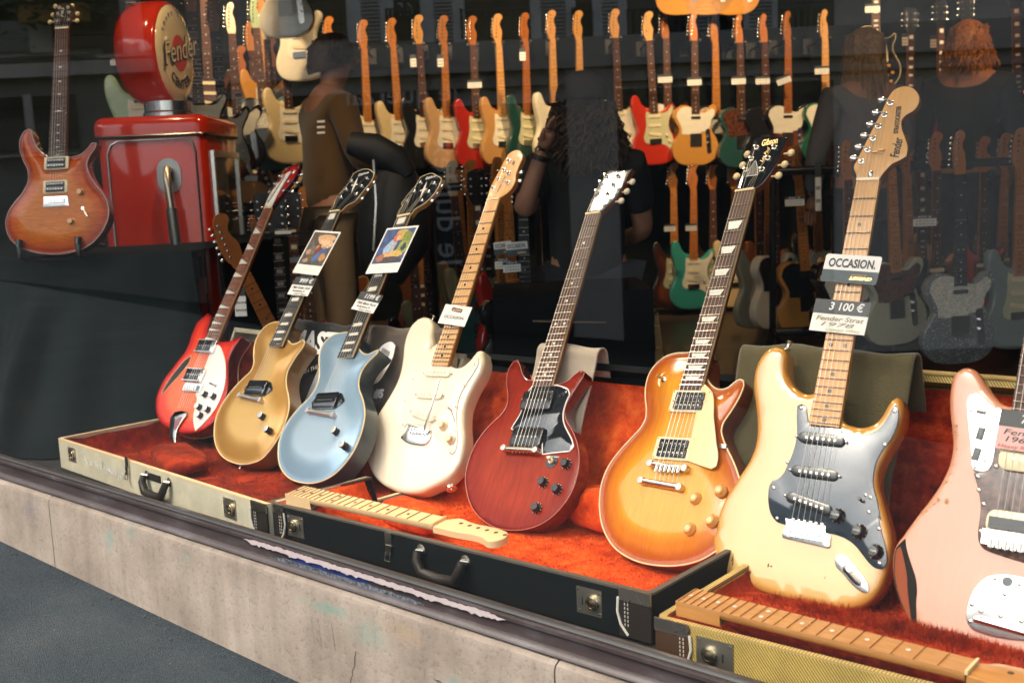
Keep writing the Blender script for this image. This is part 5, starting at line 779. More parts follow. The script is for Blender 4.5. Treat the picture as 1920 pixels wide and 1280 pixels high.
    d['nut']=[[-21,648],[21,648]]; d['heel']=[[-28,184],[28,184]]; d['head']=[(-21,652),(-24,664),(-32,672),(-36,690),(-22,800),(-14,822),(0,832),(20,830),(34,815),(34,798),(22,780),(16,760),(22,738),(30,718),(28,694),(24,668),(21,652)]
    d['pts']['posts']=[[-14-i*-.0+0,680+i*23] for i in range(6)]; d['pts']['btn']=[[-48+i*2.2,680+i*23] for i in range(6)]
    r=empty('electric_guitar',F_(D,'J'),'faded shell pink offset-waist electric guitar with chipped paint cut off by the right edge','guitar',G)
    pk=burst('shell_pink',[(0,[.56,.21,.10]),(6,[.62,.28,.17]),(30,[.64,.31,.21]),(150,[.66,.35,.25])],grain=(.93,14),rough=.22,coat=.4); b,A=body_solid(r,d,[pk,pk],42,'round',10)
    def keep(pts,m=2.5): return pts
    g2=d['guardL']+[(30,-25),(60,20),(110,40),(130,80),(95,110),(100,150),(125,210),(110,240),(60,200),(30,192),(-28,195)]
    slab_obj('pickguard',g2,2.6,.2,[plain('tortoise',[.10,.05,.035],.12,coat=.4,var=.7,scale=90),plain('tortoise_edge',[.3,.13,.07],.3)],r,corner=40,ztop=bevel(.8),rounds=(.4,.8))
    up=slab_obj('control_plate',d['upplate'],4,.3,chrome,r,corner=60,ztop=bevel(.8),rounds=(.4,.8))
    for p in P['slots']: flat('roller_slot',rrect(p[0],p[1],11 if p is not P['slots'][0] else 15,20 if p is not P['slots'][0] else 7,1.5,-8),4.4,3,blackp,up,.2)
    screws(r,P['screws'],3.2)
    make_neck(r,d,8,(maple,rose),'dot',pearl,12)
    h=headstock(r,d,[maple,mapleD],-1,14,chrome)
    for p in P['pu']: pickup('jm',(p[0]+47,p[1]-1),3,r,0)
    q=P['bridge'][0]; mb=MB(); mb.box((q[0]*.001,q[1]*.001-.012,.006),(q[0]*.001+.094,q[1]*.001+.011,.011)); o=mb.obj('bridge',chrome,r); saddles(o,11,nickel,9)
    mb=MB(); mb.box((q[0]*.001+.008,q[1]*.001+.013,.003),(q[0]*.001+.092,q[1]*.001+.030,.016)); mb.obj('mute_bar',blackp,r)
    tp=P['tailp']+[(60,P['tailp'][-1][1]-8),(64,P['tailb'][-1][1]+5)]+P['tailb'][::-1][:-1]
    t=slab_obj('tailpiece',tp,4,.3,chrome,r,corner=60,ztop=bevel(1),rounds=(.5,1)); screws(t,P['tscrews'],4)
    p=P['tbig'][0]; mb=MB(); mb.lathe([(.0075,.004),(.0075,.0044),(.0001,.0045)],(p[0]*.001,p[1]*.001,0),n=18); mb.obj('lock_button',plain('dark_button',[.1,.12,.13],.3),t)
    a,b2=P['bar']; mb=MB(); mb.tube([(a[0]*.001,a[1]*.001,.011),((b2[0]+20)*.001,(b2[1]-4)*.001,.011)],.0062,12); mb.obj('string_anchor',chrome,t)
    slab_obj('bare_patch',d['patch'],.5,-9,plain('patch_black',[.012,.009,.007],.5,spec=.1),b,corner=60); slab_obj('sunburst_patch',d['patch2'],.9,-8,burst('old_burst',[(0,[.25,.05,.01]),(6,[.5,.18,.02]),(12,[.6,.28,.05]),(150,[.75,.3,.03])],rough=.4,coat=.05,spec=.15),b,corner=60)
    mb=MB(); rr=np.random.RandomState(9)
    for i,p in enumerate(d['chips']):
        big=i in(7,8)
        for k in range(1 if big else 4):
            x,y=np.array(p)+(0 if big else 1)*rr.uniform(-4,4,2); s=rr.uniform(3.5,6) if big else rr.uniform(.5,1.7); mb.add([((x+s*math.cos(a)*rr.uniform(.5,1.2))*.001,(y+s*math.sin(a)*rr.uniform(.6,1.6))*.001,.0004) for a in np.linspace(0,6.28,9)[:-1]],[tuple(range(8))])
    mb.obj('paint_chips',plain('bare_alder',[.42,.2,.07],.6,var=.3,scale=200),b)

front_guitars(D)
# ------------------------------------------------------------------ cases, cloths and necks of the display
redp=plush('red_plush',[.34,.018,.004],[.80,.085,.009],[.95,.21,.03]); redd=plush('deep_red_plush',[.05,.003,.002],[.24,.014,.004],[.55,.05,.010],14); redf=plush('shaggy_red_plush',[.10,.006,.003],[.42,.028,.006],[.70,.10,.018],30)
blackt=plain('black_tolex',[.005,.0068,.0075],.65,bmp=.3,scale=500,var=.3,spec=.1); beiget=stripes('cream_tolex',[.58,.53,.38],[.76,.70,.52],260,(0,R(90),0),.6); tweed=stripes('tweed_cloth',[.16,.12,.02],[.66,.46,.12],75,(0,R(38),0),.6); leather=plain('dark_leather',[.02,.015,.012],.45,spec=.3,bmp=.3,scale=120); brownl=plain('brown_leather',[.06,.03,.015],.4,bmp=.3,scale=120); whitest=plain('white_piping',[.7,.66,.58],.5)
def nz(x,y,s=1.,seed=0): return (math.sin(x*9.1*s+seed)+math.sin(y*11.3*s+x*5.7*s+seed*2.1)+math.sin((x-y)*17.7*s+seed*.7))/3
def case(name,label,o,xd,L_,W_,h,th,shell,rimm,plushm,rimw,lidlen,lidlean,lining,fh=.012,lumps=0,endm=None,pad=0,skew=0):
    M=basis(o,xd); root=empty('guitar_case',M,label,'guitar case','open guitar cases of the display')
    A=rrect(L_/2,W_/2,L_,W_,.012,n=3)*1.; 
    mb=MB(); t=.011
    # walls as a hollow tray
    O=rrect(L_/2,W_/2,L_,W_,.014,n=4); I=rrect(L_/2,W_/2,L_-2*t,W_-2*t,.008,n=4); n=len(O)
    hv=np.full(n,h)
    if skew:
        O=np.insert(O,10,[[O[9,0],.275],[O[9,0],.262]],0); I=np.insert(I,10,[[I[9,0],.275],[I[9,0],.262]],0); n=len(O); hv=np.full(n,h); hv[5:11]=.02
    if name=='beige':
        O=np.vstack([O,[[O[19,0],.275],[O[19,0],.288]]]); I=np.vstack([I,[[I[19,0],.275],[I[19,0],.288]]]); n=len(O); hv=np.full(n,h); hv[0:5]=.02; hv[-1]=.02
    for Q in(O,I): Q[:,0]+=skew*Q[:,1]/W_*(1-Q[:,0]/L_)
    vs=[(p[0],p[1],0) for p in O]+[(p[0],p[1],q) for p,q in zip(O,hv)]+[(p[0],p[1],q) for p,q in zip(I,hv)]+[(p[0],p[1],.008) for p in I]
    fs_=[(k,(k+1)%n,n+(k+1)%n,n+k) for k in range(n)]
    fr_=[(n+k,n+(k+1)%n,2*n+(k+1)%n,2*n+k) for k in range(n)]; fi=[(2*n+k,2*n+(k+1)%n,3*n+(k+1)%n,3*n+k) for k in range(n)]
    mb.add(vs,fs_+fi); mb.add([vs[k] for k in range(n)],[tuple(range(n))[::-1]]); sh=mb.obj('shell',shell,root,smooth=35)
    mb=MB(); mb.add([(p[0],p[1],q) for p,q in zip(O,hv)]+[(p[0],p[1],q+.004) for p,q in zip(O,hv)]+[(p[0],p[1],q+.004) for p,q in zip(I,hv)]+[(p[0],p[1],q-.002) for p,q in zip(I,hv)],[(k,(k+1)%n,n+(k+1)%n,n+k) for k in range(n)]+fr_+fi); mb.obj('rim',rimm,root,smooth=35)
    # plush lining: floor with folds rising to the walls
    mb=MB()
    def fn(u,v):
        x=t+u*(L_-2*t); y=t+v*(W_-2*t); e=min(u*(L_-2*t) if not(skew and y>.25) else 1,(1-u)*(L_-2*t) if not(name=='beige' and y>.25) else 1,v*(W_-2*t),(1-v)*(W_-2*t)); z=fh+.004*nz(x*3,y*3,1,L_)+(h-.008-fh)*max(0,1-e/.05)**2
        z+=lumps*.012*max(0,nz(x*1.4,y*2.,1.2,3))*(0 if (skew and x<.25) or (name=='beige' and x>.9) else 1)+pad*max(0,1-y/.13)**.6+pad*1.5*max(0,1-x/.15)**.5*min(1,max(0,(.25-y)/.1))
        return (x+skew*y/W_*(1-x/L_),y,min(z,h-.002+.006*lumps*max(0,nz(x*4,y*4,1,1))))
    mb.grid(fn,90,36); mb.obj('plush_lining',plushm,root,smooth=80)
    lo=[o for o in root.children if o.name.startswith('plush_lining')][0]; cnt,ln={'tweed':(15000,.014),'black':(16000,.0055),'beige':(9000,.006)}[name]; pile('plush_pile',fn,cnt,ln,plushm,lo,5)
    # lid, leaning open behind
    if lidlen:
        ca,sa=math.cos(R(lidlean)),math.sin(R(lidlean))
        def lp(x,d,l): return (x,W_+.004+d*ca+l*sa,h+.003-d*sa+l*ca)
        mb=MB(); T=.05
        mb.hexa([lp(0,T,0),lp(L_,T,0),lp(L_,T+.012,0),lp(0,T+.012,0),lp(0,T,lidlen),lp(L_,T,lidlen),lp(L_,T+.012,lidlen),lp(0,T+.012,lidlen)])
        for a,b in((0,.012),(L_-.012,L_)): mb.hexa([lp(a,0,0),lp(b,0,0),lp(b,T,0),lp(a,T,0),lp(a,0,lidlen),lp(b,0,lidlen),lp(b,T,lidlen),lp(a,T,lidlen)])
        mb.hexa([lp(0,0,lidlen-.012),lp(L_,0,lidlen-.012),lp(L_,T,lidlen-.012),lp(0,T,lidlen-.012),lp(0,0,lidlen+.002),lp(L_,0,lidlen+.002),lp(L_,T,lidlen+.002),lp(0,T,lidlen+.002)])
        lid=mb.obj('lid',shell,root,smooth=0)
        if lining: 
            mb=MB()
            def fl_(u,v): return lp(.012+u*(L_-.024),T-.004-.006*abs(nz(u*L_*3,v*2,1,5))-.018*max(0,1-min(u*L_,(1-u)*L_,v*lidlen,(1-v)*lidlen)/.03)**2,v*(lidlen-lining))
            mb.grid(fl_,60,16); mb.obj('lid_lining',plushm,lid,smooth=80)
        if rimw:
            mb=MB(); mb.tube([lp(0,0,lidlen+.004),lp(L_,0,lidlen+.004)],.005,8); mb.obj('lid_edge',rimw,lid)
    return root,L_,W_,h
def latch(root,x,z,flip=False,w=.052,hh=.046):
    mb=MB(); mb.box((x-w/2,-.0022,z-hh/2),(x+w/2,.002,z+hh/2)); o=mb.obj('lock',plain('old_lock_plate',[.46,.43,.36],.42,1),root,smooth=0); k=(-1 if flip else 1)
    mb=MB(); mb.lathe([(.0135,0),(.0135,.003),(.0115,.004),(.0112,.007),(.008,.008),(.0075,.0062),(.0055,.0062),(.005,.009),(.0001,.0092)],(x+k*.008,-.002,z),(0,-1,0),22); mb.obj('lock_button',plain('lock_brass',[.55,.47,.33],.22,1),o)
    mb=MB(); mb.box((x-k*.014-.0012,-.0026,z-.008),(x-k*.014+.0012,-.002,z+.006)); mb.obj('keyhole',blackp,o,smooth=0)
    mb=MB()
    for sx in(-1,1):
        for sz in(-1,1): mb.lathe([(.0024,0),(.0018,.0012),(.0001,.0014)],(x+sx*(w/2-.005),-.0022,z+sz*(hh/2-.005)),(0,-1,0),8)
    mb.obj('rivets',nickel,o)
def handle(root,x,z,w=.115,drop=.036):
    mb=MB(); P=[(x-w/2,-.010,z),(x-w/2+.002,-.017,z-.014),(x-w*.36,-.019,z-drop),(x,-.020,z-drop-.004),(x+w*.36,-.019,z-drop),(x+w/2-.002,-.017,z-.014),(x+w/2,-.010,z)]
    mb.tube(P,[.009,.0095,.0105,.0115,.0105,.0095,.009],10); h=mb.obj('handle',leather,root)
    for sx in(-1,1):
        mb=MB(); mb.lathe([(.012,0),(.012,.002),(.008,.004),(.0001,.0045)],(x+sx*w/2,0,z),(0,-1,0),14); mb.tube([(x+sx*w/2-.011,-.006,z+.002),(x+sx*w/2,-.014,z+.004),(x+sx*w/2+.011,-.006,z+.002)],.0026,6); mb.obj('handle_loop',nickel,h)
def hasp(root,x,z):
    mb=MB(); mb.box((x-.009,-.004,z-.006),(x+.009,.001,z+.022)); mb.box((x-.007,-.006,z-.024),(x+.007,-.002,z-.003)); o=mb.obj('hasp',nickel,root,smooth=0); mb=MB(); mb.tube([(x-.007,-.0065,z-.018),(x-.007,-.0085,z-.034),(x+.007,-.0085,z-.034),(x+.007,-.0065,z-.018)],.0016,6); mb.obj('hasp_loop',nickel,o)
def corner(root,x,h,side,mat=None):
    # leather end cap with piping and stitches, metal corner plate
    s=-1 if side else 1
    mb=MB(); mb.box((min(x,x+s*.062),-.0018,.004),(max(x,x+s*.062),.003,h-.002)); o=mb.obj('end_cap',mat or leather,root,smooth=0)
    mb=MB(); mb.tube([(x+s*.062,-.003,h-.012),(x+s*.064,-.003,h*.55),(x+s*.058,-.003,h*.3),(x+s*.044,-.003,.008)],.0022,6); mb.obj('piping',whitest,o)
    mb=MB()
    for k in range(7):
        for dx in(.050,.044): z=h*.28+k*h*.085; mb.box((x+s*dx-.0006,-.0026,z),(x+s*dx+.0006,-.0016,z+h*.05))
    mb.obj('stitches',whitest,o,smooth=0)
    mb=MB(); mb.box((min(x-s*.001,x+s*.06),-.0034,h-.016),(max(x-s*.001,x+s*.06),.0,h+.0045)); mb.obj('corner_plate',nickel,o,smooth=0)
# black case
bc,L_,W_,h=case('black','long black guitar case lying open, lined with bright red plush, holding a loose pale neck',(-1.935,.104,.202),(1,-.012,0),.99,.46,.082,0,blackt,plain('worn_black_edge',[.09,.075,.06],.6),redp,None,.275,26,.035,lumps=.6,pad=.045,skew=.07)
latch(bc,.098,.047,True); latch(bc,.868,.048); handle(bc,.53,.064); hasp(bc,.385,.062); corner(bc,0,h,0); corner(bc,.99,h,1)
# beige case
d=Vector((-1.912,.086,0))-Vector((-2.997,.195,0))
be,L_,W_,h=case('beige','cream tolex guitar case lying open at the left, lined with dark red plush',(-2.997,.197,.205),d,1.088,.47,.079,0,beiget,plain('cream_case_edge',[.68,.52,.31],.5),redd,None,.27,26,.03,lumps=.9)
latch(be,.098,.05,w=.045,hh=.04); latch(be,.935,.047); handle(be,.60,.062); hasp(be,.44,.07); corner(be,1.088,h,1)
mb=MB(); rr=np.random.RandomState(4)
for k in range(26):
    x=.16+k*.0095; z=.048+rr.uniform(-.008,.008)-.0006*k; p=[(x,-.0008,z)]
    for j in range(5): p.append((p[-1][0]+rr.uniform(-.004,.007),-.0008,z+rr.uniform(-.012,.012)))
    mb.tube(p,.0007,4)
mb.obj('chalk_scrawl',inkW,be)
mb=MB(); mb.box((.545,-.0025,.052),(.612,.001,.07)); mb.obj('name_holder',leather,be,smooth=0)
# tweed case
tw,L_,W_,h=case('tweed','golden tweed guitar case lying open at the right, lined with shaggy red plush',(-.914,.057,.19),(1,.0,0),1.02,.46,.076,0,tweed,stripes('tweed_edge',[.25,.16,.04],[.7,.5,.18],120,(0,R(60),0)),redf,stripes('tweed_edge',0,0,0,0),.33,24,.02,fh=.03,lumps=1.3)
latch(tw,.104,.042,True,w=.062,hh=.05); corner(tw,0,h,0,brownl)
# loose accessory lumps of plush: padded neck rests
def cushion(name,label,c,size,rot,m):
    M=Matrix.Translation(c)@Matrix.Rotation(R(rot),4,'Z'); mb=MB()
    def fn(u,v):
        a=2*math.pi*u; t=math.pi*v; x,y,z=math.sin(t)*math.cos(a),math.sin(t)*math.sin(a),math.cos(t); f=lambda q:math.copysign(abs(q)**.6,q); k=1+.07*nz(x*1.2,y*1.3,.5,size[0]*40)
        return (f(x)*size[0]*k,f(y)*size[1]*k,f(z)*size[2]*k)
    mb.grid(fn,36,18); o=mb.obj(name,m,smooth=80,fix=True); o.matrix_world=M; return tag(o,label,'cushion','plush padding blocks in the cases')
cushion('plush_block','red plush padding block between the ivory guitar and the pale loose neck',(-1.65,.26,.262),(.085,.035,.03),-10,redp)
cushion('plush_block','large red plush block between the cherry and the amber guitars',(-1.27,.50,.265),(.14,.045,.045),-2,redp)
cushion('plush_block','dark red plush fold under the red hollow guitar',(-2.62,.34,.245),(.15,.06,.022),-22,redd)
rl=cushion('plush_block','shaggy red plush roll behind the loose rosewood neck',(-.58,.20,.243),(.30,.045,.034),-2,redf); pile('plush_pile',lambda u,v:(math.sin(math.pi*(v*.5))*math.cos(6.2832*u)*.30,math.sin(math.pi*(v*.5))*math.sin(6.2832*u)*.045,math.cos(math.pi*v*.5)**.6*.034),9000,.017,redf,rl,7)
# loose necks
def loose_neck(label,a,b,wa,wb,tilt,mats,head,dots,fm,thick=.024):
    a=Vector(a);b=Vector(b); y=(b-a).normalized(); x=UZ.cross(y).normalized()*-1; x=y.cross(UZ).normalized(); n=x.cross(y).normalized(); M=Matrix.Rotation(0,4,'Z')
    F=Matrix(((x.x,y.x,n.x,a.x),(x.y,y.y,n.y,a.y),(x.z,y.z,n.z,a.z),(0,0,0,1)))@Matrix.Rotation(R(tilt),4,'Y'); root=empty('guitar_neck',F,label,'guitar neck','loose guitar necks lying on the cases')
    Ln=(b-a).length*1000; P=[(-wa/2,0),(wa/2,0),(wb/2,Ln),(-wb/2,Ln)]
    fb=flat('fretboard',P,0,-5,mats[1],root,.8); 
    mb=MB(); N=10;K=14
    def sec(u,v):
        yy=Ln*v; wv=wa+(wb-wa)*v; heel=1 if yy<78 else 0; an=math.pi*u; dep=(20 if heel else 15)
        q=math.sin(an); q=min(1,q*4) if heel else q**.7
        return ((-wv/2*math.cos(an) if not heel else -wv/2*max(-1,min(1,math.cos(an)*1.35)))*.001,yy*.001,(-5-dep*q)*.001)
    for v0,v1,k in((0,77.9/Ln,4),(78.1/Ln,1,18)): mb.grid(lambda u,v:sec(u,v0+(v1-v0)*v),N,k)
    mb.add([sec(i/N,0) for i in range(N+1)],[tuple(range(N+1))]); mb.obj('neck_back',mats[0],root,fix=True,smooth=50)
    S=Ln/(1-2**(-21.4/12)); mb=MB(); ins=MB()
    for k in range(1,22):
        yy=Ln-S*(1-2**(-k/12)); wv=wb+(wa-wb)*(Ln-yy)/Ln; mb.tube([(-wv/2*.00098,yy*.001,.0002),(wv/2*.00098,yy*.001,.0001)],.0008,6)
        if k in(3,5,7,9,12,15,17,19,21):
            ym=Ln-S*(1-(2**(-k/12)+2**(-(k-1)/12))/2)
            for dx in((-11,11) if k==12 else (0,)): ins.lathe([(.0034,.0),(.0034,.0003),(.0001,.00032)],(dx*.001,ym*.001,0),n=14)
    mb.obj('frets',fm,fb); ins.obj('inlays',dots,fb)
    if head=='nut':pass
    mb=MB(); mb.box((-wb*.0005,Ln*.001,-.004),(wb*.0005,Ln*.001+.004,.002)); mb.obj('nut',mats[2],root,smooth=0)
    H=[(-21,2),(-23,12),(-34,24),(-36,40),(-30,60),(-26,150),(-20,172),(-6,184),(12,185),(28,174),(31,160),(24,146),(22,140),(22,60),(21,2)] if head=='t' else [(-21,2),(-24,14),(-32,26),(-34,42),(-20,150),(-12,172),(4,183),(22,183),(35,170),(35,156),(24,140),(16,118),(22,92),(30,72),(28,48),(24,24),(21,2)]
    # headstock set below the fretboard
    hs=slab_obj('headstock',[(p[0]*wb/43,p[1]*wb/43+Ln) for p in H],-4,-18,mats[0],root,corner=50,ztop=bevel(1.5),rounds=(.6,1.5))
    mb=MB()
    for i in range(6): mb.lathe([(.0044,-.0041),(.0044,-.0037),(.0001,-.0036)],((-14+i*1.6)*.001,(Ln+46+i*23)*.001,0),n=12)
    mb.obj('tuner_holes',plain('hole_dark',[.10,.05,.02],.8),hs)
    return root
loose_neck('unfinished pale maple guitar neck lying along the rim of the black case',(-1.876,.135,.316),(-1.452,.137,.316),52,39,6,(mapleP,mapleP,mapleP),'t',plain('dark_dot',[.12,.07,.03],.5),plain('dark_frets2',[.22,.15,.09],.5))
loose_neck('brown rosewood guitar neck with pearl dots lying across the tweed case',(-.889,.106,.296),(-.448,.089,.296),57,43,3,(wood('roasted_neck',[.42,.17,.04],[.56,.27,.08]),wood('pau_ferro',[.40,.18,.06],[.56,.29,.11],rough=.4),ivory),'s',pearl,brass)
# cloths over the lids
def drape(name,label,x0,x1,yt,zt,front,back,mat,seed,cat='cloth',lean=.42,sag=.008,wav=.012):
    mb=MB(); Lf=front; 
    def fn(u,v):
        s=(v*(front+back))-front    # <0 front side, >0 behind
        x=x0+(x1-x0)*u; ww=wav*nz(x*2.2,s*1.5,1,seed); r=.022
        if s<-.03: k=-s-.03; p=(x+.03*k*math.sin(seed+u*3),yt-r-k*lean*.9+ww*min(1,k*8),zt-.022-k*.9+sag*0)
        elif s>.03: k=s-.03; p=(x,yt+r+k*.25+ww*.5,zt-.022-k)
        else: a=(s/.03)*math.pi/2; p=(x,yt+r*math.sin(a),zt-.022+r*math.cos(a)+.006*nz(x*3,0,1,seed))
        return p
    mb.grid(fn,46,40); o=mb.obj(name,mat,smooth=80); sm=o.modifiers.new('thickness','SOLIDIFY'); sm.thickness=.004; return tag(o,label,cat,None)
olive=plain('olive_cotton',[.085,.07,.03],.95,bmp=.5,scale=300,sheen=.3); drape('draped_cloth','olive green cloth draped over the case lid behind the cream guitar',-1.045,-.705,.60,.617,.30,.12,olive,2.)
bt=plain('brown_cotton',[.10,.075,.058],.95,bmp=.5,scale=300,sheen=.3); ts=drape('t_shirt','brown t-shirt with a white printed foot hanging over the lid beside the blue guitar',-2.20,-1.935,.70,.585,.26,.12,bt,5.,'t-shirt')
bk=plain('black_cotton',[.018,.019,.02],.95,bmp=.5,scale=300,sheen=.2); t2=drape('t_shirt','black t-shirt with white lettering hanging between the gold and blue guitars',-2.60,-2.21,.745,.575,.26,.12,bk,7.,'t-shirt')
gc=plain('grey_beige_cotton',[.40,.33,.25],.95,bmp=.4,scale=300,sheen=.3); drape('cleaning_cloth','pale beige cloth folded over the lid behind the cherry guitar',-1.60,-1.43,.665,.575,.22,.08,gc,1.)
mb=MB(); mb.grid(lambda u,v:(-1.70+.10*v+.03*u,.57+.008*math.sin(v*5)+.01*u,.30+.15*v-.02*u),6,14); o=mb.obj('cleaning_cloth',gc,smooth=80); sm=o.modifiers.new('thickness','SOLIDIFY'); sm.thickness=.004; tag(o,'thin beige strip of cloth left of the cherry guitar against red plush','cloth')
# prints of the shirts lie on their fronts
def shirt_frame(xc,yt,zt,k,lean=.42):
    n=Vector((0,-.9,.38)).normalized(); n=Vector((0,-.9,lean*.9)).normalized(); y=Vector((0,lean*.9,.9)).normalized(); o=Vector((xc,yt-.022-k*lean*.9-.016,zt-.022-k*.9)); return Matrix(((1,y.x*0,0,o.x),(0,y.y,n.y,o.y),(0,y.z,n.z,o.z),(0,0,0,1)))
def put(o,parent,M): o.parent=parent; o.matrix_world=M; return o
t=text('MASTER',.075,inkW,None,None,bold=.003); put(t,t2,shirt_frame(-2.41,.745,.575,.035)@Matrix.Diagonal((1,1.15,1,1)))
mb=MB(); mb.add([(-.055,-.05,0),(.04,-.05,0),(.06,.05,0),(-.03,.05,0)],[(0,1,2,3)]); o=mb.obj('print_box',inkW,smooth=0); put(o,t2,shirt_frame(-2.37,.745,.575,.15))
t=text('IN THE HOUSE',.018,inkW,None,None); put(t,t2,shirt_frame(-2.40,.745,.575,.10)@Matrix.Rotation(R(20),4,'Z'))
foot=smooth_outline([(-30,-40),(-36,0),(-22,34),(0,48),(18,44),(26,20),(24,-30),(14,-62),(0,-74),(-4,-40)],4); mb=MB(); mb.add([(p[0]*.001,p[1]*.001,0) for p in foot],[tuple(range(len(foot)))]); o=mb.obj('printed_foot',inkW,smooth=0); put(o,ts,shirt_frame(-2.105,.70,.585,.06)@Matrix.Rotation(R(-16),4,'Z'))
mb=MB()
for k in range(9): mb.add([(-.020+.004*k,-.005,.0012),(-.0185+.004*k,-.005,.0012),(-.0185+.0036*k,.022,.0012),(-.020+.0036*k,.022,.0012)],[(0,1,2,3)])
put(mb.obj('print_lines',ink,smooth=0),ts,shirt_frame(-2.105,.70,.585,.058)@Matrix.Rotation(R(-16),4,'Z'))
t=text('#5',.03,inkW,None,None,bold=.002); put(t,ts,shirt_frame(-2.095,.70,.585,.155))
# ------------------------------------------------------------------ cards hanging on the strings
def card_thing(key,name,label,cat,z,draw):
    gk,q=D['cards'][key]; F=F_(D,gk); q=np.array(q); c=q.mean(0); ux=(q[1]-q[0]+q[2]-q[3])/2; w=np.linalg.norm(ux); uy=(q[0]-q[3]+q[1]-q[2])/2; hh=np.linalg.norm(uy); rot=math.degrees(math.atan2(ux[1],ux[0])); z=z+(6 if gk in 'GB' else 3)
    root=empty(name,F@loc2(c,z,rot),label,cat,'cards and price tags on the display guitars'); draw(root,w,hh); return root
def sheet(root,x0,y0,x1,y1,z,mat,name,r=.4):
    o=flat(name,rrect((x0+x1)/2,(y0+y1)/2,x1-x0,y1-y0,r),z+.5,z,mat,root,0); return o
def tx(root,s,x,y,size,mat,sh=0,w=None,bold=0,z=.9):
    t=text(s,size*.001,mat,root,loc2((x,y),z),'lettering',sh,bold=bold)
    if w: bpy.context.view_layer.update(); k=w*.001/max(t.dimensions.x,1e-5); t.matrix_local=loc2((x,y),z)@Matrix.Diagonal((k,1,1,1))
    return t
def price(p,l1,l2,l3):
    def f(r,w,h):
        sheet(r,-w/2,-h/2,w/2,h/2,0,card,'card'); sheet(r,-w/2,h*.06,w/2,h/2+.2,.6,cardD,'price_band'); tx(r,p,w*.08,h*.29,h*.34,inkW,.12,w*.62,.0003,1.3)
        tx(r,l1,0,-h*.09,h*.2,inkY if len(p)>5 and '3' in p else ink,.25,w*.86,.0001); 
        if l2: tx(r,l2,-w*.05,-h*.27,h*.17,inkY if '3' in p else ink,.25,w*.6)
        if l3: tx(r,l3,w*.1,-h*.42,h*.12,plain('ink_green',[.45,.5,.15],.6) if '3' in p else ink,.2,w*.6)
    return f
card_thing('tag3100','price_tag','price tag reading 3100 euros on the cream guitar neck','price tag',11,price('3 100 €','Fender Strat','1978','Olympic White'))
card_thing('tagG','price_tag','price tag reading 999 euros on the gold guitar neck','price tag',11,price('999 €','1966 Guitar Gold','Social Jeunes N','neuf dispo'))
card_thing('tagB','price_tag','price tag reading 1199 euros on the blue guitar neck','price tag',11,price('1199 €','1966 Blues Rock','Social Jeunes N','neuf dispo'))
def occ(r,w,h):
    sheet(r,-w/2,-h/2,w/2,h/2,0,card,'card',5); sheet(r,-w/2+.1,-h/2+.1,w/2-.1,-h*.06,.6,plain('slate_blue_print',[.05,.075,.085],.5),'lower_band',1); tx(r,'OCCASION.',0,h*.18,h*.42,plain('print_dark',[.03,.035,.04],.6),0,w*.84,.0006); tx(r,'guitare',w*.16,-h*.2,h*.13,plain('ink_orange',[.6,.25,.08],.6),.3,w*.28,0,1.3); tx(r,'LEGEND',w*.2,-h*.33,h*.15,gold_ink,.4,w*.4,.0004,1.3)
card_thing('occ','shop_card','rounded card reading OCCASION above a slate band on the cream guitar neck','card',13,occ)
def occ2(r,w,h):
    sheet(r,-w/2,-h/2,w/2,h/2,0,card,'card'); tx(r,'. OCCASION .',0,-h*.12,h*.22,ink,0,w*.86); o=flat('stamp',rrect(0,h*.27,w*.4,h*.2,3,-4),.8,.5,plain('stamp_brown',[.2,.09,.03],.6),r,0); tx(r,'guitare',0,h*.27,h*.13,card,.3,w*.3,0,1.1)
card_thing('occW','shop_card','small white card reading OCCASION with brown stamp on the ivory guitar neck','card',12,occ2)
def jcard(r,w,h):
    sheet(r,-w/2,-h/2,w/2,h/2,0,plain('pink_card',[.7,.42,.38],.6),'card'); sheet(r,-w/2,h*.08,w/2,h/2+.2,.6,cardD,'price_band'); tx(r,'7 900 €',w*.25,h*.29,h*.3,inkW,.1,w*.7,.0003,1.3); tx(r,'Fender',0,-h*.06,h*.2,ink,.2,w*.8); tx(r,'1962',-w*.1,-h*.24,h*.2,ink,.2,w*.5); tx(r,'Heavy Relic SB',0,-h*.42,h*.13,plain('ink_red',[.5,.05,.05],.6),.2,w*.9)
card_thing('tagJ','price_tag','price tag on pink paper hanging on the pink guitar at the right edge','price tag',14,jcard)
def photo(bg,items):
    def f(r,w,h):
        sheet(r,-w/2,-h/2,w/2,h/2,0,card,'card'); m=w*.045; p=sheet(r,-w/2+m,-h*.29,w/2-m,h/2-m,.6,bg,'printed_picture')
        for k,(x,y,rx,ry,c) in enumerate(items):
            P=[(w*x+w*rx*math.cos(a)*(1+.18*math.sin(3*a+k)),h*y+h*ry*math.sin(a)*(1+.15*math.cos(2*a+k))) for a in np.linspace(0,6.283,25)[:-1]]; P=[(max(-w/2+m,min(w/2-m,a)),max(-h*.285,min(h/2-m,b))) for a,b in P]
            mb=MB(); mb.add([(a*.001,b*.001,(1.2+.06*k)*.001) for a,b in P],[tuple(range(24))]); mb.obj('picture_shape',plain('print_%d_%d_%d'%tuple(int(q*255) for q in c),c,.5,var=.35,scale=160),p,smooth=0)
        for k in range(2): sheet(r,-w*.38,-h*(.36+.05*k)-.25,w*.38,-h*(.36+.05*k)+.25,.55,plain('faint_ink',[.55,.52,.5],.6),'printed_line',.1)
    return f
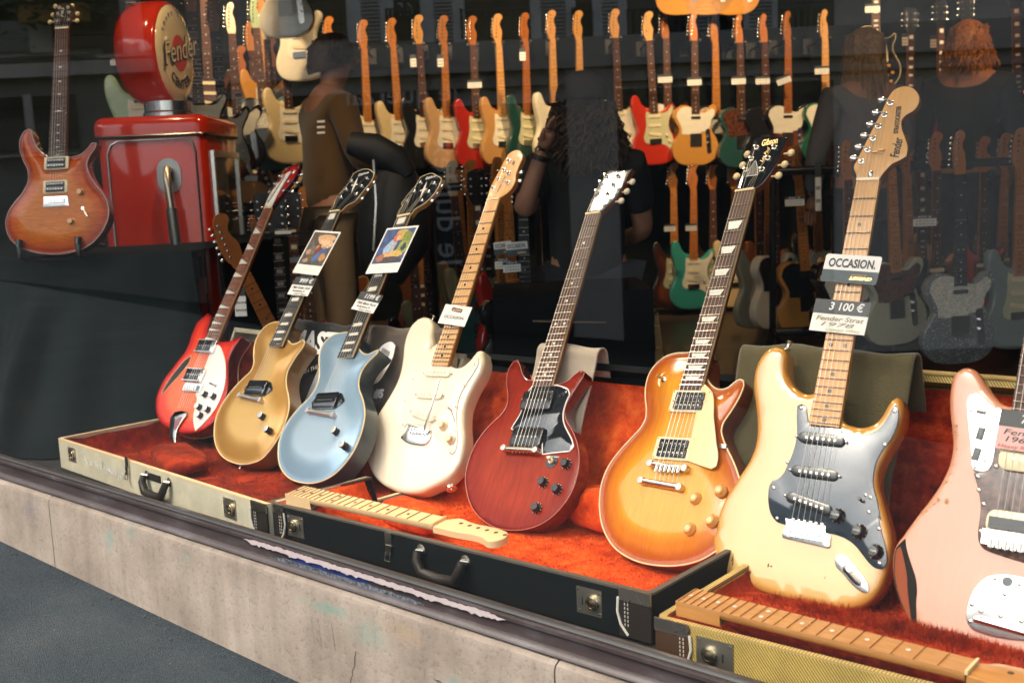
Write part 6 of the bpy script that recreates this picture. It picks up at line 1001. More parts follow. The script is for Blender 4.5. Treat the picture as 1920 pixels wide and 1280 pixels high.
card_thing('photoG','photo_card','white-bordered picture card of musicians under warm stage light on the gold guitar','picture card',14,photo(plain('print_dusk',[.10,.08,.07],.5,var=.6,scale=60),[(.12,.3,.3,.14,(.62,.36,.2)),(.2,.2,.25,.1,(.7,.45,.28)),(-.2,.02,.16,.12,(.16,.14,.12)),(.02,.06,.1,.12,(.2,.05,.03)),(.22,.02,.13,.1,(.07,.12,.28)),(-.3,.0,.08,.06,(.5,.25,.15)),(-.05,.12,.06,.05,(.45,.2,.1)),(.2,.12,.05,.04,(.5,.3,.2)),(-.12,-.14,.2,.08,(.14,.10,.05)),(.3,-.1,.12,.08,(.5,.24,.08)),(.08,-.12,.12,.09,(.08,.14,.3)),(-.25,-.2,.1,.05,(.4,.3,.2))]))
card_thing('photoB','photo_card','white-bordered picture card of a red-haired figure at a workbench on the blue guitar','picture card',14,photo(plain('print_night',[.05,.08,.2],.5,var=.5,scale=50),[(.1,.32,.16,.14,(.5,.33,.08)),(.32,.2,.16,.2,(.18,.22,.05)),(.3,.04,.17,.13,(.32,.36,.05)),(.33,.05,.08,.08,(.03,.05,.07)),(-.1,.04,.16,.17,(.30,.42,.6)),(.0,.06,.07,.12,(.4,.38,.36)),(.0,.25,.09,.1,(.55,.14,.04)),(.05,.25,.05,.07,(.65,.4,.28)),(-.05,-.12,.22,.06,(.62,.34,.16)),(.18,-.1,.2,.07,(.55,.36,.1)),(.05,-.22,.4,.06,(.08,.06,.07)),(-.25,-.18,.12,.08,(.4,.16,.1))]))
# ------------------------------------------------------------------ draped box with the stand, pump
drm=plain('black_drape_cloth',[.0065,.0105,.012],.95,bmp=.15,scale=120,spec=.08)
top=[V(-5.6,1.25,.775),V(-4.6,1.55,.775),V(-4.0,1.70,.775),V(-3.66,1.84,.775)]
topf=[V(-5.2,.62,.76),V(-4.2,.62,.755),V(-3.72,.74,.752),V(-3.42,.98,.755)]; bot=[V(-4.6,.10,.203),V(-3.75,.11,.203),V(-3.2,.2,.203),V(-2.86,.66,.203)]
def lerp4(P,u):
    k=min(2,int(u*3)); t=u*3-k; p0,p1,p2,p3=P[max(0,k-1)],P[k],P[k+1],P[min(3,k+2)]
    return .5*((2*p1)+(p2-p0)*t+(2*p0-5*p1+4*p2-p3)*t*t+(3*p1-p0-3*p2+p3)*t**3)
mb=MB()
def drp(u,v):
    if v<.25: return lerp4(top,u).lerp(lerp4(topf,u),v/.25)+V(0,0,.006*math.sin(v*12.5))
    t=(v-.25)/.75; a,b=lerp4(topf,u),lerp4(bot,u); p=a.lerp(b,t**1.25); p.z=a.z+(b.z-a.z)*t
    dirn=V(.75,-.65,.1).normalized(); f=math.sin(u*26+2.2*t+1.3*math.sin(u*9))*.5+.5*math.sin(u*47-3*t+2); p+=dirn*(  .05*f*min(1,t*2.2)*(1-.3*t)+.08*max(0,math.sin(u*17-2.5*t))**3*min(1,t*1.5)); return p
mb.grid(drp,220,60); o=mb.obj('draped_cloth',drm,smooth=80); tag(o,'black cloth hanging in folds over the box under the orange guitar','cloth'); 
mb=MB(); mb.hexa([(-5.4,.85,.2),(-3.72,1.0,.2),(-3.85,1.70,.2),(-5.4,1.45,.2),(-5.4,.85,.745),(-3.72,1.0,.745),(-3.85,1.70,.745),(-5.4,1.45,.745)]); tag(mb.obj('plinth_box',blackt,smooth=0),'box hidden under the black cloth at the left','box')
Fp=F_(D,'P'); ys=Vector(D['P']['y']); bp=Fp.translation-ys*.19
def wp(x,y,z): return Fp@V(x*.001,y*.001,z*.001)
st=empty('guitar_stand',Matrix.Translation(bp),'small black stand cradling the orange flame-top guitar','guitar stand')
def sub(name,mb,mat,par): o=mb.obj(name,mat); o.parent=par; o.matrix_parent_inverse=par.matrix_world.inverted(); return o
for sx in(-135,85):
    mb=MB(); mb.tube([wp(sx,-140,12),wp(sx,-170,14),wp(sx,-196,8),wp(sx,-198,-30),wp(sx*.7,-190,-70)],.009,8); mb.tube([wp(sx,-138,12),wp(sx,-165,13)],.0125,10); sub('cradle_arm',mb,blackp,st)
mb=MB(); mb.tube([wp(-95,-190,-70),wp(60,-190,-70)],.011,8); q=wp(-20,-190,-70); mb.tube([q,V(q.x,q.y+.06,.79)],.012,8); sub('crossbar',mb,blackp,st)
for dx,dy in((-.12,-.02),(.1,.02),(0,.14)): mb=MB(); mb.tube([V(q.x,q.y+.05,.80),V(q.x+dx,q.y+dy+.03,.782)],.008,8); sub('foot',mb,blackp,st)
# fuel pump
pr=plain('pump_red_enamel',[.46,.022,.006],.14,coat=.45,spec=.4,var=.1,scale=5); prd=plain('pump_dark_red',[.22,.008,.006],.12,coat=1)
po=V(-4.035,1.010,0); PMX=Matrix(((RH.x,FH.x,0,po.x),(RH.y,FH.y,0,po.y),(0,0,1,0),(0,0,0,1)))
pump=empty('fuel_pump',PMX,'vintage red fuel pump with a round globe sign and chrome nozzle','fuel pump')
W_,DP=.425,.52
def rbox3(name,x0,y0,z0,x1,y1,z1,r,mat,par,dome=0):
    A=rrect((x0+x1)/2,(y0+y1)/2,x1-x0,y1-y0,r,n=6); mb=MB(); n=len(A); R_=[(0,z0),(0,z1-r*.8)]+[(r*.8*(1-math.cos(R(a))),z1-r*.8+r*.8*math.sin(R(a))) for a in(20,40,60,75,90)]; vs=[]
    for d,z in R_:
        B=inset(A,d); vs+=[(p[0],p[1],z) for p in B]
    fs_=[(i*n+k,i*n+(k+1)%n,(i+1)*n+(k+1)%n,(i+1)*n+k) for i in range(len(R_)-1) for k in range(n)]; fs_.append(tuple((len(R_)-1)*n+k for k in range(n))); mb.add(vs,fs_); return mb.obj(name,mat,par,smooth=50)
rbox3('cabinet',0,0,0,W_,DP,1.205,.04,pr,pump); rbox3('cabinet_cap',-.012,-.012,1.185,W_+.012,DP+.012,1.262,.05,pr,pump)
mb=MB(); A=rrect(W_/2,DP/2,W_+.016,DP+.016,.045,n=6); P=[(p[0],p[1],1.186) for p in A]; mb.tube(P+[P[0],P[1]],.0065,6,False); mb.obj('chrome_trim',chrome,pump)
mb=MB(); mb.tube([(.045,-.004,.1),(.045,-.004,1.12),(.06,-.004,1.155),(.09,-.004,1.17),(W_-.075,-.004,1.17),(W_-.05,-.004,1.155),(W_-.04,-.004,1.12),(W_-.04,-.004,.1)],.0045,6); mb.obj('panel_trim',chrome,pump)
mb=MB(); mb.box((W_+.001,.06,.35),(W_+.008,DP-.06,1.10)); o=mb.obj('dial_window',plain('dial_glass',[.06,.05,.04],.06,coat=1),pump,smooth=0); mb=MB()
for y in(.06,DP-.06): mb.box((W_+.002,y-.012,.33),(W_+.016,y+.012,1.12))
for z in(.34,1.11): mb.box((W_+.002,.06,z-.012),(W_+.0155,DP-.06,z+.012))
mb.obj('dial_frame',chrome,o,smooth=0)
mb=MB(); mb.box((W_+.004,.40,1.05),(W_+.05,.45,1.2)); 
pc=plain('brushed_plate',[.42,.42,.40],.35,1); A=rrect(.275,0,.092,.132,.045,n=8); mb=MB(); n=len(A); mb.add([(p[0],-.006,p[1]+1.03) for p in A]+[(p[0],.0,p[1]+1.03) for p in A],[tuple(range(n)),*[(k,n+k,n+(k+1)%n,(k+1)%n) for k in range(n)]]); o=mb.obj('nozzle_plate',pc,pump,smooth=0)
A=rrect(.275,0,.034,.062,.016,n=6); mb=MB(); n=len(A); mb.add([(p[0],-.0075,p[1]+1.03) for p in A]+[(p[0],-.004,p[1]+1.03) for p in A],[tuple(range(n)),*[(k,n+k,n+(k+1)%n,(k+1)%n) for k in range(n)]]); mb.obj('nozzle_hole',blackp,o,smooth=0)
mb=MB(); mb.tube([(.277,.0,1.05),(.277,-.03,1.055),(.280,-.05,1.035),(.285,-.06,.97),(.29,-.065,.905)],.0145,12); nz_=mb.obj('nozzle_spout',plain('worn_brass_steel',[.5,.42,.3],.3,1),pump)
mb=MB(); mb.tube([(.29,-.065,.905),(.295,-.066,.80),(.298,-.066,.74)],[.021,.022,.02],14); mb.tube([(.298,-.066,.74),(.303,-.067,.70)],[.028,.026],14); mb.tube([(.303,-.067,.70),(.312,-.068,.58)],[.022,.023],14); mb.tube([(.312,-.068,.60),(.314,-.068,.56)],.029,14); mb.obj('nozzle_body',plain('gunmetal',[.3,.29,.26],.35,1),pump)
mb=MB(); mb.tube([(.314,-.068,.56),(.33,-.072,.45),(.36,-.09,.34),(.40,-.13,.24),(.43,-.16,.15)],.021,12); mb.obj('hose',plain('rubber_hose',[.02,.024,.027],.5),pump)
mb=MB(); mb.box((.33,-.05,.63),(.375,-.0,.71)); mb.obj('nozzle_boot',blackt,pump,smooth=0)
mb=MB(); mb.lathe([(.028,0),(.028,.014),(.02,.022),(.001,.023)],(.22,-.0,.655),(0,-1,0),18); mb.obj('red_button',prd,pump)
mb=MB(); mb.lathe([(.098,1.255),(.098,1.285),(.092,1.292),(.092,1.33),(.001,1.33)],(.215,.26,0),n=30); mb.obj('globe_collar',chrome,pump)
gc_=(.185,.26,1.52); gb=MB(); GM=Matrix.Translation(gc_)@Matrix.Rotation(R(-6),4,'Z')@Matrix.Translation((-gc_[0],-gc_[1],-gc_[2])); GR=.205
gb.lathe([(.06,-.115),(.13,-.112),(.175,-.095),(.20,-.06),(.208,-.015),(.208,.045),(.203,.07),(.196,.078),(.19,.08),(.001,.08)],gc_,(1,0,0),48); g=gb.obj('globe',pr,pump,smooth=45); g.matrix_local=GM
fm=plain('globe_face_cream',[.72,.58,.36],.12,coat=1,var=.08,scale=6); mb=MB(); mb.lathe([(.19,.078),(.188,.084),(.15,.094),(.08,.099),(.001,.101)],gc_,(1,0,0),48); face=mb.obj('globe_face',fm,g,smooth=60)
def gx(t,size,y,z,mat,rot=0,sh=0,bold=0,x=.1): 
    M=Matrix(((0,0,1,gc_[0]+x),(1,0,0,gc_[1]+y),(0,1,0,gc_[2]+z),(0,0,0,1)))@Matrix.Rotation(R(rot),4,'Z'); return text(t,size,mat,face,M,shear=sh,bold=bold)
mb=MB(); mb.lathe([(.072,.0985),(.071,.102),(.001,.1025)],gc_,(1,0,0),30); mb.obj('red_disc',plain('disc_red',[.55,.05,.03],.2),face)
gx('Fender',.125,.0,.01,ink,12,.25,.004,.104); gx('Fender',.125,.003,.013,creamp,12,.25,-.0005,.1055)
for i,ch in enumerate('CENTER'): a=R(-90+(i-2.5)*15); gx(ch,.05,.125*math.cos(a),.125*math.sin(a),ink,(i-2.5)*15,0,.002,.0985)
for i,ch in enumerate('SPARE PARTS'): a=R(90-(i-5)*12); gx(ch,.032,.15*math.cos(a),.15*math.sin(a),plain('faded_blue_ink',[.12,.14,.16],.5),-(i-5)*12,0,.001,.094)
for i in range(15): a=R(-90+(i-7)*9); gx('*',.05,.162*math.cos(a),.162*math.sin(a),gold_ink,0,0,0,.092)
# ------------------------------------------------------------------ the shop's guitars: one of each kind, then copies
BODY={'strat':[(0,0),(60,4),(110,22),(148,60),(162,110),(150,160),(126,200),(108,235),(106,265),(118,300),(140,340),(152,372),(146,396),(128,402),(108,388),(86,362),(62,347),(34,343),(-30,372),(-52,378),(-76,400),(-90,430),(-104,455),(-124,462),(-142,448),(-150,415),(-148,370),(-136,320),(-124,280),(-120,245),(-128,210),(-146,170),(-160,125),(-158,80),(-138,40),(-100,14),(-50,2)],
'tele':[(0,0),(70,6),(125,35),(155,85),(158,130),(140,180),(115,220),(104,255),(112,290),(136,320),(150,352),(144,382),(124,392),(100,380),(78,358),(52,348),(32,350),(-30,378),(-60,390),(-100,388),(-135,365),(-150,325),(-140,285),(-118,250),(-112,225),(-125,190),(-150,150),(-162,105),(-152,55),(-118,18),(-60,2)],
'single':[(0,0),(80,8),(135,45),(162,105),(155,165),(128,215),(112,250),(114,285),(128,315),(132,345),(118,352),(98,335),(70,325),(45,335),(32,360),(30,400),(-30,405),(-70,405),(-110,385),(-128,345),(-122,300),(-108,260),(-118,220),(-148,170),(-164,110),(-148,55),(-105,15),(-50,1)],
'semi':[(0,0),(90,8),(160,50),(195,115),(190,180),(155,235),(130,275),(132,310),(150,345),(158,385),(140,410),(110,412),(80,395),(55,372),(30,365),(-30,365),(-55,372),(-80,395),(-110,412),(-140,410),(-158,385),(-150,345),(-132,310),(-130,275),(-155,235),(-190,180),(-195,115),(-160,50),(-90,8)]}
GUARD={'strat':[(-52,352),(-40,346),(30,346),(40,338),(70,335),(95,345),(118,372),(130,390),(137,372),(124,335),(106,300),(96,262),(98,230),(112,195),(124,150),(128,105),(120,85),(104,90),(84,112),(60,128),(0,137),(-50,142),(-70,152),(-78,180),(-66,220),(-56,270),(-56,320)],
'tele':[(-30,374),(-75,380),(-120,358),(-134,320),(-115,280),(-98,240),(-98,205),(-40,200),(30,200),(36,215),(80,222),(100,250),(108,290),(130,325),(134,352),(115,368),(92,355),(70,340),(34,342)],
'single':[(36,302),(60,310),(74,240),(80,180),(62,165),(32,182)],'semi':[(36,352),(60,340),(70,250),(80,170),(60,160),(34,182)]}
HEAD={'f':[(-21,0),(-22,14),(-30,26),(-33,40),(-22,150),(-15,170),(0,183),(22,184),(36,172),(36,155),(24,140),(16,120),(22,95),(30,75),(28,50),(24,25),(21,0)],'t':[(-21,0),(-26,20),(-28,40),(-20,150),(-12,172),(4,182),(18,172),(20,150),(12,135),(10,110),(18,90),(22,60),(24,30),(21,0)],'g':[(-21,0),(-38,40),(-42,150),(-20,166),(0,158),(20,166),(42,150),(38,40),(21,0)]}
TOP=987   # head top above the body's bottom, mm
black_nk=rose
def gpaint(n,c,ro=.15): return plain('finish_'+n,c,ro,coat=.8,var=.05)
def mburst(n,stops): return burst('bgburst_'+n,stops,rough=.15)
def proto(kind,hd,dots=True):
    """hung from its head: origin at the head top, y up, z to the viewer (metres)"""
    dy=-TOP; sh=lambda P:[(x,y+dy) for x,y in P]
    r=bpy.data.objects.new('electric_guitar',None); r.empty_display_size=.05; C.objects.link(r)
    bkind='strat' if kind=='offset' else kind
    Bd=BODY[bkind]
    if kind=='offset': Bd=[(x*(1.06)+(.06*(y-200) if y<260 else 0),y) for x,y in Bd]
    A=smooth_outline(sh(Bd),9,60); rd=kind in('strat','offset')
    mb,e=slab(A,0,-44,ztop=bevel(9 if rd else 2),rounds=(1.5,5,9) if rd else (1,2),grid=22,mats=2,botround=6 if rd else 0); bo=link('body',mb.mesh('body',50,e),[blackp,blackp],r)
    pg=slab_obj('pickguard',sh(GUARD[bkind]),2.5 if kind!='single' else 8,.3 if kind!='single' else 5,[creamp,creamp],r,step=10,corner=45)
    if kind=='semi':
        mb=MB()
        for s in(-1,1):
            mb.tube([(s*.105,(dy+120)*.001,.0012),(s*.092,(dy+150)*.001,.0012),(s*.1,(dy+190)*.001,.0012),(s*.092,(dy+235)*.001,.0012),(s*.085,(dy+250)*.001,.0012)],[.004,.005,.008,.005,.004],6)
        mb.obj('sound_holes',blackp,bo)
    hy=335+dy if kind!='single' else 330+dy; ny=803+dy
    mb=MB(); mb.hexa([(-.028,hy*.001,-.020),(.028,hy*.001,-.020),(.021,ny*.001,-.016),(-.021,ny*.001,-.016),(-.028,hy*.001,.003),(.028,hy*.001,.003),(.021,ny*.001,.003),(-.021,ny*.001,.003)][0:0] or [(-.022,hy*.001,-.020),(.022,hy*.001,-.020),(.028,hy*.001,.003),(-.028,hy*.001,.003),(-.015,ny*.001,-.016),(.015,ny*.001,-.016),(.021,ny*.001,.003),(-.021,ny*.001,.003)]); nk=mb.obj('neck',maple,r,smooth=0)
    mb=MB(); mb.hexa([(-.028,hy*.001,.003),(.028,hy*.001,.003),(.028,hy*.001,.008),(-.028,hy*.001,.008),(-.021,ny*.001,.003),(.021,ny*.001,.003),(.021,ny*.001,.008),(-.021,ny*.001,.008)]); fbd=mb.obj('fretboard',rose,nk,smooth=0)
    mb=MB(); iv=MB(); S=648
    for k in range(1,22):
        y=155+dy+S*2**(-k/12); 
        if y<hy+3: break
        t=(y-ny)/(hy-ny); w=.020+.007*t; mb.box((-w,y*.001-.0009,.008),(w,y*.001+.0009,.0091))
    for k in(1,3,5,7,9,12,15,17,19,21):
        y=155+dy+S*(2**(-k/12)+2**(-(k-1)/12))/2; g=S*(2**(-(k-1)/12)-2**(-k/12))*.001
        if y<hy+3: break
        if hd=='g':
            iv.box((-.013,y*.001-g*.3,.0081),(.013,y*.001+g*.3,.0083))
        elif k>1:
            for dx in((-.011,.011) if k==12 else (0,)): iv.lathe([(.0034,.008),(.0034,.0084),(.0001,.0085)],(dx,y*.001,0),n=8)
    mb.obj('frets',nickel,fbd,smooth=0); iv.obj('inlays',pearl,fbd,smooth=0)
    hs=slab_obj('headstock',[(x,y+ny) for x,y in HEAD[hd]],-1,-14,[maple,maple],r,step=8,corner=50)
    mb=MB()
    for i in range(6):
        if hd=='g': s=1 if i<3 else -1; x,y=s*27,ny+52+(i%3)*36; bx=s*54
        else: x,y=-17+i*1.6,ny+40+i*22; bx=-44+i*2
        mb.lathe([(.005,-.001),(.005,.001),(.003,.0015),(.003,.007),(.0001,.0072)],(x*.001,y*.001,0),n=8); mb.ball((bx*.001,y*.001,-.008),(.008,.0065,.0045),8,5)
    mb.obj('tuners',chrome,hs)
    if kind in('strat','offset'):
        for y,ro in((318,0),(258,0),(200,-10)): o=flat('pickup',rrect(0,0,84,19,9),5,0,creamp,r,0); o.matrix_local=loc2((0,y+dy),2.5,ro)
        o=flat('bridge',rrect(0,155+dy,82,34,4),8,0,chrome,r,0)
        for x,y in((78,190),(96,150),(108,112)): mb=MB(); mb.lathe([(.011,.0025),(.009,.006),(.008,.016),(.0001,.0161)],(x*.001,(y+dy)*.001,0),n=10); mb.obj('control_knob',creamp,r)
        o=slab_obj('jack_plate',[(104,75+dy),(118,92+dy),(128,70+dy),(138,30+dy),(128,20+dy),(112,45+dy)],3,0,chrome,r,step=8)
    elif kind=='tele':
        flat('pickup',rrect(0,310+dy,66,18,6),6,2,chrome,r,0); flat('bridge',rrect(0,165+dy,80,84,3),5,0,plain('bridge_dark_chrome',[.3,.29,.27],.3,1),r,0); o=flat('control_plate',rrect(88,155+dy,32,160,14,4),3,0,chrome,r,0)
        for y in(185,145): mb=MB(); mb.lathe([(.009,.003),(.009,.018),(.0001,.0182)],(.088,(y+dy)*.001,0),n=10); mb.obj('control_knob',chrome,r)
    else:
        for y in(300,205): o=flat('pickup',rrect(0,0,80,40,4),10,0,nickel if kind=='single' else chrome,r,0); o.matrix_local=loc2((0,y+dy),2)
        flat('bridge',rrect(0,158+dy,82,12,3),14,0,chrome,r,0); flat('tailpiece',rrect(0,118+dy,95,14,4),14,0,chrome,r,0)
        for x,y in((85,150),(110,105),(75,90),(100,50)): mb=MB(); mb.lathe([(.012,.0),(.009,.012),(.0001,.0121)],(x*.001,(y+dy)*.001,0),n=10); mb.obj('control_knob',amber,r)
        A2=inset(A,1.2); ribbon(A2,.4,1.6,ivory,'binding',bo)
    return r
PR={}
def getp(kind,hd):
    if (kind,hd) not in PR: PR[(kind,hd)]=[proto(kind,hd),0]
    return PR[(kind,hd)]
cream_=gpaint('cream',[.66,.5,.26]); white_=gpaint('white',[.72,.64,.48]); blond=gpaint('blonde',[.58,.34,.16]); red_=gpaint('red',[.36,.02,.012]); brightred=gpaint('bright_red',[.5,.03,.012]); tan_=gpaint('tan',[.5,.25,.08]); dgreen=gpaint('dark_green',[.012,.05,.04]); black_=gpaint('black',[.012,.012,.013]); butter=gpaint('butterscotch',[.55,.25,.05]); dkteal=gpaint('dark_teal',[.02,.07,.065]); green_=gpaint('green',[.015,.10,.05]); teal_=gpaint('teal',[.04,.30,.24]); bluegr=gpaint('blue_green',[.08,.2,.2]); mint_=gpaint('mint_green',[.32,.42,.24]); grey_=gpaint('grey_blue',[.18,.23,.24]); orange_=gpaint('orange',[.55,.14,.03]); bronze=gpaint('bronze_green',[.20,.19,.11]); sonic=gpaint('sea_grey',[.2,.26,.25]); mintw=gpaint('pale_mint',[.42,.42,.30]); nat=wood('natural_body',[.42,.18,.05],[.55,.27,.09]); brown_=gpaint('brown',[.18,.06,.02])
tsb=mburst('three_tone',[(0,[.015,.01,.008]),(14,[.05,.012,.006]),(32,[.30,.05,.012]),(65,[.55,.25,.05]),(150,[.6,.3,.07])]); dsb=mburst('dark_burst',[(0,[.012,.01,.009]),(30,[.05,.014,.008]),(70,[.16,.04,.012]),(150,[.2,.06,.015])]); sparkle,snt2,sbb=newmat('silver_sparkle'); vv=node(snt2,'ShaderNodeTexVoronoi'); vv.inputs['Scale'].default_value=260; tcx=node(snt2,'ShaderNodeTexCoord'); L(snt2,tcx.outputs['Object'],vv.inputs['Vector']); rr_=ramp(snt2,[(.0,[.16,.19,.2]),(.75,[.24,.27,.27]),(.9,[.75,.75,.7])]); L(snt2,vv.outputs['Color'],rr_.inputs[0]); L(snt2,rr_.outputs[0],sbb.inputs['Base Color']); sbb.inputs['Metallic'].default_value=.5; sbb.inputs['Roughness'].default_value=.35; sbb.inputs['Coat Weight'].default_value=.8
pearlg=plain('pearl_guard',[.6,.57,.48],.25,coat=.5,var=.35,scale=120); mintg=plain('mint_guard',[.52,.50,.30],.3); whiteg=plain('white_guard_bg',[.74,.68,.55],.3); tort=plain('tortoise_bg',[.09,.03,.015],.15,coat=1,var=.7,scale=60); blackgd=plain('black_guard_bg',[.012,.012,.013],.2)
MP=(mapleD,mapleD,mapleD,blackp); RW=(wood('orange_maple',[.42,.13,.025],[.52,.19,.05]),rose,wood('orange_maple',0,0),pearl); MO=(wood('orange_maple',0,0),)*3+(blackp,); GB=(mahog,rose,blackp,pearl)
HV=[wood('orange_maple',0,0),wood('honey_maple',[.52,.24,.07],[.62,.32,.11]),wood('deep_amber_maple',[.30,.085,.02],[.38,.13,.03]),mapleD]
def hang(kind,label,body,guard,nk,u,v,Z,yaw=0,tilt=0,hd=None,group='guitars hanging on the back wall',headm=None,zoff=0,side=None):
    hd=hd or ('g' if kind in('single','semi') else 't' if kind=='tele' else 'f'); pr_,n=getp(kind,hd); r=pr_ if n==0 else copy_tree(pr_); PR[(kind,hd)][1]+=1
    p=atz(u,v,Z); a=R(yaw); N=(-FH*math.cos(a)+RH*math.sin(a)).normalized(); Y=UZ; X=Y.cross(N)
    jr=np.random.RandomState(int(u*7+v)); tilt+=jr.uniform(-1.3,1.3)
    if nk is MO or nk is RW: headm=headm or HV[jr.randint(len(HV))]
    if nk is MO: nk=(headm,headm,headm,blackp) if headm not in(white_,mint_,dgreen) else nk
    F=Matrix(((X.x,Y.x,N.x,p.x),(X.y,Y.y,N.y,p.y),(X.z,Y.z,N.z,p.z),(0,0,0,1)))@Matrix.Rotation(R(tilt),4,'Z'); r.matrix_world=F
    tag(r,label,'guitar',group)
    for o in r.children:
        nm=o.name.split('.')[0]
        if nm=='body': setmat(o,[body,side or body])
        elif nm=='pickguard': setmat(o,[guard,guard])
        elif nm=='neck':
            setmat(o,nk[0])
            for c in o.children:
                setmat(c,nk[1])
                for cc in c.children:
                    if cc.name.startswith('inlays'): setmat(cc,nk[3])
        elif nm=='headstock': setmat(o,[headm or nk[2],headm or nk[2]])
        elif nm=='pickup' and kind in('strat','offset'): setmat(o,creamp if guard not in(blackgd,) else blackp)
    return r
def gt(x): return 'in the upper row of the back wall, '+x
ZB=7.5
hang('strat','wall guitar showing only its orange headstock above the man in brown',blond,whiteg,MO,615,31,ZB,35)
hang('strat','cream double-cutaway wall guitar with maple neck, nearest to the man in brown',cream_,whiteg,MO,680,37,ZB,38)
hang('strat','cream double-cutaway wall guitar with white pickguard, second from the man in brown',cream_,whiteg,MO,733,34,ZB,34)
hang('strat','wall guitar with dark neck and all-white front, paper tag on its headstock',black_,whiteg,RW,783,28,ZB,25)
hang('strat','blonde pinkish double-cutaway wall guitar with maple neck and paper tag',blond,whiteg,MO,831,29,ZB,36)
hang('strat','dark red double-cutaway wall guitar with mint pickguard and tag on a dark neck',red_,mintg,RW,884,30,ZB,26)
hang('strat','tan double-cutaway wall guitar with white pickguard and orange maple neck',tan_,whiteg,MO,932,26,ZB,30)
hang('strat','dark green double-cutaway wall guitar with olive pickguard and paper tag',dgreen,mintg,MO,984,24,ZB,38)
hang('strat','cream double-cutaway wall guitar partly hidden by the person in the black cap',white_,whiteg,MO,1034,19,ZB,36)
hang('strat','wall guitar with bright maple neck hanging behind the black cap',tsb,whiteg,MO,1084,20,ZB,30)
hang('offset','ivory wall guitar with dark neck just right of the black cap',cream_,whiteg,RW,1152,17,ZB,20)
hang('strat','bright red double-cutaway wall guitar with mint pickguard and dark fretboard',brightred,mintg,RW,1214,22,ZB,10,2,headm=maple)
hang('tele','dark sunburst single-cutaway wall guitar with cream pickguard behind the bright red one',tsb,whiteg,RW,1247,19,ZB+.12,14)
hang('tele','butterscotch yellow single-cutaway wall guitar with cream pickguard and dark fretboard',butter,whiteg,RW,1301,22,ZB,12)
hang('tele','sunburst single-cutaway wall guitar with pearl pickguard and maple neck',tsb,pearlg,MO,1340,25,ZB+.1,16)
hang('tele','dark teal single-cutaway wall guitar with brown pickguard',dkteal,tort,RW,1386,26,ZB,14)
hang('tele','black single-cutaway wall guitar with black pickguard and tag',black_,blackgd,RW,1432,25,ZB,14)
hang('tele','dark sunburst single-cutaway wall guitar with cream pickguard and tilted tag',dsb,whiteg,MO,1477,20,ZB,10)
hang('tele','green single-cutaway wall guitar with cream pickguard and maple neck',green_,whiteg,MO,1546,17,ZB,8)
hang('single','black single-cutaway wall guitar with cream pickguard above the blonde woman',black_,creamp,GB,1642,-128,7.4,0)
hang('single','wall guitar with double block inlays between the blonde woman and the red one',brown_,creamp,GB,1708,8,7.2,10)
hang('semi','glossy red semi-hollow wall guitar with sound holes',gpaint('wine_red',[.33,.012,.012]),blackgd,GB,1764,-6,7.0,18)
hang('single','wall guitar with block inlays hanging behind the orange-haired person',black_,blackgd,GB,1813,-14,7.0,10)
hang('single','black wall guitar with block inlays near the right edge above the neon tube',black_,blackgd,GB,1902,-50,6.3,10,2)
for u,m,l in((1272,butter,'left'),(1326,tan_,'middle'),(1378,butter,'right')): hang('tele','guitar body cut by the top edge above the wall row, %s of three'%l,m,whiteg,MO,u,-271,ZB,0)
# hooks of the wall row
hk=[]
for u,v in((680,37),(733,34),(783,28),(831,29),(884,30),(932,26),(984,24),(1034,19),(1152,17),(1214,22),(1301,22),(1386,26),(1432,25),(1477,20),(1546,17)):
    if not hk:
        mb=MB(); mb.tube([(0,-.19,-.42),(0,-.19,-.02)],.008,8); mb.tube([(-.032,-.182,.03),(-.032,-.19,-.012),(0,-.195,-.022),(.032,-.19,-.012),(.032,-.182,.03)],.007,8); mb.box((-.03,-.24,-.43),(.03,-.14,-.415)); o=mb.obj('wall_hook',plain('hook_black',[.02,.02,.02],.4,spec=.3)); hk.append(o)
    else: o=hk[0].copy(); C.objects.link(o)
    q_=atz(u,v,ZB); o.matrix_world=Matrix(((RH.x,0,-FH.x,q_.x),(RH.y,0,-FH.y,q_.y),(0,1,0,q_.z),(0,0,0,1))); tag(o,'black wall hook cradling a guitar headstock in the upper wall row','hook','wall hooks of the upper row')
# lower wall row
g2='guitars in the lower row of the back wall'
hang('strat','dark sunburst lower-row guitar with mint pickguard at the left of the teal one',dsb,mintg,MO,1262,305,7.6,8,group=g2)
hang('strat','teal green double-cutaway lower-row guitar with cream pickguard',teal_,whiteg,MO,1300,302,7.5,10,group=g2)
hang('strat','dark lower-row guitar with mint pickguard right of the teal one',dsb,mintg,RW,1336,303,7.6,12,group=g2)
hang('strat','dim lower-row guitar beside the neck of the amber sunburst guitar',cream_,mintg,RW,1376,302,7.6,12,group=g2)
# racks in the middle of the shop
g3='guitars standing in the racks'
hang('tele','white single-cutaway rack guitar with black pickguard',white_,blackgd,RW,1452,262,5.9,36,group=g3)
hang('tele','caramel brown single-cutaway rack guitar with black pickguard and maple neck',butter,blackgd,MP,1493,270,5.8,12,3,group=g3)
hang('offset','cream rack guitar behind the white single-cutaway one',mintw,creamp,RW,1420,290,6.4,30,group=g3)
hang('tele','dark sunburst rack guitar right of the caramel brown one',dsb,tort,RW,1563,264,5.7,28,3,group=g3)
hang('tele','dark rack guitar with pearl pickguard half behind the OCCASION card',black_,pearlg,RW,1588,262,5.25,16,2,group=g3)
hang('tele','pale mint rack guitar with dark pickguard behind the price tag',mintw,tort,MP,1668,240,5.1,16,2,group=g3)
hang('tele','dark green rack guitar with maple neck right of the large headstock',green_,blackgd,MP,1700,252,5.25,34,2,group=g3)
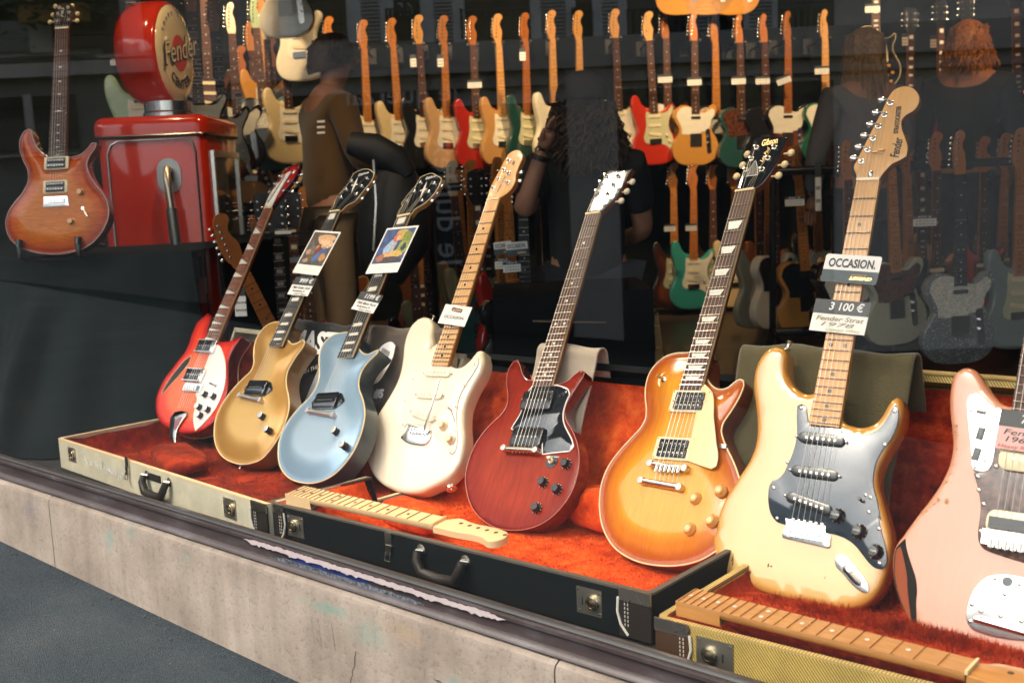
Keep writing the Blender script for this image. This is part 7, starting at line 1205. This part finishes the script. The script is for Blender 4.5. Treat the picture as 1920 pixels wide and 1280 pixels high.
hang('strat','brown rack guitar with rosewood neck carrying a 999 euro tag',brown_,tort,RW,1756,248,5.5,16,1,group=g3)
hang('tele','silver sparkle single-cutaway rack guitar with pearl pickguard',sparkle,pearlg,(rose,ebony,mapleD,pearl),1801,243,4.72,3,1,group=g3)
hang('strat','red rack guitar with one horn showing behind the silver sparkle one',brightred,tort,RW,1846,256,5.9,16,group=g3)
hang('strat','sea grey double-cutaway rack guitar cut by the right edge',sonic,mintg,MP,1914,240,5.0,12,1,group=g3)
hang('strat','dark rack guitar with maple headstock below the blue neon sign',black_,blackgd,MP,1858,236,6.2,12,group=g3)
hang('strat','rack guitar with maple headstock showing left of the large cream guitar headstock',tsb,whiteg,MP,1530,262,6.6,12,group=g3)
hang('strat','rack guitar with small maple headstock behind the silver sparkle one',blond,whiteg,MP,1768,258,6.4,12,group=g3)
g4='guitars standing in the centre of the shop'
hang('strat','bronze green centre guitar with white headstock',bronze,mintg,RW,845,302,6.0,22,2,headm=white_,group=g4)
hang('strat','sage green centre guitar with tall maple headstock',bronze,whiteg,MP,880,300,5.6,26,group=g4)
hang('single','dark centre guitar with black headstock and silver tuners',dkteal,blackgd,GB,892,312,5.5,15,group=g4)
hang('strat','red double-cutaway centre guitar with white pickguard and maple neck',red_,whiteg,MP,931,295,5.3,48,1,group=g4)
hang('tele','black centre guitar with bound edge and maple neck carrying a 3500 euro tag',black_,blackgd,MP,948,305,5.0,22,1,group=g4)
hang('tele','black centre guitar with rosewood neck carrying a 1400 euro tag',black_,blackgd,(rose,ebony,blackp,pearl),978,316,4.9,6,-2,group=g4)
hang('strat','gold-knobbed dark centre guitar right of the blue guitar neck',bronze,mintg,RW,795,372,5.9,15,group=g4)
hang('strat','dark sunburst centre guitar behind the blue guitar neck',dsb,blackgd,RW,768,392,5.6,18,group=g4)
g5='guitars at the left of the shop'
hang('strat','left-side guitar with bright frets beside the globe sign',black_,whiteg,(rose,rose,mapleD,pearl),354,-48,5.9,20,group=g5)
hang('strat','left-side guitar with maple headstock and rosewood neck above the pump',tsb,whiteg,RW,398,-6,6.3,22,group=g5)
hang('tele','black left-side guitar with white pickguard and white headstock',black_,whiteg,RW,431,3,6.8,18,headm=white_,group=g5)
hang('tele','teal left-side guitar with pearl pickguard and mint headstock',bluegr,pearlg,RW,475,-6,7.0,16,headm=mint_,group=g5)
hang('tele','blue-green left-side guitar with white headstock',bluegr,whiteg,RW,497,18,7.2,20,headm=white_,group=g5)
hang('strat','cream left-side guitar with rosewood neck beside the man in brown',cream_,whiteg,RW,526,-2,7.0,30,headm=dgreen,group=g5)
hang('strat','white double-cutaway guitar hanging at the top edge left of the middle',white_,whiteg,MO,538,-168,6.9,-14,group=g5)
hang('tele','cream guitar body at the top edge overlapping the white double-cutaway one',white_,whiteg,MO,517,-268,6.6,-6,group=g5)
hang('strat','orange-brown left-side guitar hanging low beside the pump',nat,tort,RW,449,86,7.3,18,group=g5)
hang('strat','pale left-side guitar hanging low beside the brown sleeve',cream_,whiteg,RW,506,72,7.5,22,group=g5)
hang('strat','light green double-cutaway guitar with white pickguard hanging behind the globe sign',mint_,whiteg,RW,236,-92,5.1,10,group=g5)
g6='guitars standing at the left behind the display'
hang('single','dark rack guitar with silver frets behind the red hollow guitar neck',grey_,blackgd,GB,492,352,4.9,14,group=g6)
hang('single','black rack guitar with orange rim behind the gold guitar neck',mburst('black_orange',[(0,[.5,.12,.02]),(10,[.02,.012,.01]),(150,[.015,.012,.012])]),blackgd,GB,514,362,4.8,12,group=g6)
hang('single','brown rack guitar with a small price card, left of the gold guitar neck',brown_,blackgd,GB,545,352,5.2,10,group=g6)
hang('strat','rack guitar with red body left of the picture card',red_,whiteg,(rose,rose,mapleD,pearl),566,350,5.3,16,group=g6)
hang('semi','orange semi-hollow guitar with dark sound holes behind the gold guitar',orange_,blackgd,GB,640,352,7.3,20,-10,group=g6)
hang('semi','brown semi-hollow guitar standing behind the orange one',brown_,blackgd,GB,668,350,7.4,24,-10,group=g6)
hang('strat','small orange-headed guitar in the dark left of the red hollow guitar',brown_,tort,RW,476,388,7.2,10,group=g6)
hang('strat','small orange-headed guitar in the dark right of the pump',brown_,tort,MO,432,356,7.2,10,group=g6)
hang('strat','natural maple guitar leaning left beside the pump, headstock near the hose',nat,whiteg,MO,404,405,3.75,30,22,group=g6)
hang('single','dark guitar with silver tuners right of the bronze green centre one',black_,blackgd,GB,908,318,5.7,20,group=g4)
hang('strat','caramel centre guitar half hidden behind the ivory guitar neck',butter,whiteg,MP,858,318,6.6,20,group=g4)
hang('strat','dim centre guitar with orange headstock low behind the blue guitar neck',brown_,tort,MP,775,340,7.2,14,group=g4)
hang('tele','left-side guitar with tall dark neck above the brown sleeve',dsb,tort,RW,466,40,7.4,20,group=g5)
hang('strat','left-side guitar with thin maple neck between the mint and white headstocks',butter,whiteg,MO,485,-30,7.3,24,group=g5)
hang('strat','left-side guitar with rosewood neck near the top edge beside the globe',dsb,tort,RW,378,-60,6.9,20,group=g5)
hang('strat','orange rack guitar half hidden right of the amber guitar headstock',orange_,tort,MP,1440,280,6.6,20,group=g3)
hang('single','dark rack guitar in shadow between the dark green and brown ones',black_,blackgd,GB,1728,256,6.0,16,group=g3)
hang('strat','shadowed rack guitar with maple headstock near the right edge',dsb,tort,MP,1886,250,6.0,14,group=g3)
# tags
def small_tag(u,v,Z,w,h,label,rot=0,txt=None):
    p=atz(u,v,Z); N=-FH; X=UZ.cross(N); F=Matrix(((X.x,0,N.x,p.x),(X.y,0,N.y,p.y),(0,1,0,p.z),(0,0,0,1)))@Matrix.Rotation(R(rot),4,'Z'); r=empty('price_tag',F,label,'price tag','small price tags in the shop'); s=Z/2100.*1000
    W_=w*s; H_=h*s; sheet(r,-W_/2,-H_/2,W_/2,H_/2,0,card,'card'); sheet(r,-W_/2,H_*.5,W_/2,H_*.95,0,cardD,'price_band'); mb=MB()
    rr=np.random.RandomState(int(u))
    for k in range(2): y=H_*(.18-.36*k); a=-W_*.4
    x=-W_*.4
    while x<W_*.38:
        l=rr.uniform(.04,.12)*W_
        for y in(H_*.18,-H_*.2): mb.box((x*.001,(y-H_*.05)*.001,.0005),((x+l)*.001,(y+H_*.05)*.001,.0008))
        x+=l+W_*.05
    mb.obj('handwriting',ink,r,smooth=0)
    if txt: tx(r,txt,0,H_*.72,H_*.36,inkW,0,W_*.6)
    return r
for u,v,wh in((890,160,'dark red'),(1247,150,'dark sunburst'),(1302,155,'butterscotch yellow'),(1385,153,'dark teal'),(1430,153,'black'),(1541,134,'green')): small_tag(u,v,ZB-.12,26,10,'white price tag strung on the neck of the %s wall guitar'%wh)
small_tag(1470,152,ZB-.12,26,10,'tilted white price tag on the neck of a dark sunburst wall guitar',18)
small_tag(1636,18,7.1,27,11,'white price tag on the neck of the black wall guitar above the blonde woman')
for u,v,wh in((775,118,'all-white-front'),(826,118,'blonde pinkish'),(980,106,'dark green'),(1697,78,'block-inlaid'),(1750,82,'red semi-hollow')):
    small_tag(u,v,ZB-.3 if u<1500 else 6.7,11,15,'paper hang tag dangling beside the %s wall guitar'%wh)
small_tag(1256,429,7.3,21,9,'white tag on the neck of the dark sunburst lower-row guitar'); small_tag(1296,428,7.3,21,9,'white tag on the neck of the teal lower-row guitar')
small_tag(1490,380,5.5,36,12,'price tag reading 845 euros on the caramel brown guitar neck',0,'845 €'); small_tag(1734,417,5.2,44,14,'price tag reading 999 euros on the brown rack guitar neck',0,'999 €')
small_tag(1534,364,5.5,11,62,'long white paper strip hanging from a rack guitar')
small_tag(960,503,4.75,33,14,'price tag reading 1400 euros on the rosewood neck of a black centre guitar',2,'1400 €'); small_tag(943,497,4.85,30,14,'price tag reading 3500 euros on the maple neck of a black centre guitar',0,'3500 €')
small_tag(531,438,4.7,30,10,'cream price card on the brown rack guitar left of the gold one',0,'1166 €'); small_tag(556,487,4.7,24,9,'lower cream price card left of the picture card',0,'890 €'); small_tag(451,574,3.6,22,38,'white paper note with a signature hanging right of the red hollow guitar neck')
small_tag(217,118,4.75,20,9,'price tag beside the light green guitar behind the globe',0,'2900 €'); small_tag(448,190,6.4,11,15,'paper hang tag beside the orange-brown left-side guitar')
def occ_far(u,v,Z,w,h,label,rot):
    p=atz(u,v,Z); N=-FH; X=UZ.cross(N); F=Matrix(((X.x,0,N.x,p.x),(X.y,0,N.y,p.y),(0,1,0,p.z),(0,0,0,1)))@Matrix.Rotation(R(rot),4,'Z'); r=empty('shop_card',F,label,'card'); s=Z/2.1; occ(r,w*s,h*s)
occ_far(969,466,4.72,41,25,'OCCASION card above the 1400 euro tag on a black centre guitar',3); occ_far(943,465,4.85,34,24,'OCCASION card half hidden behind its neighbour, above the 3500 euro tag',3)
# racks
def rack(name,label,u0,u1,v,Z,legs):
    a=atz(u0,v,Z); b=atz(u1,v,Z); a.z=b.z=(a.z+b.z)/2; r=empty(name,Matrix.Translation((a.x,a.y,0)),label,'guitar rack'); 
    mb=MB(); mb.tube([a,b],.022,10); sub('top_bar',mb,blackp,r); a2=V(a.x,a.y,.16)+FH*.0-FH*.12; b2=V(b.x,b.y,.16)-FH*.12; mb=MB(); mb.tube([a2,b2],.022,10); sub('foot_bar',mb,blackp,r)
    for t in legs: p=a.lerp(b,t); mb=MB(); mb.tube([p,V(p.x,p.y,.16)+FH*.05,V(p.x,p.y,.012)+FH*.18],.018,8); mb.tube([V(p.x,p.y,.16)+FH*.05,V(p.x,p.y,.012)-FH*.3],.018,8); sub('leg',mb,blackp,r)
rack('guitar_rack','black tubular rack holding the guitars at the right',1440,1920,312,5.55,(.02,.98)); rack('guitar_rack','black tubular rack in the centre of the shop',800,1010,348,5.75,(.02,.98)); rack('guitar_rack','black tubular rack behind the gold and blue guitars',430,660,392,5.35,(.02,.98))
bar=MB(); 
# dark flight case in the middle
p=atz(1085,640,3.95); M=Matrix(((RH.x,FH.x,0,p.x),(RH.y,FH.y,0,p.y),(0,0,1,0),(0,0,0,1))); fc=empty('flight_case',M,'large black equipment case with a brass corner in the dark centre','equipment case'); mb=MB(); mb.box((-.30,0,.02),(.27,.5,.55)); mb.obj('shell',blackt,fc,smooth=0); mb=MB(); mb.tube([(-.16,-.004,.455),(.10,-.004,.44)],.004,6); mb.obj('lid_seam',chrome,fc)
mb=MB(); mb.hexa([(.272,-.006,.22),(.31,-.002,.22),(.31,.05,.22),(.272,.05,.22),(.272,-.006,.46),(.285,-.004,.47),(.285,.05,.47),(.272,.05,.46)]); mb.obj('corner_guard',brass,fc,smooth=0); mb=MB()
for sx in(-.24,.21):
    for y in(.06,.44): mb.lathe([(.02,-.01),(.02,.012)],(sx,y,.02),(1,0,0),12)
mb.obj('castors',blackp,fc)
# neon
def tubeat(name,pts,Z,r,mat,label,parent=None):
    mb=MB(); mb.tube([atz(u,v,Z) for u,v in pts],r,8); o=mb.obj(name,mat); return o
o=tubeat('neon_tube',[(1824,187),(1924,173)],6.9,.0075,glow('neon_red',[1,.05,.05],4),''); o2=tubeat('blue_tube',[(1824,190),(1924,177)],6.9,.006,glow('neon_blue',[.12,.1,1],3),''); tag(o,'long neon tube glowing red over blue at the right','neon light'); o2.parent=o
Ns=empty('neon_sign',Matrix.Translation(atz(1866,210,6.9)),'small blue glowing neon figure under the neon tube','neon sign'); bl=glow('neon_azure',[.01,.10,1],1.6); 
for k,pts in enumerate(([(1858,202),(1866,197),(1874,199),(1877,206),(1870,210),(1862,208),(1858,202)],[(1851,215),(1856,210),(1864,213),(1872,211),(1879,214),(1877,219),(1866,220),(1855,219),(1851,215)])): mb=MB(); mb.tube([atz(u,v,6.9) for u,v in pts],.011,8); sub('glowing_tube',mb,bl,Ns)
# ------------------------------------------------------------------ people in the shop
def skinmesh(name,verts,edges,rads,mat,parent,root=0,levels=2):
    me=bpy.data.meshes.new(name); me.from_pydata(verts,edges,[]); o=bpy.data.objects.new(name,me); C.objects.link(o); o.modifiers.new('skin','SKIN'); 
    sk=me.skin_vertices[0].data
    for i,r in enumerate(rads): sk[i].radius=(r if isinstance(r,tuple) else (r,r)); sk[i].use_root=(i==root)
    s=o.modifiers.new('sub','SUBSURF'); s.levels=s.render_levels=levels
    dg=bpy.context.evaluated_depsgraph_get(); dg.update(); m2=bpy.data.meshes.new_from_object(o.evaluated_get(dg)); C.objects.unlink(o); bpy.data.objects.remove(o); m2.shade_smooth(); m2.materials.clear(); m2.materials.append(mat)
    n=link(name,m2,None); 
    if parent: n.parent=parent
    return n
skin=plain('skin',[.42,.2,.12],.5,var=.1,scale=12); 
def chain(pts,rads,name,mat,parent,levels=2): return skinmesh(name,[tuple(p) for p in pts],[(i,i+1) for i in range(len(pts)-1)],rads,mat,parent,0,levels)
def person(label,foot,yaw,hgt,shirt,trous,hairm,hair,arms,seat=False,skinm=skin,lean=0):
    """local frame: x to the person's left.. right, y forward, z up; scaled to height"""
    M=Matrix.Translation(foot)@Matrix.Rotation(yaw,4,'Z')@Matrix.Scale(hgt/1.75,4); r=empty('person',M,label,'person','people in the shop')
    hz=.92 if not seat else .5
    dz=hz-.92
    # one body: head, neck, trunk, arms, legs as a single skinned surface
    v=[(0,0,.95+dz),(0,.01,1.10+dz),(0,0,1.28+dz),(0,-.01,1.43+dz),(0,.0,1.50+dz),(0,.02,1.56+dz),(0,.03,1.66+dz),(0,.02,1.72+dz)]; e=[(i,i+1) for i in range(7)]; ra=[(.16,.115),(.145,.105),(.165,.115),(.12,.09),(.058,.058),(.066,.075),(.078,.095),(.05,.06)]
    hands=[]
    for side,(sh,el,wr) in arms.items():
        k=len(v); s=1 if side=='L' else -1; el=Vector(el)+V(0,0,dz); wr=Vector(wr)+V(0,0,dz); shp=V(s*-.19,0,1.40+dz); v+=[tuple(shp),tuple(el),tuple(wr)]; e+=[(3,k),(k,k+1),(k+1,k+2)]; ra+=[.062,.046,.03]
        d=(wr-el).normalized(); hands.append((wr,d,s))
    for s in(-1,1):
        k=len(v)
        if seat: pts=[(s*.09,.02,.90+dz),(s*.12,.42,.50),(s*.12,.44,.09),(s*.13,.55,.045)]
        else: pts=[(s*.095,0,.86),(s*.10,.02,.48),(s*.11,-.02,.09),(s*.12,.13,.045)]
        v+=pts; e+=[(0,k),(k,k+1),(k+1,k+2),(k+2,k+3)]; ra+=[.085,.062,.042,.036]
    if lean:
        v=[(x,y+max(0,z-.95-dz)*lean,z) for x,y,z in v]
    b=skinmesh('body',v,e,ra,skinm,r)
    # hands with fingers
    for wr,d,s in hands:
        if lean: wr=V(wr.x,wr.y+max(0,wr.z-.95-dz)*lean,wr.z)
        x=d.cross(UZ); x=x.normalized() if x.length>.1 else V(1,0,0); mbp=[wr,wr+d*.05,wr+d*.085]; chain(mbp,[.022,.034,.03],'hand',skinm,b)
        for q,ln in zip((-1.5,-.5,.5,1.5),(.055,.07,.075,.062)): a=wr+d*.085+x*q*.017; chain([a,a+d*ln*.5-UZ*.006,a+d*ln-UZ*.022],[.0095,.0088,.007],'finger',skinm,b,1)
        a=wr+d*.035+x*.03*s; chain([a,a+d*.03+x*.022*s,a+d*.055+x*.022*s],[.011,.01,.008],'thumb',skinm,b,1)
    # face
    fy=.03+ (0.68+0)*lean; H=1.64+dz
    def fp(x,y,z): return (x,y+max(0,z-.95-dz)*lean,z)
    mb=MB(); mb.tube([fp(0,.105,H+.02),fp(0,.135,H-.015),fp(0,.112,H-.03)],[.008,.016,.012],8); mb.obj('nose',skinm,b); mb=MB()
    for s in(-1,1): mb.ball(fp(s*.032,.10,H+.012),(.013,.011,.009),10,6)
    mb.obj('eyes',plain('eye_dark',[.05,.04,.035],.2),b); mb=MB(); mb.ball(fp(0,.098,H-.062),(.026,.012,.009),10,6); mb.obj('mouth',plain('lips',[.35,.12,.09],.5),b); mb=MB()
    for s in(-1,1): mb.ball(fp(s*.083,.015,H),(.011,.024,.034),8,6)
    mb.obj('ears',skinm,b)
    # shirt: trunk and sleeves a little outside of the body
    sv=[(0,0,.86+dz),(0,.01,1.10+dz),(0,0,1.28+dz),(0,-.01,1.425+dz),(0,-.01,1.485+dz)]; se=[(i,i+1) for i in range(4)]; sr=[(.185,.135),(.17,.125),(.185,.132),(.135,.105),(.07,.07)]
    for side,(sl,el,wr) in arms.items():
        k=len(sv); s=1 if side=='L' else -1; el=Vector(el)+V(0,0,dz); wr=Vector(wr)+V(0,0,dz); shp=V(s*-.19,0,1.40+dz)
        if sl=='long': sv+=[tuple(shp),tuple(el),tuple(el.lerp(wr,.93))]; se+=[(3,k),(k,k+1),(k+1,k+2)]; sr+=[.08,.062,.047]
        else: sv+=[tuple(shp),tuple(shp.lerp(el,.75))]; se+=[(3,k),(k,k+1)]; sr+=[.085,.072]
    if lean: sv=[(x,y+max(0,z-.95-dz)*lean,z) for x,y,z in sv]
    skinmesh('shirt',sv,se,sr,shirt,r)
    tv=[(0,0,.93+dz)]; te=[]; tr_=[(.175,.13)]
    for s in(-1,1):
        k=len(tv)
        if seat: pts=[(s*.095,.02,.90+dz),(s*.12,.42,.50),(s*.12,.44,.12)]
        else: pts=[(s*.098,0,.84),(s*.10,.02,.48),(s*.11,-.02,.10)]
        tv+=pts; te+=[(0,k),(k,k+1),(k+1,k+2)]; tr_+=[.105,.082,.068]
    skinmesh('trousers',tv,te,tr_,trous,r)
    mb=MB()
    for s in(-1,1): mb.ball((s*.12,(.50 if seat else .07),.045),(.05,.14,.05),12,8)
    mb.obj('shoes',plain('shoe_dark',[.03,.028,.025],.5),r)
    hz_=1.66+dz
    if hair:
        mb=MB(); rr=np.random.RandomState(int(hgt*100)); kind=hair
        if kind!='cap':
            def fn(u,v_):
                a=2*math.pi*u; t=v_*math.pi*.62; back=.5-.5*math.sin(a); rr_=1+.05*math.sin(a*9)+.03*math.sin(a*17+v_*5); return fp(.098*rr_*math.sin(t)*math.cos(a),.012+.118*rr_*math.sin(t)*math.sin(a)-.01,hz_+.0+.105*math.cos(t)-(.06*back if v_>.8 else 0))
            mb.grid(fn,28,12)
        # strands
        n={'short':260,'bob':900,'long':1100,'cap':1300}[kind]
        for i in range(n):
            a=rr.uniform(math.pi*.86,math.pi*2.14); rad=rr.uniform(.07,.098) if kind!='cap' else rr.uniform(.085,.12); ln={'short':.05,'bob':.22,'long':.32,'cap':.25}[kind]*rr.uniform(.55,1); p0=V(rad*math.cos(a),.01+rad*1.08*math.sin(a),hz_+(rr.uniform(-.03,.07) if kind!='cap' else rr.uniform(-.07,.0))); sp={'cap':.2,'long':.03,'bob':.03,'short':.1}[kind]; cu_={'cap':.016,'bob':.012,'long':.002,'short':.004}[kind]; f0=rr.uniform(0,6.28); fr_=rr.uniform(5,8); K=7 if kind in('cap','bob') else 4; pts=[]; ww=rr.normal(0,.012 if kind!='bob' else .026,2)
            for k in range(K):
                t=k/(K-1); pts.append(fp(*(p0+V(math.cos(a)*.16*sp*2*t+ww[0]*t+cu_*math.sin(f0+fr_*t*2),math.sin(a)*.08*sp*2*t+ww[1]*t+cu_*math.cos(f0+fr_*t*2),-ln*t))))
            mb.tube(pts,[.0042]*(K-1)+[.0015],4,False)
        mb.obj('hair',hairm,b)
    if hair=='cap':
        cm=plain('cap_black',[.014,.014,.015],.8); mb=MB()
        def fc_(u,v_): a=2*math.pi*u; t=v_*math.pi*.52; return fp(.112*math.sin(t)*math.cos(a),.01+.125*math.sin(t)*math.sin(a),hz_+.01+.118*math.cos(t)**.9 if math.cos(t)>0 else hz_+.01)
        mb.grid(fc_,28,10); cp=mb.obj('cap',cm,r,fix=True); mb=MB()
        def fv(u,v_): a=math.pi*(.2+.6*u); return fp((.112+.07*v_)*math.cos(a)*.95,.02+(.12+.085*v_)*math.sin(a),hz_+.012-.03*v_*math.sin(a)**2*.6)
        mb.grid(fv,14,4); mb.obj('visor',cm,cp)
    return r
# facing angles: forward of a person who turns his back on the viewer is FH
YB=A40
def floorat(u,v,Z): p=atz(u,v,Z); return V(p.x,p.y,0)
swb=plain('brown_sweater',[.115,.06,.018],.95,bmp=.3,scale=150,sheen=.3); beige_t=plain('beige_trousers',[.27,.19,.11],.9); dk=plain('dark_denim',[.02,.025,.035],.9); blk=plain('black_tshirt',[.014,.015,.016],.9); grs=plain('grey_shirt',[.15,.14,.14],.9)
br_h=plain('dark_brown_hair',[.045,.025,.014],.6,var=.4,scale=90); bl_h=plain('blonde_hair',[.33,.19,.08],.5,var=.4,scale=60); or_h=plain('orange_blonde_hair',[.5,.23,.07],.5,var=.4,scale=60)
p1=person('man in brown sweater with three white sleeve stripes, holding a black gig bag',floorat(606,330,5.35),YB-R(62),1.66,swb,beige_t,br_h,'short',{'L':('long',(-.25,.10,1.14),(-.12,.36,1.10)),'R':('long',(.25,.08,1.13),(.14,.36,1.06))},lean=.12)
mb=MB()
for k in range(3): p=atz(601+1,228+k*10.5,5.02); mb.box((p.x,p.y,p.z),(p.x,p.y,p.z)) if False else mb.hexa([tuple(p+RH*a*.017+UZ*(b*.0045)-FH*c*.004) for c,b,a in((0,-1,-1),(0,-1,1),(0,1,1),(0,1,-1),(1,-1,-1),(1,-1,1),(1,1,1),(1,1,-1))])
o=mb.obj('sleeve_stripes',card,smooth=0); o.parent=p1; o.matrix_parent_inverse=p1.matrix_world.inverted()
bp_=atz(712,330,5.1); G_=empty('gig_bag',Matrix.Translation(bp_),'black padded gig bag held by the man in brown','bag'); mb=MB()
q=[(660,262),(700,268),(745,290),(765,318)]; mb.tube([atz(655,268,5.0),atz(700,280,5.0),atz(742,302,5.0),atz(764,330,5.0)],[.05,.075,.07,.05],12); mb.tube([atz(735,300,5.05),atz(742,370,5.05),atz(738,450,5.05),atz(715,520,5.05)],[.07,.16,.17,.10],14); sub('padded_cover',mb,plain('bag_nylon',[.014,.016,.019],.6,bmp=.2,scale=200),G_); mb=MB(); mb.tube([atz(700,300,4.9),atz(705,380,4.86),atz(700,470,4.86)],.008,6); sub('zip',mb,nickel,G_)
p2=person('person in black cap and t-shirt with long curly hair and one raised bare arm',floorat(1098,330,4.75),YB+R(6),1.78,blk,dk,br_h,'cap',{'L':('short',(-.285,-.14,1.225),(-.20,-.19,1.47)),'R':('short',(.26,.08,1.12),(.18,.34,1.06))},seat=True)
mb=MB(); a=p2.matrix_world@V(-.207,-.185,1.45-.42); b_=p2.matrix_world@V(-.214,-.182,1.43-.42); mb.tube([b_,a],.043,12); o=mb.obj('wrist_watch',blackp); o.parent=p2; o.matrix_parent_inverse=p2.matrix_world.inverted()
st2=empty('stool',Matrix.Translation(floorat(1098,330,4.75)),'black stool under the person in the cap','stool'); mb=MB(); mb.lathe([(.17,.44),(.175,.47),(.16,.485),(.001,.487)],(0,0,0),n=24); mb.obj('seat',blackp,st2)
for k in range(4): a=R(45+90*k); mb=MB(); mb.tube([(.1*math.cos(a),.1*math.sin(a),.45),(.17*math.cos(a),.17*math.sin(a),0)],.012,8); mb.obj('leg',blackp,st2)
p3=person('woman with straight blonde hair and a grey shirt seen from behind',floorat(1622,330,5.6),YB+R(12),1.60,grs,dk,bl_h,'long',{'L':('long',(-.27,.03,1.10),(-.24,.14,.88)),'R':('long',(.27,.05,1.12),(.18,.26,1.0))})
p4=person('person with a messy orange-blonde bob in dark clothes near the neon sign',floorat(1812,330,6.3),YB-R(35),1.70,blk,dk,or_h,'bob',{'L':('long',(-.26,.03,1.12),(-.22,.2,.95)),'R':('long',(.26,.05,1.12),(.2,.22,.95))})
